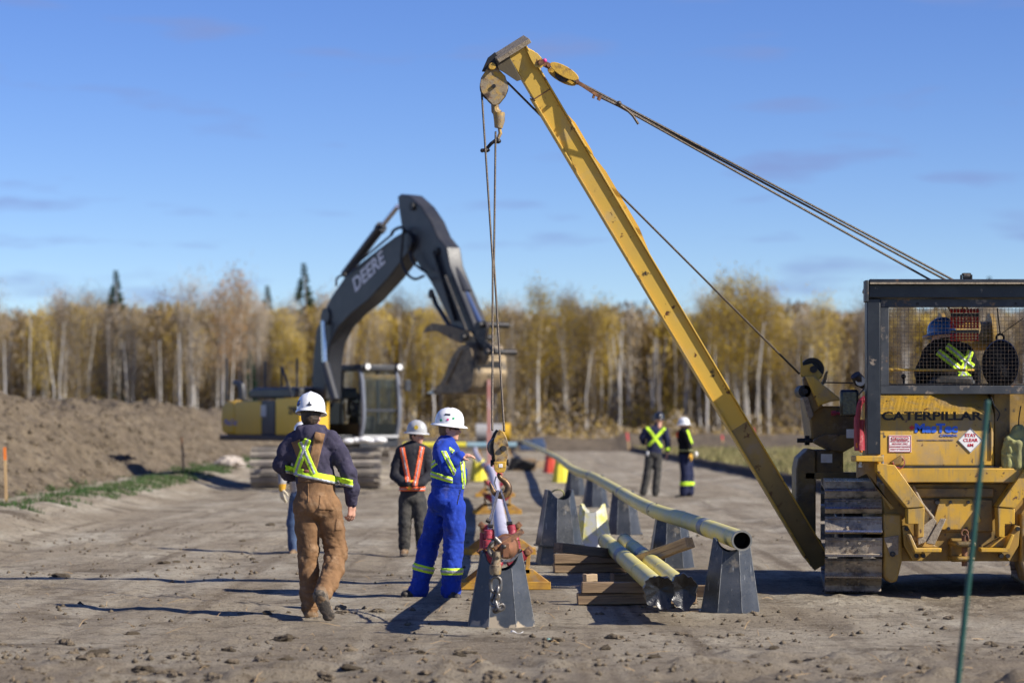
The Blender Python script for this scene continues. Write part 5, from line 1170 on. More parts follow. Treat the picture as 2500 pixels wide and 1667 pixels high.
# swivel and chain hanging off the head
def zA(a, b, d): return P(860 + .2678 * a, 1220 + .2678 * b, d)
SWD = 18.42
SW_ = thing('swivel_chain', 'steel swivel with shackle and short chain hanging in front of the muddy cone', 'chain', (0, 0, 0))
sh = MB(); sh.tube(spline([zA(1330, 520, SWD), zA(1265, 500, SWD), zA(1245, 440, SWD), zA(1275, 385, SWD - .02), zA(1330, 365, SWD)]), [.013] * 33, 10); sh.cyl(zA(1300, 345, SWD - .02), zA(1350, 395, SWD - .02), .018, 12); sh.tube(spline([zA(1395, 425, SWD), zA(1400, 470, SWD), zA(1370, 520, SWD)]), .013, 10); sh.ball(zA(1385, 425, SWD - .02), .020, 12, 8)
sh.build('shackle', M['chain_steel'], SW_)
sb = MB(); sb.tube([zA(1320, 470, SWD), zA(1318, 530, SWD), zA(1305, 590, SWD)], [.030, .034, .036], 14); sb.cyl(zA(1345, 520, SWD - .035), zA(1330, 520, SWD - .035), .012, 10); sb.build('swivel_body', M['mud_steel'] if 'mud_steel' in M else M['block_metal'], SW_)
MB().tube([zA(1305, 585, SWD), zA(1305, 595, SWD), zA(1304, 660, SWD), zA(1304, 678, SWD)], [.036, .045, .045, .038], 18).build('collar', M['block_metal'], SW_)
def chainlink(c, up, face, L, Wd, r, name='chain_link', mat=None):
    u = up.normalized(); f = (face - u * face.dot(u)).normalized(); s = u.cross(f); pts = []
    for i in range(25):
        a = 2 * math.pi * i / 24; x = math.cos(a) * Wd; y = math.sin(a) * Wd + (L if math.sin(a) > 0 else -L) * (1 if abs(math.sin(a)) > 1e-6 else 0); pts.append(c + s * x + u * y)
    return MB().tube(pts, r, 8, False).build(name, mat or M['chain_steel'], SW_, smooth=180)
chainlink(zA(1308, 770, SWD), V(0, 0, 1), V(0, 1, 0), .022, .038, .0145, 'end_link')
chainlink(zA(1318, 848, SWD), V(.15, .1, 1), V(1, .15, 0), .030, .023, .0135)
chainlink(zA(1300, 905, SWD), V(.35, 0, 1), V(.25, 1, 0), .026, .023, .0135)
chainlink(zA(1322, 945, SWD), V(-.3, .2, 1), V(1, -.3, .1), .026, .023, .0135)
chainlink(zA(1335, 985, SWD + .01), V(.8, .3, .3), V(.1, 1, .4), .022, .022, .0135)
# ------------------------------------------------------------------ hook block and sling of the pipelayer
def zB(a, b, d=HKD): return P(1050 + .20408 * a, 1020 + .20408 * b, d)
sB = .20408 * HKD / F
HB = thing('hook_block', 'worn yellow hook block hanging from two wire ropes with a large steel hook', 'hook block', (0, 0, 0))
pl_ = [(830, 135), (885, 172), (918, 240), (938, 340), (932, 450), (908, 545), (778, 545), (770, 450), (755, 350), (765, 250), (795, 180)]
def bplate(pts, dx, y0, y1, name, mat):
    o = zB(845, 350); return MB().prism([((a + dx - 845) * sB, -(b - 350) * sB) for a, b in pts], o, V(1, 0, 0), V(0, 0, 1), -y1, -y0).build(name, mat, HB, bevel=.005)
bplate(pl_, 0, -.075, -.060, 'cheek_plate', M['block_metal']); bplate(pl_, -38, .055, .07, 'cheek_plate', M['steel_dark'])
c = zB(840, 350); MB().ring(c + V(-.012, -.045, 0), c + V(-.03, .045, 0), .086, .05, 32).cyl(c + V(-.012, -.03, 0), c + V(-.03, .03, 0), .052, 24).build('sheave', M['steel_dark'], HB)
MB().cyl(c + V(.03, -.095, -.01), c + V(-.03, .09, 0), .024, 14).build('sheave_pin', M['steel_dark'], HB)
bplate([(762, 520), (912, 520), (908, 605), (885, 650), (805, 655), (770, 620)], 0, -.085, .06, 'swivel_housing', M['block_yellow'])
bplate([(822, 548), (868, 548), (868, 590), (822, 590)], 0, -.088, -.083, 'housing_plate', M['sign_white'])
MB().cyl(zB(728, 540), zB(940, 532), .017, 10).cyl(zB(722, 540), zB(750, 540), .028, 8).cyl(zB(915, 534), zB(940, 533), .028, 8).build('cross_bolt', M['steel_dark'], HB)
hk = spline([zB(832, 660), zB(826, 690), zB(852, 725), zB(902, 765), zB(936, 825), zB(928, 885), zB(880, 925), zB(820, 922), zB(765, 885), zB(735, 820), zB(712, 765)], 6)
nn = len(hk); rr = [26, 27, 30, 38, 44, 46, 44, 40, 33, 22, 7]; rad = [np.interp(i / (nn - 1) * 10, range(11), rr) * sB for i in range(nn)]
MB().tube(hk, rad, 14).build('hook', M['hook'], HB, smooth=180)
MB().tube([zB(790, 698), zB(768, 775), zB(795, 850)], .006, 6).build('latch', M['steel_bright'], HB)
SG = thing('wire_sling', 'wire rope sling with red sleeve sockets from the hook to the pipe', 'sling', (0, 0, 0))
SD = 19.35
for nm, l in (('sling_leg', [zB(822, 905), zB(805, 870), zB(715, 1215, lerp(HKD, SD, .7)), zA(1240, 270, SD)]), ('sling_leg', [zB(838, 905), zB(820, 872), zB(738, 1225, lerp(HKD, SD, .7)), zA(1262, 268, SD)]), ('sling_leg', [zB(838, 908), zB(850, 868), zB(948, 1235, lerp(HKD, SD, .75)), zA(1440, 225, SD)]), ('sling_leg', [zB(842, 905), zB(862, 900), zB(962, 1230, lerp(HKD, SD, .75)), zA(1450, 225, SD)])):
    MB().tube(l, .0075, 8).build(nm, M['sling'], SG)
for a_, b_, r_ in (((1222, 180), (1262, 200), .018), ((1238, 235), (1285, 240), .015), ((1405, 215), (1460, 212), .016)): MB().cyl(zA(*a_, SD), zA(*b_, SD), r_, 10).build('rope_clip', M['steel_dark'], SG)
for l in ([zA(1240, 272, SD), zA(1238, 352, SD)], [zA(1230, 362, SD), zA(1226, 450, SD)], [zA(1445, 228, SD), zA(1462, 312, SD)], [zA(1470, 312, SD), zA(1490, 372, SD)]):
    a, b = l; dv = b - a; MB().tube([a, a + dv * .06, a + dv * .5, a + dv * .55, a + dv * .94, b], [.027, .034, .034, .031, .033, .029], 16).build('red_socket', M['red'], SG)
MB().tube([zA(1195, 300, SD + .06), zA(1192, 440, SD + .06)], .030, 12).build('red_socket', M['red'], SG)
mb = MB()
for i in range(4): mb.torus(zA(1490 + i * 3, 380 + i * 18, SD), V(.1, 0, 1), .028, .008, 16, 6)
mb.build('spring', M['red'], SG)
MB().tube(spline([zA(1500, 470, SD - .02), zA(1530, 445, SD - .04), zA(1545, 460, SD), zA(1520, 480, SD + .02)]), .007, 6).build('loose_wire', M['rust'], SG)
for s in (-1, 1): MB().tube(spline([zA(1225 if s < 0 else 1492, 440, SD), V(-.05 + s * .11, SD + .02, .60), V(-.05 + s * .05, SD + .02, .53), V(-.05, SD + .02, .52)]), .012, 8).build('choker', M['sling'], SG)
# excavator sling
XS_ = thing('web_sling', 'faded red web sling hanging from the excavator bucket to the pale pipe', 'sling', (0, 0, 0))
MB().bar(V(SLX, SLY, SLZ + .25), V(SLX, SLY, 1.5), .09, .04, (0, 1, 0)).bar(V(SLX, SLY, 1.5), V(SLX + .03, SLY, .62), .12, .05, (0, 1, 0)).build('webbing', M['red_sling'], XS_)
MB().torus(V(SLX + .03, SLY, .60), (0, 1, .0), .13, .035, 18, 8).build('choker_loop', M['red_sling'], XS_)
# ------------------------------------------------------------------ timbers
def timber(a, b, w, h, mat, label, name='timber'):
    a = Vector(a); b = Vector(b); c = (a + b) / 2; L = (b - a).length; t = (b - a).normalized(); r = random.Random(int(L * 1000))
    mb = MB(); vs = []; n = 7
    for i in range(n):
        x = -L / 2 + L * i / (n - 1)
        for sy, sz in ((-1, -1), (1, -1), (1, 1), (-1, 1)): vs.append((x + (r.uniform(-.006, .006) if i in (0, n - 1) else 0), sy * w / 2 + r.uniform(-.003, .003), sz * h / 2 + r.uniform(-.003, .003)))
    fs = [(i * 4 + k, (i + 1) * 4 + k, (i + 1) * 4 + (k + 1) % 4, i * 4 + (k + 1) % 4) for i in range(n - 1) for k in range(4)] + [(0, 1, 2, 3), ((n - 1) * 4 + 3, (n - 1) * 4 + 2, (n - 1) * 4 + 1, (n - 1) * 4)]
    o = mb.add(vs, fs).build(name, mat, None, bevel=.006); o.location = c
    y = V(0, 0, 1).cross(t).normalized(); z = t.cross(y); o.rotation_euler = Matrix((t, y, z)).transposed().to_euler()
    return tag(o, label, 'timber', 'skid timbers under the short pipes')
W_, WP = M['wood'], M['wood_pale']
timber((.585, 21.72, .052), (1.66, 21.80, .052), .13, .10, W_, 'bottom timber of the stack under the bagged pipe ends')
timber((.625, 21.70, .153), (1.62, 21.74, .153), .12, .098, W_, 'top timber of the stack under the bagged pipe ends')
timber((.66, 21.98, .22), (.76, 22.02, .22), .09, .07, WP, 'short offcut block lying behind the stacked timbers')
timber((.455, 26.45, .052), (1.52, 26.55, .052), .14, .10, W_, 'bottom timber of the stack under the far ends of the short pipes')
timber((.46, 26.43, .153), (1.50, 26.49, .153), .13, .098, W_, 'top timber of the stack under the far ends of the short pipes')
a, b = P(1362, 1330, 25.0), P(1462, 1352, 25.4); timber((a.x, 25.0, .345), (b.x + .15, 25.7, .245), .12, .10, W_, 'timber tilted across the stack beside the nested black cones')
a = P(1583, 1362, 23.3); b = P(1684, 1318, 22.9); timber((a.x - .1, 23.4, .29), (b.x, b.y, .50), .12, .10, WP, 'pale timber tilted up against the cone behind the short pipes')
timber((1.35, 22.6, .055), (1.98, 22.3, .08), .11, .11, W_, 'dark timber lying behind the cone at the open pipe end')
timber((1.02, 24.6, .05), (1.62, 24.75, .05), .14, .10, W_, 'low timber lying under the middle of the short pipes')
# ------------------------------------------------------------------ roller cradles under the pale pipe
def cradle(x, d, label, s=1.0):
    t = thing('roller_cradle', label, 'cradle', (x, d, gz(x, d)), 0, 'roller cradles under the pale pipe')
    for k in (-1, 1):
        MB().prism([(k * .16, .0), (k * .44, .0), (k * .44, .06), (k * .27, .19), (k * .20, .19), (k * .16, .07)], (0, 0, 0), V(1, 0, 0), V(0, 0, 1), -.03, .03).build('side_plate', M['cradle'], t, bevel=.004)
        r_ = MB().tube([V(k * .03, 0, .21), V(k * .05, 0, .22), V(k * .19, 0, .33), V(k * .21, 0, .345)], [.03, .055, .055, .03], 14).build('roller', M['red'], t)
        MB().box((k * .235, 0, .365), (.07, .09, .07), Matrix.Rotation(-k * .7, 3, 'Y')).cyl((k * .225, -.06, .35), (k * .225, .06, .35), .03, 10).build('bearing', M['rust'], t, bevel=.008)
        MB().bar((k * .22, .0, .15), (k * .235, .0, .35), .04, .05, (0, 1, 0)).build('arm', M['cradle'], t, bevel=.004)
    for yy in (-.20, .20):
        MB().box((0, yy, .035), (.90, .07, .07)).box((0, yy - .03 if yy < 0 else yy + .03, .07), (.90, .012, .012)).build('base_rail', M['cradle'], t, bevel=.004)
    for k in (-1, 1): MB().box((k * .38, 0, .035), (.08, .33, .06)).build('base_tie', M['cradle'], t, bevel=.004)
    MB().box((0, .0, .165), (.50, .06, .05)).build('cross_bar', M['steel_dark'], t, bevel=.006)
    return t
cradle(-.07, 23.9, 'orange yellow roller cradle behind the muddy cone beside the blue worker')
cradle(-.15, 30.4, 'orange yellow roller cradle with rusty bearings, second under the pale pipe')
cradle(-.27, 44.5, 'orange yellow roller cradle with red rollers, third under the pale pipe')
cradle(-.38, 55.0, 'small far roller cradle with red rollers nearest the web sling')
# ------------------------------------------------------------------ stakes, poles, litter
def stake(x, d, z0, h, w, mat, top, label, frac=.18, lean=(0, 0), name='survey_stake'):
    t = thing(name, label, 'stake', (x, d, z0), 0, 'survey stakes'); b = V(lean[0] * h, lean[1] * h, h)
    MB().bar((0, 0, -.3), b * (1 - frac), w, w * .4, (0, 1, 0)).build('shaft', mat, t)
    MB().bar(b * (1 - frac), b, w * 1.02, w * .42, (0, 1, 0)).build('painted_top', top, t); return t
stake(-8.36, 40, .29, .96, .045, M['stake_wood'], M['orange_spray'], 'wooden stake with orange painted top at the foot of the spoil bank', .22, (-.04, 0))
stake(-8.95, 66, .35, .95, .05, M['wood'], M['rust'], 'dark weathered stake on the grassy verge near the excavator', .3, (-.08, 0))
for px, py0, py1, d, lab, tp in ((1537, 1096, 1056, 150, 'stake with pink top at the field edge left of the far workers', M['pink_spray']), (1845, 1090, 1045, 120, 'stake with red top in the dry grass beside the pipelayer boom', M['pink_spray']), (1766, 1084, 1062, 155, 'short stake with pink top in the dry grass beyond the white helmet worker', M['pink_spray'])):
    p = P(px, py0, d); stake(p.x, d, p.z, (py0 - py1) * d / F, .12, M['stake_wood'], tp, lab, .5, (-.15, 0))
gt, gb = P(2411, 983, 12.0), P(2338, 1667, 12.0); gdir = (gb - gt) / (gt.z - gb.z); foot = gt + gdir * (gt.z + .2)
t = thing('fence_post', 'thin dark green metal post standing in front of the pipelayer', 'post', (foot.x, 12.0, 0))
MB().tube([V(0, 0, -.2), gt - V(foot.x, 12, 0)], [.016, .014], 10).build('shaft', M['green_stake'], t); MB().ball(gt - V(foot.x, 12, 0), .015, 10, 8).build('cap', M['green_stake'], t)
# clods of earth
def clod_mesh(seed):
    r = random.Random(seed); mb = MB().ball((0, 0, 0), (1, .85, .62), 14, 9); off = V(seed * 3.1, seed * 1.7, 0)
    vs = []
    for v in mb.v:
        p = Vector(v); k = 1 + .55 * mnoise.noise(p * 1.1 + off) + .38 * mnoise.noise(p * 2.6 + off) + .2 * mnoise.noise(p * 6 + off); vs.append(p * k)
    me = bpy.data.meshes.new('dirt_clod'); me.from_pydata([tuple(v) for v in vs], [], mb.f); me.materials.append(M['clod']); return me
CL = [clod_mesh(i) for i in range(5)]
big = [(150, 1410, .10), (592, 1320, .055), (618, 1365, .06), (398, 1376, .08), (430, 1372, .045), (660, 1281, .10), (624, 1372, .04), (680, 1345, .04), (655, 1500, .06), (690, 1560, .09), (320, 1545, .06), (1030, 1590, .07), (1120, 1600, .05), (1600, 1600, .055), (1890, 1585, .05), (560, 1590, .06), (240, 1600, .08), (700, 1610, .08), (350, 1640, .09), (860, 1640, .07), (1480, 1585, .05)]
for i, (px, py, s) in enumerate(big):
    d = GD(py); x = (px - HX) * d / F; o = link('dirt_clod', CL[i % 5]); s *= .8; o.location = (x, d, gz(x, d) + s * .1); o.scale = (s * 1.35, s, s * .75); o.rotation_euler = (.15 * math.sin(i), .15 * math.cos(i * 2), i)
    tag(o, 'brown clod of earth lying loose on the dirt', 'clod', 'loose clods of earth')
def crumbs():
    r = np.random.RandomState(12); mb_v = []; mb_f = []
    base = np.array([(1, 0, 0), (-.9, .1, 0), (0, 1, .1), (.1, -1, 0), (0, .1, .8), (0, 0, -.6)]); tri = [(0, 2, 4), (2, 1, 4), (1, 3, 4), (3, 0, 4), (2, 0, 5), (1, 2, 5), (3, 1, 5), (0, 3, 5)]
    n = 5200; y = 14 + 26 * r.rand(n) ** 1.7; x = (r.rand(n) - .5) * (y * .46 + 1); k = vn(x, y, 1.1, 131) * .6 + vn(x, y, 3.5, 133) * .5
    keep = k > .60; x, y = x[keep], y[keep]; n = len(x); s = .006 + .028 * r.rand(n) ** 3.5
    z = ground_z(x, y); a = r.rand(n) * 6.28
    jit = 1 + .5 * (r.rand(n, 6, 1) - .5); v = base[None] * jit * s[:, None, None]
    ca, sa = np.cos(a)[:, None], np.sin(a)[:, None]; X = v[..., 0] * ca - v[..., 1] * sa + x[:, None]; Y = v[..., 0] * sa + v[..., 1] * ca + y[:, None]; Z = v[..., 2] + z[:, None] + s[:, None] * .2
    co = np.stack([X, Y, Z], -1).reshape(-1, 3); f = (np.array(tri)[None] + 6 * np.arange(n)[:, None, None]).reshape(-1, 3)
    link('soil_crumb', np_mesh('soil_crumb', co, f, M['clod'], None, False), kind='stuff')
crumbs()
def lumps():      # churned lumps of the near strip
    r = np.random.RandomState(22); mb = MB(); k = 0
    base = [CL[i] for i in range(5)]; vs = []; fs = []; off = 0
    protos = []
    for me in base:
        co = np.zeros(len(me.vertices) * 3); me.vertices.foreach_get('co', co); protos.append((co.reshape(-1, 3), [tuple(p.vertices) for p in me.polygons]))
    P4 = []
    while k < 620:
        y = 14.2 + 7.5 * r.rand() ** 2.0; x = (r.rand() - .5) * y * .46; w = vn(np.array([x]), np.array([y]), 1.3, 141)[0] * .6 + vn(np.array([x]), np.array([y]), .5, 143)[0] * .4
        if w < .60 - .10 * max(0, 17 - y) / 2.5: k += .25; continue
        co, pf = protos[r.randint(5)]; s = .010 + .045 * r.rand() ** 3; a = r.rand() * 6.28; c, n_ = math.cos(a), math.sin(a)
        q_ = co * np.array([s * (1 + .5 * r.rand()), s, s * (.55 + .4 * r.rand())]); q_ = np.stack([q_[:, 0] * c - q_[:, 1] * n_, q_[:, 0] * n_ + q_[:, 1] * c, q_[:, 2]], 1) + np.array([x, y, gz(x, y) + s * .15])
        vs.append(q_); fs += [tuple(i + off for i in f) for f in pf]; off += len(q_); k += 1
    me = bpy.data.meshes.new('churned_soil'); me.from_pydata(np.concatenate(vs).tolist(), [], fs); me.materials.append(M['clod']); link('churned_soil', me, kind='stuff')
lumps()
def straw():
    r = random.Random(4); mb = MB()
    for i in range(170):
        d = 14.5 + 14 * r.random() ** 1.5; x = (r.random() - .5) * d * .44; a = r.random() * 6.28; L = .04 + .16 * r.random() ** 2; z = gz(x, d) + .008
        p = V(x, d, z); e = p + V(math.cos(a) * L, math.sin(a) * L, .01 + .05 * r.random() ** 2); m_ = (p + e) / 2 + V(0, 0, .02 * r.random()); mb.tube([p, m_, e], [.0022, .0018, .001], 4, False)
    mb.build('straw', M['stake_wood'], None, kind='stuff')
straw()
def scrap(px, py, L, rz, mat, label):
    d = GD(py); x = (px - HX) * d / F; mb = MB(); vs = []
    for i in range(7):
        t = i / 6; w = .012 * (.5 + math.sin(math.pi * t)); zz = .008 + .006 * math.sin(t * 7); vs += [(t * L, -w, zz), (t * L, w, zz + .012 * math.cos(t * 5))]
    fs = [(2 * i, 2 * i + 2, 2 * i + 3, 2 * i + 1) for i in range(6)]
    o = mb.add(vs, fs).build('plastic_scrap', mat, None, smooth=180); o.location = (x, d, gz(x, d)); o.rotation_euler = (0, 0, rz); sdm = o.modifiers.new('solid', 'SOLIDIFY'); sdm.thickness = .003
    tag(o, label, 'litter')
scrap(1335, 1560, .12, .3, M['plastic_green'], 'torn pale green plastic strip on the dirt in front of the muddy cone')
scrap(1247, 1541, .10, -.3, M['sign_white'], 'white plastic strip on the dirt beside the muddy cone')
scrap(488, 1186, .45, .2, M['cone_yellow'], 'yellow plastic litter on the verge near the excavator')
o = link('pale_stone', CL[2].copy()); o.data.materials.clear(); o.data.materials.append(M['stone']); p = P(558, 1130, 78); o.location = p; o.scale = (.42, .35, .30); tag(o, 'pale rounded stone on the grassy verge beside the excavator', 'stone')
# white sacks lying on the excavator track
mb = MB(); c = P(885, 1079, 62.1)
for k in range(5): mb.ball(c + V(-.36 + .2 * k, .1 + .05 * (k % 2), .02 + .02 * (k % 3)), (.19, .25, .085), 12, 8)
tag(mb.build('white_sack', M['sign_white'], None), 'white sacks draped along the top of the excavator track', 'sack')
# ------------------------------------------------------------------ far equipment
tk_ = thing('storage_tank', 'grey horizontal tank with yellow end far down the work strip', 'tank', P(1205, 1090, 150).xy.to_3d())
MB().cyl((-1.1, 0, 1.2), (.62, 0, 1.2), .56, 26).build('tank_shell', M['tank_grey'], tk_); MB().cyl((.62, 0, 1.2), (1.05, 0, 1.2), .58, 26).build('tank_end', M['exc_yellow'], tk_)
MB().box((0, 0, .35), (2.4, 1.1, .2)).build('skid_frame', M['steel_dark'], tk_, bevel=.02)
for k in (-.7, .7): MB().box((k, 0, .58), (.2, .9, .35)).build('saddle', M['steel_dark'], tk_, bevel=.02)
for y0, a, b, m, lab in ((120, 985, 1138, M['cone_yellow'], 'yellow pipe laid across the strip on low stands behind the workers'), (118, 1140, 1262, M['teal_pipe'], 'teal pipe laid across the strip on low stands beyond the hook')):
    pa, pb = P(a, 1086, y0), P(b, 1086, y0); t = thing('cross_pipe', lab, 'pipe', (0, 0, 0)); MB().cyl(pa, pb, .13, 16).build('pipe_wall', m, t)
    for f_ in (.2, .8):
        c = pa + (pb - pa) * f_; MB().bar(c + V(-.25, 0, -c.z), c + V(-.05, 0, -.1), .07, .07).bar(c + V(.25, 0, -c.z), c + V(.05, 0, -.1), .07, .07).build('stand', M['cradle'], t)
HC = thing('hose_coil', 'black coiled hose lying before a wooden crate at the far end of the pipeline', 'hose coil', P(1274, 1150, 86).xy.to_3d())
for k in range(4): MB().torus((.05 * k - .1, -.1 - .05 * k, .06 + .09 * k), V(.10 * k, .12, 1), .42, .05, 26, 8).build('hose_turn', M['rubber'], HC)
o = MB().box((.05, .45, .22), (.9, .5, .44)).build('wooden_crate', M['wood'], None, bevel=.02); o.location = HC.location; tag(o, 'wooden crate behind the black hose coil', 'crate')
o = MB().box((0, 0, .12), (.55, .35, .24)).box((0, 0, .26), (.45, .3, .05)).build('timber_block', M['wood_pale'], None, bevel=.02); o.location = P(1315, 1135, 92).xy.to_3d(); tag(o, 'pale timber blocks beside the black hose coil', 'timber')
o = MB().box((0, 0, .35), (1.6, .5, .5)).box((.3, 0, .7), (.8, .4, .3)).box((-.4, -.1, .66), (.5, .3, .16)).build('equipment_box', M['jeans'], None, bevel=.06); o.location = P(1300, 1090, 150).xy.to_3d(); tag(o, 'blue equipment box at the far end of the pipeline', 'box')
# ------------------------------------------------------------------ people: smooth blended bodies polygonised from distance fields
def n3(p, s, seed):
    """3-D value noise, p (n,3) -> -.5 .. .5"""
    q_ = p / s + seed * 7.31 + 500; i = np.floor(q_).astype(np.int64); f = q_ - i; f = f * f * (3 - 2 * f)
    def h(a, b, c): return (_PT.ravel())[((a * 73856093) ^ (b * 19349663) ^ (c * 83492791)) & 65535]
    r = 0
    for dx in (0, 1):
        for dy in (0, 1):
            for dz in (0, 1):
                w = (f[:, 0] if dx else 1 - f[:, 0]) * (f[:, 1] if dy else 1 - f[:, 1]) * (f[:, 2] if dz else 1 - f[:, 2])
                r = r + w * h(i[:, 0] + dx, i[:, 1] + dy, i[:, 2] + dz)
    return r - .5
class SDF:
    def __init__(s): s.p = []
    def cap(s, a, b, ra, rb, part, k=.03, flat=None):       # tapered capsule, flat=(axis, factor)
        s.p.append(('c', np.array(a, float), np.array(b, float), ra, rb, part, k, flat)); return s
    def ell(s, c, r, part, k=.03, R=None):
        s.p.append(('e', np.array(c, float), np.array(r, float), R, None, part, k, None)); return s
    def chain(s, pts, rs, part, k=.03, flat=None):
        for i in range(len(pts) - 1): s.cap(pts[i], pts[i + 1], rs[i], rs[i + 1], part, k, flat)
        return s
    def __call__(s, P_, ids=False):
        D = None; best = None; idx = None
        for pr in s.p:
            ty, a, b, ra, rb, part, k, fl = pr
            if ty == 'c':
                ab = b - a; L2 = max(float(ab @ ab), 1e-9); t = np.clip(((P_ - a) @ ab) / L2, 0, 1); v = P_ - a - t[:, None] * ab
                if fl is not None:
                    ax = np.array(fl[0], float); ax /= np.linalg.norm(ax); v = v + ax * ((v @ ax) * (1 / fl[1] - 1))[:, None]
                d = np.sqrt((v * v).sum(1)) - (ra + (rb - ra) * t)
            else:
                v = P_ - a
                if ra is not None: v = v @ np.array(ra)
                r = b; k0 = np.sqrt(((v / r) ** 2).sum(1)); k1 = np.sqrt(((v / (r * r)) ** 2).sum(1)) + 1e-9; d = k0 * (k0 - 1) / k1
            if D is None: D = d.copy(); best = d.copy(); idx = np.full(len(d), part)
            else:
                if ids: m = d < best; best = np.where(m, d, best); idx = np.where(m, part, idx)
                h = np.clip(.5 + .5 * (D - d) / k, 0, 1); D = D * (1 - h) + d * h - k * h * (1 - h)
        return (D, idx) if ids else D
    def bounds(s, m=.04):
        lo = np.full(3, 9e9); hi = -lo
        for pr in s.p:
            if pr[0] == 'c':
                r = max(pr[3], pr[4])
                for c in (pr[1], pr[2]): lo = np.minimum(lo, c - r); hi = np.maximum(hi, c + r)
            else: r = pr[2].max(); lo = np.minimum(lo, pr[1] - r); hi = np.maximum(hi, pr[1] + r)
        return lo - m, hi + m
def snet(fn, lo, hi, h, B=4):
    """surface nets on a grid refined only near the surface"""
    n = np.ceil((hi - lo) / (h * B)).astype(int) * B + 1
    axs = [lo[i] + h * np.arange(n[i]) for i in range(3)]
    cx = [a[::B] for a in axs]; G = np.stack(np.meshgrid(*cx, indexing='ij'), -1).reshape(-1, 3); cv = fn(G).reshape([len(c) for c in cx])
    vals = np.repeat(np.repeat(np.repeat(cv[:-1, :-1, :-1], B, 0), B, 1), B, 2)
    vals = np.pad(vals, ((0, 1),) * 3, mode='edge').astype(np.float64)
    near = np.abs(cv) < h * B * 2.6; nb = np.zeros_like(near[:-1, :-1, :-1])
    for dx in (0, 1):
        for dy in (0, 1):
            for dz in (0, 1): nb |= near[dx:near.shape[0] - 1 + dx, dy:near.shape[1] - 1 + dy, dz:near.shape[2] - 1 + dz]
    m = np.zeros(n, bool); mm = np.repeat(np.repeat(np.repeat(nb, B, 0), B, 1), B, 2); m[:-1, :-1, :-1] = mm
    m[1:, :, :] |= m[:-1, :, :]; m[:, 1:, :] |= m[:, :-1, :]; m[:, :, 1:] |= m[:, :, :-1]
    I = np.argwhere(m); vals[m] = fn(lo + h * I)
    S = vals < 0
    c8 = [(0, 0, 0), (1, 0, 0), (0, 1, 0), (1, 1, 0), (0, 0, 1), (1, 0, 1), (0, 1, 1), (1, 1, 1)]
    sl = lambda A, o: A[o[0]:A.shape[0] - 1 + o[0], o[1]:A.shape[1] - 1 + o[1], o[2]:A.shape[2] - 1 + o[2]]
    cnt = sum(sl(S, o).astype(np.int8) for o in c8); cell = (cnt > 0) & (cnt < 8); C = np.argwhere(cell)
    cid = np.full(cell.shape, -1, np.int64); cid[cell] = np.arange(len(C))
    acc = np.zeros((len(C), 3)); num = np.zeros(len(C))
    for a in range(8):
        for b in range(a + 1, 8):
            A, Bc = np.array(c8[a]), np.array(c8[b])
            if np.abs(A - Bc).sum() != 1: continue
            va = vals[tuple((C + A).T)]; vb = vals[tuple((C + Bc).T)]; x = (va < 0) != (vb < 0); t = np.where(x, va / np.where(x, va - vb, 1), 0)
            acc += np.where(x[:, None], A + (Bc - A) * t[:, None], 0); num += x
    vert = lo + h * (C + acc / np.maximum(num, 1)[:, None]); F_ = []
    for ax in range(3):
        o = [0, 0, 0]; o[ax] = 1; u, w = [(1, 2), (2, 0), (0, 1)][ax]
        s0 = [slice(None)] * 3; s1 = [slice(None)] * 3; s0[ax] = slice(0, -1); s1[ax] = slice(1, None)
        ch = S[tuple(s0)] != S[tuple(s1)]; E = np.argwhere(ch); ok = (E[:, u] > 0) & (E[:, w] > 0) & (E[:, u] < n[u] - 1) & (E[:, w] < n[w] - 1); E = E[ok]
        if not len(E): continue
        ins = S[tuple(E.T)]; du = np.zeros(3, int); du[u] = 1; dw = np.zeros(3, int); dw[w] = 1
        qd = np.stack([cid[tuple((E - du - dw).T)], cid[tuple((E - dw).T)], cid[tuple(E.T)], cid[tuple((E - du).T)]], 1)
        qd = np.where(ins[:, None], qd, qd[:, ::-1]); F_.append(qd)
    Fq = np.concatenate(F_); Fq = Fq[(Fq >= 0).all(1)]; return vert, Fq
def meshes_join(parts, name, mats, parent, smooth=True):
    """parts: list of (verts, quads, material index per face)"""
    o = 0; vs = []; fs = []; mi = []
    for v, f, m in parts: vs.append(v); fs.append(f + o); mi.append(m); o += len(v)
    return link(name, np_mesh(name, np.concatenate(vs), np.concatenate(fs), mats, np.concatenate(mi)), parent)
def body_part(sdf, fn, h):
    lo, hi = sdf.bounds(); v, f = snet(fn, lo, hi, h); _, ids = sdf(v, True); return v, f, ids[f[:, 0]]
def unit(v): v = np.array(v, float); return v / np.linalg.norm(v)
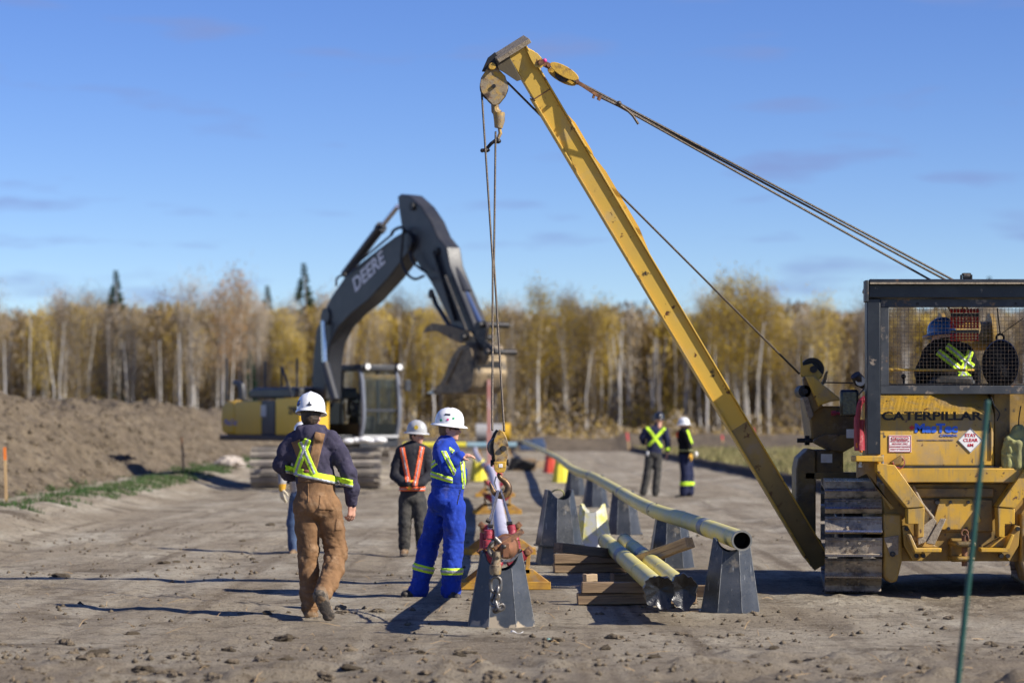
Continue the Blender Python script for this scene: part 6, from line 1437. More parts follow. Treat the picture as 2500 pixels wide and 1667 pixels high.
def hand(sd, w, d, palm, thumb, curl, part, s=1.0, spread=.2):
    """palm and five fingers: w wrist, d towards fingers, palm = palm normal, thumb = side of the thumb"""
    w = np.array(w, float); d = unit(d); palm = np.array(palm, float); palm = unit(palm - d * (palm @ d)); t = np.cross(d, palm); t = t if t @ np.array(thumb) > 0 else -t
    sd.cap(w - d * .03 * s, w + d * .02 * s, .027 * s, .03 * s, part, .01, (palm, .72)); sd.cap(w + d * .02 * s + t * .012 * s, w + d * .085 * s + t * .02 * s, .026 * s, .022 * s, part, .012, (palm, .6)); sd.cap(w + d * .02 * s - t * .012 * s, w + d * .078 * s - t * .022 * s, .026 * s, .020 * s, part, .012, (palm, .6))
    for i, (off, L) in enumerate(((.033, .070), (.011, .080), (-.012, .074), (-.033, .058))):
        a = w + d * (.088 - .004 * i * (i > 1)) * s + t * off * s; dr = unit(d + t * off * spread * 8 * .3); c = curl * (1 + .12 * i)
        d1 = unit(dr * math.cos(c * .7) + palm * math.sin(c * .7)); d2 = unit(dr * math.cos(c * 1.7) + palm * math.sin(c * 1.7)); d3 = unit(dr * math.cos(c * 2.4) + palm * math.sin(c * 2.4))
        b = a + d1 * L * .48 * s; c_ = b + d2 * L * .32 * s; e = c_ + d3 * L * .24 * s
        sd.cap(a, b, .0105 * s, .0095 * s, part, .004); sd.cap(b, c_, .0095 * s, .0088 * s, part, .003); sd.cap(c_, e, .0088 * s, .0075 * s, part, .003)
    a = w + d * .022 * s + t * .028 * s; b = a + unit(d * .65 + t * .65 + palm * .35) * .042 * s; e = b + unit(d * .9 + t * .2 + palm * .45) * .036 * s
    sd.cap(a, b, .0145 * s, .0115 * s, part, .008); sd.cap(b, e, .0115 * s, .0085 * s, part, .004)
def head(sd, c, fwd, up, s=1.0, part=0, chin_drop=0.0):
    """head with brow, nose, lips, chin and ears; c is the middle of the skull"""
    c = np.array(c, float); f = unit(fwd); u = np.array(up, float); u = unit(u - f * (u @ f)); r = np.cross(f, u)
    A = lambda x, y, z: c + (f * x + r * y + u * z) * s
    R = np.stack([f, r, u], 1)
    sd.ell(A(-.012, 0, .03), np.array([.096, .076, .088]) * s, part, .02, R); sd.ell(A(.018, 0, -.04), np.array([.070, .060, .078]) * s, part, .03, R)
    sd.ell(A(.060, 0, -.092), np.array([.026, .026, .020]) * s, part, .02, R)           # chin
    sd.cap(A(.082, -.02, .020), A(.082, .02, .020), .011 * s, .011 * s, part, .012)          # brow
    sd.cap(A(.088, 0, .008), A(.106, 0, -.026), .009 * s, .0125 * s, part, .008); sd.ell(A(.094, 0, -.031), np.array([.014, .017, .009]) * s, part, .006, R)   # nose
    sd.cap(A(.083, -.015, -.052), A(.083, .015, -.052), .0075 * s, .0075 * s, part, .006); sd.cap(A(.080, -.012, -.066), A(.080, .012, -.066), .0085 * s, .0085 * s, part, .006)   # lips
    for k in (-1, 1):
        sd.ell(A(.055, k * .040, -.028), np.array([.025, .020, .022]) * s, part, .02, R)                        # cheeks
        sd.ell(A(-.010, k * .076, -.010), np.array([.020, .010, .032]) * s, part, .006, R)                     # ears
    sd.cap(A(-.020, 0, -.06), A(-.035, 0, -.16), .053 * s, .056 * s, part, .02)                          # neck
    return A, R
def hat(parent, A, R, kind, mat, s=1.0, tilt=0.0, full=True):
    """hard hat shell with brim, crown ridge and headband"""
    f, r, u = [Vector(R[:, i]) for i in range(3)]; M3 = Matrix((f, r, u)).transposed(); q0 = Matrix.Rotation(tilt, 3, 'Y'); M3 = M3 @ q0
    o = Vector(A(-.008, 0, .048)); n = 36; mb = MB(); rows = []
    prof = [(1.0, 0.0), (1.005, .018), (.985, .045), (.93, .075), (.82, .105), (.62, .130), (.36, .146), (.12, .152)]
    vs = []
    for rr, z in prof:
        for k in range(n):
            a = 2 * math.pi * k / n; x, y = .138 * rr * math.cos(a), .114 * rr * math.sin(a)
            rid = .008 * math.exp(-(y / .012) ** 2) * (1 if z > .03 else 0); vs.append(o + M3 @ Vector((x, y, z + rid)) * s)
    m = len(prof); fs = [(i * n + k, i * n + (k + 1) % n, (i + 1) * n + (k + 1) % n, (i + 1) * n + k) for i in range(m - 1) for k in range(n)] + [tuple(range((m - 1) * n, m * n))]
    mb.add(vs, fs); br = []
    for j, (ext, z) in enumerate(((-.004, .004), (.5, -.003), (1.0, -.014), (1.0, -.019), (.5, -.009), (-.06, -.004))):
        for k in range(n):
            a = 2 * math.pi * k / n; w = (.038 if full else .010 + .042 * max(0, math.cos(a)) ** 2) ; x, y = (.138 + w * ext) * math.cos(a), (.114 + w * ext) * math.sin(a)
            br.append(o + M3 @ Vector((x, y, z - (.006 * math.cos(a) if full else 0)))  * 1.0 if s == 1 else o + M3 @ Vector((x, y, z)) * s)
    mb.add(br, [(j * n + k, (j + 1) * n + k, (j + 1) * n + (k + 1) % n, j * n + (k + 1) % n) for j in range(5) for k in range(n)])
    h_ = mb.build('hard_hat', mat, parent, smooth=60)
    bd = MB()
    for z0, z1, rr in ((-.016, -.002, .86),):
        pts = []
        for z in (z0, z1):
            for k in range(n): a = 2 * math.pi * k / n; pts.append(o + M3 @ Vector((.100 * math.cos(a) - .006, .082 * math.sin(a), z)) * s)
        bd.add(pts, [(k, (k + 1) % n, n + (k + 1) % n, n + k) for k in range(n)])
    bd.build('headband', M['black_cloth'], h_)
    def spot(a, z, size, mat, shape=None, wx=1.0):      # decal lying on the shell
        pr = np.array(prof); rr = np.interp(z, pr[:, 1], pr[:, 0]); rr2 = np.interp(z + .004, pr[:, 1], pr[:, 0])
        nrm = Vector((math.cos(a) / .138, math.sin(a) / .114, 0)).normalized(); sl_ = (rr - rr2) * .125 / .004; nrm = Vector((nrm.x, nrm.y, max(0, sl_))).normalized()
        cpt = Vector((.138 * rr * math.cos(a), .114 * rr * math.sin(a), z)) + nrm * .003; tx = Vector((0, 0, 1)).cross(nrm).normalized(); ty = nrm.cross(tx)
        poly = shape or [(math.cos(2 * math.pi * i / 14), math.sin(2 * math.pi * i / 14)) for i in range(14)]
        d = MB().add([o + M3 @ (cpt + tx * x * size * wx + ty * y * size) * s for x, y in poly] + [o + M3 @ (cpt - nrm * .004 + tx * x * size * wx + ty * y * size) * s for x, y in poly],
                     [tuple(range(len(poly))), tuple(reversed(range(len(poly), 2 * len(poly))))] + [(i, i + len(poly), (i + 1) % len(poly) + len(poly), (i + 1) % len(poly)) for i in range(len(poly))]); d.build('sticker', mat, h_, smooth=None)
    return h_, spot
def hair_cap(parent, A, R, mat, s=1.0, zlo=-.055, back=-.4):
    """hair under the hat: an offset shell round the back and sides of the skull"""
    sd = SDF(); sd.ell(A(-.016, 0, .022), np.array([.102, .083, .088]) * s, 0, .01, R); sd.ell(A(-.045, 0, -.03), np.array([.062, .070, .06]) * s, 0, .02, R)
    c0 = np.array(A(0, 0, 0)); f, r, u = R[:, 0], R[:, 1], R[:, 2]
    def fn(p):
        d = sd(p); q_ = p - c0; x = q_ @ f; z = q_ @ u; d = d + .006 * n3(p, .012, 3)
        cut = np.maximum((x - .030 * s) + np.maximum(0, (-z - .0) * .9), zlo * s - z); return np.maximum(d, np.maximum(cut, z - .065 * s))
    lo, hi = sd.bounds(); v, q_ = snet(fn, lo, hi, .007); return link('hair', np_mesh('hair', v, q_, mat), parent)
def strap(parent, fn, band, off, lo, hi, mat, name='hi_vis_strap', h=.008):
    g = lambda p: np.maximum(fn(p) - off, band(p))
    v, q_ = snet(g, np.array(lo, float), np.array(hi, float), h); 
    if len(v): return link(name, np_mesh(name, v, q_, mat), parent)
def line_band(a, b, w, side=None):
    """distance to a band of half width w along the line a-b in the xz plane, limited to its length; side(p) adds a limit"""
    a = np.array(a, float); b = np.array(b, float); d = b - a; L = np.hypot(*d); d = d / L; nn_ = np.array([-d[1], d[0]])
    def f(p):
        q_ = p[:, [0, 2]] - a; t = q_ @ d; r = np.maximum(np.abs(q_ @ nn_) - w, np.maximum(-t, t - L))
        return np.maximum(r, side(p)) if side else r
    return f
def ring_band(p0, n_, w, side=None):
    p0 = np.array(p0, float); n_ = unit(n_)
    def f(p): r = np.abs((p - p0) @ n_) - w; return np.maximum(r, side(p)) if side else r
    return f
def person(label, loc, rz=0.0): return thing('person', label, 'person', loc, rz)
def boot(sd, ankle, fwd, part, sole, s=1.0, up=(0, 0, 1)):
    a = np.array(ankle, float); f = unit(fwd); u = np.array(up, float); u = unit(u - f * (u @ f)); 
    sd.cap(a, a - u * .055 * s, .05 * s, .048 * s, part, .02); sd.cap(a - u * .055 * s - f * .025 * s, a - u * .062 * s + f * .13 * s, .046 * s, .044 * s, part, .03, (u, .85)); sd.cap(a - u * .088 * s - f * .03 * s, a - u * .09 * s + f * .145 * s, .046 * s, .048 * s, sole, .006, (u, .32))
def folds(p, joints, amp, seed):
    """cloth creases: sharp slanting valleys everywhere, tighter ones round the joints"""
    rot = np.array([[.80, .25, .55], [-.30, .95, .0], [-.52, -.16, .84]]); a = (p @ rot) * np.array([1.0, 1.0, .45]); b = (p @ rot.T) * np.array([1.0, .8, .5])
    c1 = 1 - np.abs(n3(a, .085, seed)) * 5; c2 = 1 - np.abs(n3(b, .060, seed + 3)) * 5
    d = amp * (.55 * np.clip(c1, 0, 1) ** 2 + .40 * np.clip(c2, 0, 1) ** 2 - .2) + amp * .5 * n3(p * np.array([1, 1, .6]), .13, seed + 9)
    for j, ax, r, k in joints:
        j = np.array(j, float); ax = unit(ax); v = p - j; w = np.exp(-((v * v).sum(1)) / (r * r)); st = v + ax * (v @ ax)[:, None] * 1.6
        d = d + 1.7 * k * w * np.clip(1 - np.abs(n3(st, .055, seed + 13)) * 5.5, 0, 1)
    return d

# --- worker walking away in brown bib overalls
def z4(zx, zy, d, dy=0.0): return P(640 + .3953 * zx, 920 + .3953 * zy, d + dy)
def worker_brown():
    D = GD(1504); base = z4(325, 1478, D); base.z = 0; X = base.x
    pr = person('worker walking away in brown bib overalls, violet grey hoodie and white hard hat', (X, D, gz(X, D) * .5))
    J = lambda a, b, dy=0.0: np.array(z4(a, b, D, dy) - V(X, D, 0))
    BR, HO, BO, SO, SK = 0, 1, 2, 3, 4; mats = [M['brown_cloth'], M['hoodie'], M['boot'], M['sole'], M['skin']]
    s = SDF()
    # trousers and seat
    s.cap(J(335, 640), J(335, 755), .155, .170, BR, .05, ((0, 1, 0), .72)); s.ell(J(330, 790, -.03), (.172, .135, .12), BR, .05)
    s.chain([J(275, 800), J(280, 930, .01), J(285, 1060, .03), J(288, 1200, .04), J(292, 1330, .05), J(295, 1405, .05)], [.115, .100, .090, .084, .082, .080], BR, .03)
    s.chain([J(405, 800), J(430, 930, .03), J(455, 1075, .06), J(440, 1180, -.06), J(405, 1265, -.17), J(380, 1325, -.26)], [.117, .105, .097, .091, .085, .080], BR, .03)
    boot(s, J(300, 1415, .05), (.08, 1, 0), BO, SO, 1.05)
    # trailing foot, heel up, sole towards the viewer
    a = J(352, 1320, -.33); f = unit(J(392, 1460, -.25) - J(318, 1300, -.36)); boot(s, a + np.array([.01, .02, -.01]), f, BO, SO, 1.12, up=unit(np.cross(f, [1, 0, 0.25]) * (1 if np.cross(f, [1, 0, .25])[1] > 0 else -1)))
    # hoodie
    s.cap(J(325, 600), J(310, 470), .158, .172, HO, .05, ((0, 1, 0), .70)); s.cap(J(225, 385, .0), J(405, 380, .0), .080, .080, HO, .05); s.cap(J(310, 470), J(310, 390), .165, .14, HO, .05, ((0, 1, 0), .7))
    s.ell(J(300, 340, -.06), (.115, .085, .075), HO, .03); s.ell(J(300, 318, .02), (.10, .10, .06), HO, .03)       # hood bunched at the neck
    s.cap(J(235, 315, -.05), J(380, 312, -.04), .035, .035, HO, .02); s.cap(J(250, 370, -.10), J(350, 372, -.10), .03, .03, HO, .02)
    s.chain([J(205, 385, .02), J(150, 455, .02), J(118, 535, .03), J(160, 590, .15), J(225, 605, .24)], [.084, .076, .069, .060, .052], HO, .03)
    s.chain([J(425, 385), J(480, 470, -.01), J(530, 585, -.02), J(553, 680, .02), J(553, 748, .05)], [.086, .078, .070, .060, .052], HO, .03)
    s.cap(J(553, 740, .05), J(552, 768, .055), .046, .046, HO, .01)
    jn = [(J(285, 1060), (0, 0, 1), .16, .005), (J(292, 1370), (0, 0, 1), .13, .008), (J(450, 1090), (.2, 0, 1), .17, .008), (J(395, 1290, -.2), (.5, .5, 1), .13, .008), (J(530, 590), (.3, 0, 1), .13, .007), (J(120, 530), (.3, 0, 1), .13, .007), (J(340, 830), (.3, 0, 1), .14, .006), (J(320, 600), (0, 0, 1), .15, .004), (J(550, 730), (0, 0, 1), .07, .005)]
    fn = lambda p: s(p) + folds(p, jn, .016, 1)
    parts = [body_part(s, fn, .0105)]
    hd = SDF(); A, R = head(hd, J(302, 238, .03), (.12, 1, -.12), (0, 0, 1), .98, SK); parts.append(body_part(hd, hd, .008))
    hn = SDF(); hand(hn, J(552, 780, .06), (.0, .12, -1), (-.6, .5, 0), (-.3, 1, 0), .55, SK, 1.02); parts.append(body_part(hn, hn, .0045))
    meshes_join(parts, 'body', mats, pr)
    # overall bib: straps of brown canvas over the hoodie, crossing on the back
    back = lambda p: p[:, 1] - .06
    c = lambda a, b: (J(a, b)[0], J(a, b)[2]); lo = J(150, 640) - np.array([0, .35, .02]); hi = J(480, 300) + np.array([0, .15, 0])
    strap(pr, fn, line_band(c(365, 335), c(300, 620), .042, back), .010, lo, hi, M['brown_cloth'], 'overall_strap'); strap(pr, fn, line_band(c(212, 385), c(300, 620), .040, back), .009, lo, hi, M['brown_cloth'], 'overall_strap')
    strap(pr, fn, line_band(c(225, 615), c(430, 615), .035, back), .009, lo, hi, M['brown_cloth'], 'overall_back')
    # lime harness with silver tape
    for a, b, w in (((290, 375), (205, 600), .030), ((245, 390), (330, 590), .030)):
        strap(pr, fn, line_band(c(*a), c(*b), w, back), .019, lo, hi, M['lime']); strap(pr, fn, line_band(c(*a), c(*b), .013, back), .023, lo, hi, M['silver'], 'silver_tape')
    hip = J(335, 590); L2 = np.array([-.25, -.3, J(0, 680)[2] - hip[2]]); lo2 = np.array([hip[0] - .26, -.3, hip[2] - .16]); hi2 = np.array([hip[0] + .30, .30, hip[2] + .10])
    strap(pr, fn, ring_band(J(310, 595), (.22, 0, 1), .032), .017, lo2, hi2, M['lime'], 'hi_vis_belt'); strap(pr, fn, ring_band(J(310, 612), (.22, 0, 1), .012), .021, lo2, hi2, M['silver'], 'silver_tape')
    pb = J(272, 574, -.155); MB().ball(Vector(pb), (.026, .012, .016), 12, 8).build('leather_patch', M['leather_patch'], pr)
    strap(pr, fn, line_band(c(360, 760), c(455, 770), .062, lambda p: p[:, 1] + .02), .007, J(300, 900) - np.array([0, .4, 0]), J(520, 690) + np.array([0, .1, 0]), M['brown_cloth'], 'seat_pocket')
    strap(pr, fn, line_band(c(290, 630), c(293, 760), .005, back), .006, J(200, 800) - np.array([0, .4, 0]), J(400, 600), M['brown_cloth'], 'centre_seam', .005)
    strap(pr, fn, line_band(c(455, 900), c(500, 905), .05, lambda p: p[:, 1] - .1), .006, J(380, 1000) - np.array([0, .4, 0]), J(560, 800) + np.array([0, .1, 0]), M['brown_cloth'], 'leg_pocket')
    h_, spot = hat(pr, A, R, 'cap', M['white'], 1.05, .05, False); hair_cap(pr, A, R, M['hair'], 1.0, -.075)
    spot(math.pi + .85, .050, .026, M['dark_print']); spot(math.pi + .85, .050, .016, M['lettering_blue']); spot(math.pi - .12, .028, .010, M['dark_print'], None, 2.0); spot(math.pi - .12, .046, .008, M['dark_print'], [(-.4, -1), (.4, -1), (.8, 0), (0, 1.2), (-.8, 0)])
worker_brown()

# --- worker in royal blue coveralls pointing towards the hook
def worker_blue():
    D = GD(1457); base = z4(1085, 1355, D); X = base.x
    pr = person('worker in royal blue coveralls with lime stripes and white hat, pointing at the hook', (X, D, gz(X, D) * .5))
    J = lambda a, b, dy=0.0: np.array(z4(a, b, D, dy) - V(X, D, 0))
    BL, SK, BO, SO = 0, 1, 2, 3; mats = [M['blue_cloth'], M['skin'], M['boot_dark'], M['sole']]
    s = SDF()
    s.cap(J(1140, 480), J(1150, 590), .140, .155, BL, .06, ((1, 0, 0), .95)); s.ell(J(1172, 600), (.140, .155, .14), BL, .05); s.cap(J(1150, 600), J(1142, 760), .150, .158, BL, .05)
    s.ell(J(1118, 770), (.145, .155, .12), BL, .05); s.cap(J(1120, 440, -.13), J(1135, 440, .13), .088, .088, BL, .06); s.cap(J(1135, 400), J(1148, 385), .078, .068, BL, .02)
    s.chain([J(1108, 800, .07), J(1065, 920, .08), J(1025, 1050, .10), J(995, 1180, .10), J(968, 1310, .10)], [.120, .106, .098, .095, .096], BL, .03)
    s.chain([J(1180, 800, -.07), J(1185, 920, -.08), J(1180, 1060, -.08), J(1172, 1190, -.09), J(1165, 1320, -.09)], [.118, .104, .096, .094, .098], BL, .03)
    boot(s, J(965, 1300, .10), (-.25, -.1, .0), BO, SO, 1.0); boot(s, J(1160, 1312, -.10), (.5, -.86, 0), BO, SO, 1.0)
    # near arm reaching forward, far arm hanging
    s.chain([J(1105, 455, -.17), J(1118, 510, -.25), J(1148, 568, -.31), J(1185, 528, -.33), J(1220, 490, -.33)], [.078, .072, .067, .060, .052], BL, .02)
    s.chain([J(1150, 460, .17), J(1160, 560, .22), J(1165, 660, .24), J(1185, 735, .20)], [.085, .078, .068, .052], BL, .03)
    jn = [(J(1142, 558, -.29), (1, 0, .3), .12, .008), (J(1150, 680), (0, 0, 1), .17, .006), (J(1020, 1060, .1), (.2, 0, 1), .17, .008), (J(1180, 1070, -.08), (0, 0, 1), .17, .008), (J(970, 1270, .1), (0, 0, 1), .15, .010), (J(1165, 1270, -.09), (0, 0, 1), .15, .010), (J(1130, 850), (.4, 0, 1), .16, .008), (J(1120, 480, -.15), (.6, 0, 1), .12, .006)]
    fn = lambda p: s(p) + folds(p, jn, .018, 11)
    parts = [body_part(s, fn, .0105)]
    hd = SDF(); A, R = head(hd, J(1160, 322), (1, -.16, -.04), (0, 0, 1), .93, SK); parts.append(body_part(hd, hd, .0055))
    hn = SDF(); hand(hn, J(1220, 492, -.33), (1, .0, .20), (.1, .35, -1), (.2, -1, .2), .38, SK, .88, .6); hand(hn, J(1188, 750, .2), (.1, 0, -1), (-.3, -1, 0), (1, 0, 0), .4, SK, .95); parts.append(body_part(hn, hn, .0045))
    meshes_join(parts, 'body', mats, pr)
    c = lambda a, b: (J(a, b)[0], J(a, b)[2]); lo = np.array([-.35, -.45, .4]); hi = np.array([.4, .40, 1.6])
    near = lambda p: p[:, 1] - .0
    rear = lambda p: p[:, 0] - J(1180, 0)[0]
    def tape(band, w_extra=0, lo_=lo, hi_=hi, h=.008, b2=None):
        strap(pr, fn, band, .007, lo_, hi_, M['lime'], 'lime_tape', h); strap(pr, fn, b2, .010, lo_, hi_, M['silver'], 'silver_tape', h)
    body_only = lambda p: -(p[:, 1] + .215)          # keep off the near sleeve
    lim = lambda p: np.maximum(np.maximum(rear(p), near(p)), body_only(p))
    tape(line_band(c(1020, 590), c(1185, 638), .028, lim), b2=line_band(c(1020, 590), c(1185, 638), .012, lim))
    tape(line_band(c(1020, 562), c(1092, 512), .027, lim), b2=line_band(c(1020, 562), c(1092, 512), .012, lim))
    fr = lambda p: np.maximum(J(1225, 0)[0] - p[:, 0], p[:, 1] - .0)
    tape(line_band(c(1238, 518), c(1250, 690), .020, fr), b2=line_band(c(1238, 518), c(1250, 690), .009, fr))
    sh = lambda p: np.maximum(p[:, 1] - .02, -p[:, 1] - .2)
    tape(line_band(c(1118, 408), c(1185, 462), .018, sh), b2=line_band(c(1118, 408), c(1185, 462), .008, sh))
    e = J(1165, 545, -.32); arm = lambda p: p[:, 1] + .22
    tape(ring_band(e, (.95, 0, .5), .024, arm), b2=ring_band(e, (.95, 0, .5), .011, arm), lo_=e - .12, hi_=e + .12)
    for k, n_ in ((J(1000, 1180, .10), (.25, 0, 1)), (J(1172, 1198, -.09), (0, 0, 1))):
        side = (lambda p, x0=k[0]: np.abs(p[:, 0] - x0) - .135); tape(ring_band(k, n_, .033, side), b2=ring_band(k, n_, .014, side), lo_=k - .18, hi_=k + .18)
    strap(pr, fn, line_band(c(1226, 690), c(1206, 785), .006, near), .004, lo, hi, M['navy_cloth'], 'pocket_slit', .006)
    strap(pr, fn, ring_band(J(1145, 668), (.06, 0, 1), .018), .004, np.array([-.3, -.3, .9]), np.array([.35, .3, 1.25]), M['blue_cloth'], 'waist_seam')
    h_, spot = hat(pr, A, R, 'full', M['white'], 1.0, .03, True); hair_cap(pr, A, R, M['hair_sandy'], .93, -.085)
    fa = -math.pi / 2    # viewer's side of the hat: +r is the wearer's side facing the viewer or away
    sgn = 1 if (Vector(R[:, 1]).y < 0) else -1
    spot(sgn * 2.05, .035, .014, M['green_print'], [(0, -1), (1, 0), (0, 1), (-1, 0)], 1.2); spot(sgn * 1.55, .045, .011, M['pink_print']); spot(sgn * 1.15, .060, .011, M['green_print']); spot(sgn * 1.6, .092, .010, M['dark_print'], [(-1, -.8), (1, -.8), (1, .8), (-1, .8)], 2.6)
    gl = MB(); a0, a1 = Vector(A(.086, .02 * 1, .004)), Vector(A(.02, .072 * (1 if Vector(R[:, 1]).y < 0 else -1), .006))
    sy = 1 if Vector(R[:, 1]).y < 0 else -1
    gl.tube([Vector(A(.092, 0, .004)), Vector(A(.088, sy * .03, .004)), Vector(A(.07, sy * .058, .004)), Vector(A(-.01, sy * .074, .010))], [.006, .008, .007, .002], 8); gl.tube([Vector(A(.092, 0, .004)), Vector(A(.088, -sy * .03, .004)), Vector(A(.07, -sy * .058, .004)), Vector(A(-.01, -sy * .074, .010))], [.006, .008, .007, .002], 8)
    gl.build('safety_glasses', M['dark_shell'], pr)
worker_blue()

# --- generic standing worker for the farther ones
def stander(label, D, footL, footR, J, cloth, spec):
    """spec: joint dictionary in local metres already"""
def worker_orange():
    D = GD(1353); X = z4(930, 1090, D).x
    pr = person('worker in charcoal sweater with orange braces and grey hard hat, hands clasped in front', (X, D, gz(X, D) * .5))
    J = lambda a, b, dy=0.0: np.array(z4(a, b, D, dy) - V(X, D, 0))
    s = SDF(); CH, GP, BO, SO, GL, SK = range(6); mats = [M['charcoal_cloth'], M['grey_pants'], M['boot'], M['sole'], M['glove_yellow'], M['skin']]
    s.cap(J(930, 470), J(928, 680), .165, .155, CH, .05, ((0, 1, 0), .68)); s.cap(J(865, 458), J(1000, 455), .078, .078, CH, .05); s.cap(J(935, 425), J(940, 410), .065, .06, CH, .02)
    s.ell(J(928, 740), (.165, .12, .11), GP, .04); s.chain([J(890, 770), J(882, 900, -.02), J(878, 1040, .0)], [.10, .082, .072], GP, .02); s.chain([J(968, 770), J(980, 900, -.02), J(985, 1040, .0)], [.10, .082, .072], GP, .02)
    boot(s, J(878, 1048), (-.05, -1, 0), BO, SO, .95); boot(s, J(986, 1045, .06), (.25, -1, 0), BO, SO, .95)
    s.chain([J(858, 465), J(832, 540), J(822, 605, -.02), J(862, 645, -.14), J(900, 655, -.19)], [.078, .072, .064, .055, .046], CH, .02); s.chain([J(1008, 462), J(1028, 540), J(1030, 605, -.02), J(985, 645, -.15), J(940, 660, -.2)], [.078, .072, .064, .055, .046], CH, .02)
    hn = SDF(); hand(hn, J(895, 652, -.19), (1, -.1, -.4), (0, 1, 0), (0, 0, 1), .7, GL, 1.0); hand(hn, J(945, 660, -.2), (-1, -.15, -.25), (0, 1, 0), (0, 0, 1), .7, GL, 1.0)
    jn = [(J(880, 900), (0, 0, 1), .13, .006), (J(980, 900), (0, 0, 1), .13, .006), (J(880, 1020), (0, 0, 1), .1, .008), (J(985, 1020), (0, 0, 1), .1, .008), (J(825, 605), (.3, 0, 1), .1, .006)]
    fn = lambda p: s(p) + folds(p, jn, .014, 21)
    hd = SDF(); A, R = head(hd, J(957, 358), (.82, -.57, -.05), (0, 0, 1), .92, SK)
    meshes_join([body_part(s, fn, .013), body_part(hn, hn, .007), body_part(hd, hd, .008)], 'body', mats, pr)
    c = lambda a, b: (J(a, b)[0], J(a, b)[2]); front = lambda p: p[:, 1] - .05; lo = np.array([-.35, -.4, .7]); hi = np.array([.4, .25, 1.5]); noarm = lambda p: np.maximum(p[:, 1] - .05, -p[:, 1] - .16)
    for a, b in (((865, 430), (905, 640)), ((990, 425), (945, 665))):
        strap(pr, fn, line_band(c(*a), c(*b), .032, front), .010, lo, hi, M['orange_vis'], 'orange_brace', .01); strap(pr, fn, line_band(c(*a), c(*b), .011, front), .014, lo, hi, M['silver'], 'silver_tape', .01)
    strap(pr, fn, ring_band(J(930, 685), (0, 0, 1), .028, lambda p: np.abs(p[:, 0] - J(930, 0)[0]) - .19), .010, lo, hi, M['orange_vis'], 'orange_belt', .01); strap(pr, fn, ring_band(J(930, 685), (0, 0, 1), .010, lambda p: np.abs(p[:, 0] - J(930, 0)[0]) - .19), .014, lo, hi, M['silver'], 'silver_tape', .01)
    h_, spot = hat(pr, A, R, 'full', M['grey_shell'], .98, .02, True); hair_cap(pr, A, R, M['hair'], .92)
    for sg in (1, -1): spot(sg * 1.1, .065, .028, M['gold'])
worker_orange()

def worker_hidden():
    D = 30.6; X = z4(245, 1085, D).x
    pr = person('worker in blue jeans with yellow gloves mostly hidden behind the walker in brown overalls', (X, D, gz(X, D) * .5))
    J = lambda a, b, dy=0.0: np.array(z4(a, b, D, dy) - V(X, D, 0))
    s = SDF(); SL, JE, BO, SO, GL, SK, GP_ = range(7); mats = [M['grey_sleeve'], M['jeans'], M['boot'], M['sole'], M['glove_yellow'], M['skin'], M['glove_pale']]
    s.cap(J(245, 480), J(245, 680), .16, .15, SL, .05, ((0, 1, 0), .68)); s.cap(J(190, 450), J(300, 450), .075, .075, SL, .05); s.ell(J(245, 740), (.155, .12, .11), JE, .04)
    s.chain([J(212, 770), J(190, 900), J(193, 1050)], [.095, .078, .068], JE, .02); s.chain([J(275, 770), J(285, 900), J(288, 1050)], [.095, .078, .068], JE, .02)
    boot(s, J(195, 1055), (-.1, -1, 0), BO, SO, .95); boot(s, J(290, 1055), (.1, -1, 0), BO, SO, .95)
    s.chain([J(185, 455), J(150, 540), J(130, 600, -.03), J(124, 655, -.06)], [.075, .066, .058, .048], SL, .02); s.chain([J(305, 455), J(330, 540), J(340, 600), J(335, 660)], [.075, .066, .058, .048], SL, .02)
    s.cap(J(124, 655, -.06), J(122, 690, -.06), .048, .040, GL, .01)
    hn = SDF(); hand(hn, J(122, 690, -.06), (.08, -.1, -1), (.6, .6, 0), (.5, -1, 0), .35, GP_, 1.1, .5); hand(hn, J(335, 680), (0, 0, -1), (-1, 0, 0), (0, -1, 0), .4, GP_, 1.05)
    fn = lambda p: s(p) + folds(p, [], .014, 31)
    hd = SDF(); A, R = head(hd, J(250, 365), (.3, -1, 0), (0, 0, 1), .92, SK)
    meshes_join([body_part(s, fn, .014), body_part(hn, hn, .007), body_part(hd, hd, .010)], 'body', mats, pr); hat(pr, A, R, 'cap', M['white'], .95, 0, False)
worker_hidden()

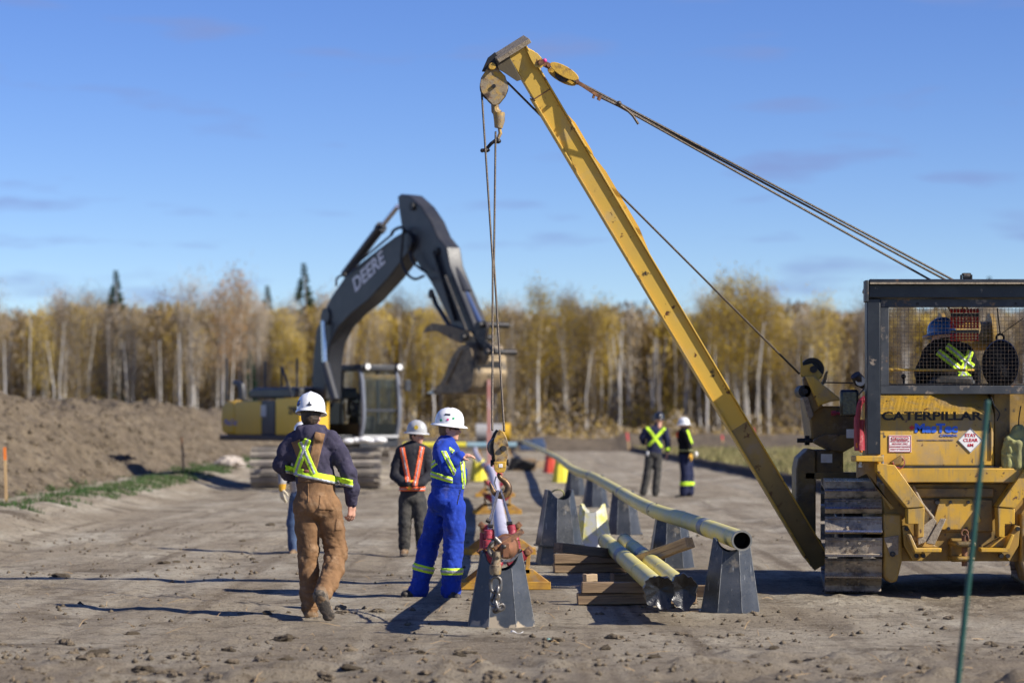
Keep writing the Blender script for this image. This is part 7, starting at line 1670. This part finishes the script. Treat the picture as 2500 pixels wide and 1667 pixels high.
def far_worker(label, X, D, coords, fwd, mats, hatm, full, seed, extra):
    z8 = lambda a, b, dy=0.0: P(1160 + .2551 * a, 960 + .2551 * b, D + dy)
    J = lambda a, b, dy=0.0: np.array(z8(a, b, dy) - V(X, D, 0))
    pr = person(label, (X, D, gz(X, D) * .5)); s = SDF(); hn = SDF(); hc = coords(s, hn, J)
    fn = lambda p: s(p) + folds(p, [], .016, seed)
    hd = SDF(); A, R = head(hd, hc, fwd, (0, 0, 1), .95, 4)
    meshes_join([body_part(s, fn, .017), body_part(hn, hn, .009), body_part(hd, hd, .012)], 'body', mats, pr)
    hat(pr, A, R, '', hatm, 1.0, 0, full); extra(pr, fn, J)
def far_two():
    D = GD(1211)
    def c1(s, hn, J):
        s.cap(J(1720, 390), J(1715, 560), .19, .17, 0, .05, ((0, 1, 0), .68)); s.cap(J(1640, 355), J(1800, 355), .085, .085, 0, .05); s.cap(J(1740, 320), J(1745, 300), .075, .065, 0, .02)
        s.ell(J(1710, 590), (.17, .13, .12), 1, .04); s.chain([J(1670, 620), J(1645, 780), J(1610, 940)], [.11, .09, .085], 1, .02); s.chain([J(1745, 620), J(1740, 780), J(1725, 945)], [.11, .09, .085], 1, .02)
        boot(s, J(1600, 960), (-.8, -.5, 0), 2, 3, 1.0); boot(s, J(1725, 960), (.1, 1, 0), 2, 3, 1.0)
        s.chain([J(1630, 360), J(1600, 420, .03), J(1610, 470, .12)], [.085, .075, .06], 0, .02); s.chain([J(1812, 360), J(1838, 450), J(1842, 540)], [.085, .075, .06], 0, .02)
        hand(hn, J(1842, 560), (0, 0, -1), (-1, 0, 0), (0, 1, 0), .4, 4, 1.0); hand(hn, J(1612, 475, .15), (.4, 1, 0), (0, 0, -1), (1, 0, 0), .4, 4, 1.0)
        return J(1762, 258)
    def e1(pr, fn, J):
        c = lambda a, b: (J(a, b)[0], J(a, b)[2]); back = lambda p: p[:, 1] - .04; lo = np.array([-.45, -.35, .6]); hi = np.array([.45, .3, 1.75])
        for a, b in (((1640, 320), (1785, 515)), ((1815, 330), (1655, 500))): strap(pr, fn, line_band(c(*a), c(*b), .036, back), .012, lo, hi, M['lime'], 'hi_vis_strap', .014)
        MB().ball(Vector(J(1650, 575, -.15)), (.035, .02, .06), 10, 8).build('radio', M['grey_shell'], pr)
        w = J(1842, 530); MB().cyl(Vector(w) + V(0, 0, -.035), Vector(w) + V(0, 0, .035), .068, 14).build('cuff_band', M['lime'], pr)
    far_worker('worker seen from behind in navy shirt with lime cross braces and black hard hat', (1690 * .2551 + 1160 - HX) * D / F, D, c1, (.25, 1, 0), [M['navy_cloth'], M['grey_pants'], M['boot_dark'], M['sole'], M['skin']], M['dark_shell'], False, 41, e1)
    def c2(s, hn, J):
        s.cap(J(2000, 390), J(2005, 560), .165, .165, 0, .05, ((1, 0, 0), .85)); s.cap(J(1995, 370, -.14), J(2015, 370, .14), .08, .08, 0, .05); s.cap(J(2000, 340), J(2000, 325), .07, .065, 0, .02)
        s.ell(J(2010, 590), (.16, .15, .12), 1, .04); s.chain([J(2000, 620, -.06), J(2010, 780, -.05), J(1995, 945, -.05)], [.12, .105, .095], 1, .02); s.chain([J(2030, 620, .06), J(2050, 780, .06), J(2055, 945, .06)], [.12, .105, .095], 1, .02)
        boot(s, J(1985, 960, -.05), (-1, -.2, 0), 2, 3, 1.0); boot(s, J(2050, 960, .06), (-1, .2, 0), 2, 3, 1.0)
        s.chain([J(2010, 375, -.15), J(2045, 470, -.2), J(2055, 560, -.2)], [.082, .072, .058], 0, .02); s.chain([J(1990, 375, .15), J(1965, 450, .2), J(1950, 420, .2)], [.082, .072, .058], 0, .02)
        hand(hn, J(2060, 575, -.2), (.3, 0, -1), (-1, .5, 0), (-.5, -1, 0), .4, 5, 1.15); hand(hn, J(1948, 412, .2), (-.3, 0, 1), (1, 0, 0), (0, -1, 0), .5, 4, 1.0)
        return J(1995, 312)
    def e2(pr, fn, J):
        lo = np.array([-.4, -.4, .1]); hi = np.array([.4, .4, 1.75]); c = lambda a, b: (J(a, b)[0], J(a, b)[2]); near = lambda p: p[:, 1]
        strap(pr, fn, line_band(c(2025, 350), c(2075, 480), .03, near), .010, lo, hi, M['lime'], 'hi_vis_strap', .014); strap(pr, fn, ring_band(J(2000, 545), (0, 0, 1), .022), .006, lo, hi, M['lime_dull'], 'belt', .014)
        for xx, yy, dy in ((2005, 862, -.05), (2052, 862, .06)): strap(pr, fn, ring_band(J(xx, yy, dy), (0, 0, 1), .045, lambda p, x0=J(xx, yy)[0]: np.abs(p[:, 0] - x0) - .14), .008, lo, hi, M['lime'], 'ankle_band', .014)
        MB().ball(Vector(J(1950, 395, .12)), (.075, .07, .09), 12, 9).build('orange_sleeve_patch', M['orange_vis'], pr); MB().ball(Vector(J(2115, 580, -.1)), (.04, .04, .06), 10, 8).build('white_glove', M['sign_white'], pr)
    far_worker('worker in dark coveralls with lime ankle bands and white hard hat, facing sideways', (2015 * .2551 + 1160 - HX) * D / F, D, c2, (-.8, .6, 0), [M['black_cloth'], M['navy_cloth'], M['boot_dark'], M['sole'], M['skin'], M['glove_yellow']], M['white'], True, 43, e2)
far_two()

# --- operator on the pipelayer seat
def operator():
    oz = q(760, 545, .78); base = RT + V(oz.x, .85, oz.z)
    pr = person('machine operator in black jacket with lime harness and blue hard hat inside the wire cage', base)
    J = lambda a, b, dy=0.0: np.array(RT + q(a, b, .85 + dy) - base)
    s = SDF(); BK, SK, JE, BO, SO = range(5); mats = [M['black_cloth'], M['skin'], M['jeans'], M['boot_dark'], M['sole']]
    s.cap(J(745, 420), J(755, 545), .20, .20, BK, .05, ((0, 1, 0), .7)); s.cap(J(690, 420), J(815, 400), .10, .09, BK, .06); s.chain([J(680, 425), J(650, 490), J(650, 545, .1)], [.10, .09, .075], BK, .03); s.chain([J(830, 405), J(862, 470), J(868, 540, .15)], [.09, .08, .07], BK, .03)
    s.ell(J(755, 560, .02), (.19, .17, .11), JE, .04); s.chain([J(720, 565, .05), J(710, 560, .45), J(708, 660, .55)], [.10, .085, .07], JE, .02); s.chain([J(795, 565, .05), J(805, 560, .45), J(807, 660, .55)], [.10, .085, .07], JE, .02)
    boot(s, J(708, 690, .55), (0, 1, 0), BO, SO, 1.0); boot(s, J(807, 690, .55), (0, 1, 0), BO, SO, 1.0)
    hn = SDF(); hand(hn, J(652, 548, .14), (0, 1, -.3), (0, -.3, -1), (1, 0, 0), .8, SK); hand(hn, J(868, 542, .2), (0, 1, -.3), (0, -.3, -1), (-1, 0, 0), .8, SK)
    fn = lambda p: s(p) + folds(p, [], .016, 51)
    hd = SDF(); A, R = head(hd, J(725, 342, .03), (-.75, .6, -.1), (.12, 0, 1), 1.0, SK)
    meshes_join([body_part(s, fn, .014), body_part(hn, hn, .008), body_part(hd, hd, .009)], 'body', mats, pr)
    c = lambda a, b: (J(a, b)[0], J(a, b)[2]); back = lambda p: p[:, 1] - .05; lo = np.array([-.4, -.35, -.1]); hi = np.array([.45, .3, .6])
    for a, b in (((700, 400), (850, 520)), ((850, 395), (790, 545)), ((740, 372), (860, 470))): 
        strap(pr, fn, line_band(c(*a), c(*b), .035, back), .012, lo, hi, M['lime'], 'hi_vis_strap', .010); strap(pr, fn, line_band(c(*a), c(*b), .014, back), .016, lo, hi, M['silver'], 'silver_tape', .010)
    hat(pr, A, R, 'cap', M['blue_shell'], 1.05, 0, False)
operator()

# --- rain jacket stuffed beside the tank
def jacket():
    s = SDF(); J = lambda a, b, dy=0.0: np.array(q(a, b, dy))
    s.chain([J(1065, 750, .0), J(1035, 800, -.04), J(1025, 905, -.03)], [.045, .06, .055], 0, .03); s.chain([J(1068, 750, .0), J(1075, 810, -.06), J(1068, 905, -.05)], [.045, .055, .06], 0, .03); s.chain([J(1075, 750), J(1110, 800, -.03), J(1115, 905, -.03)], [.045, .065, .065], 0, .03); s.chain([J(1030, 790, .02), J(1010, 840, .0), J(1012, 890)], [.03, .04, .03], 0, .02)
    fn = lambda p: s(p) + folds(p, [], .035, 71)
    v, f, m = body_part(s, fn, .009); o = link('rain_jacket', np_mesh('rain_jacket', v, f, M['lime_dull'])); o.location = (PLX, PD, 0)
    tag(o, 'dull yellow green rain jacket stuffed beside the fuel tank of the pipelayer', 'jacket')
jacket()
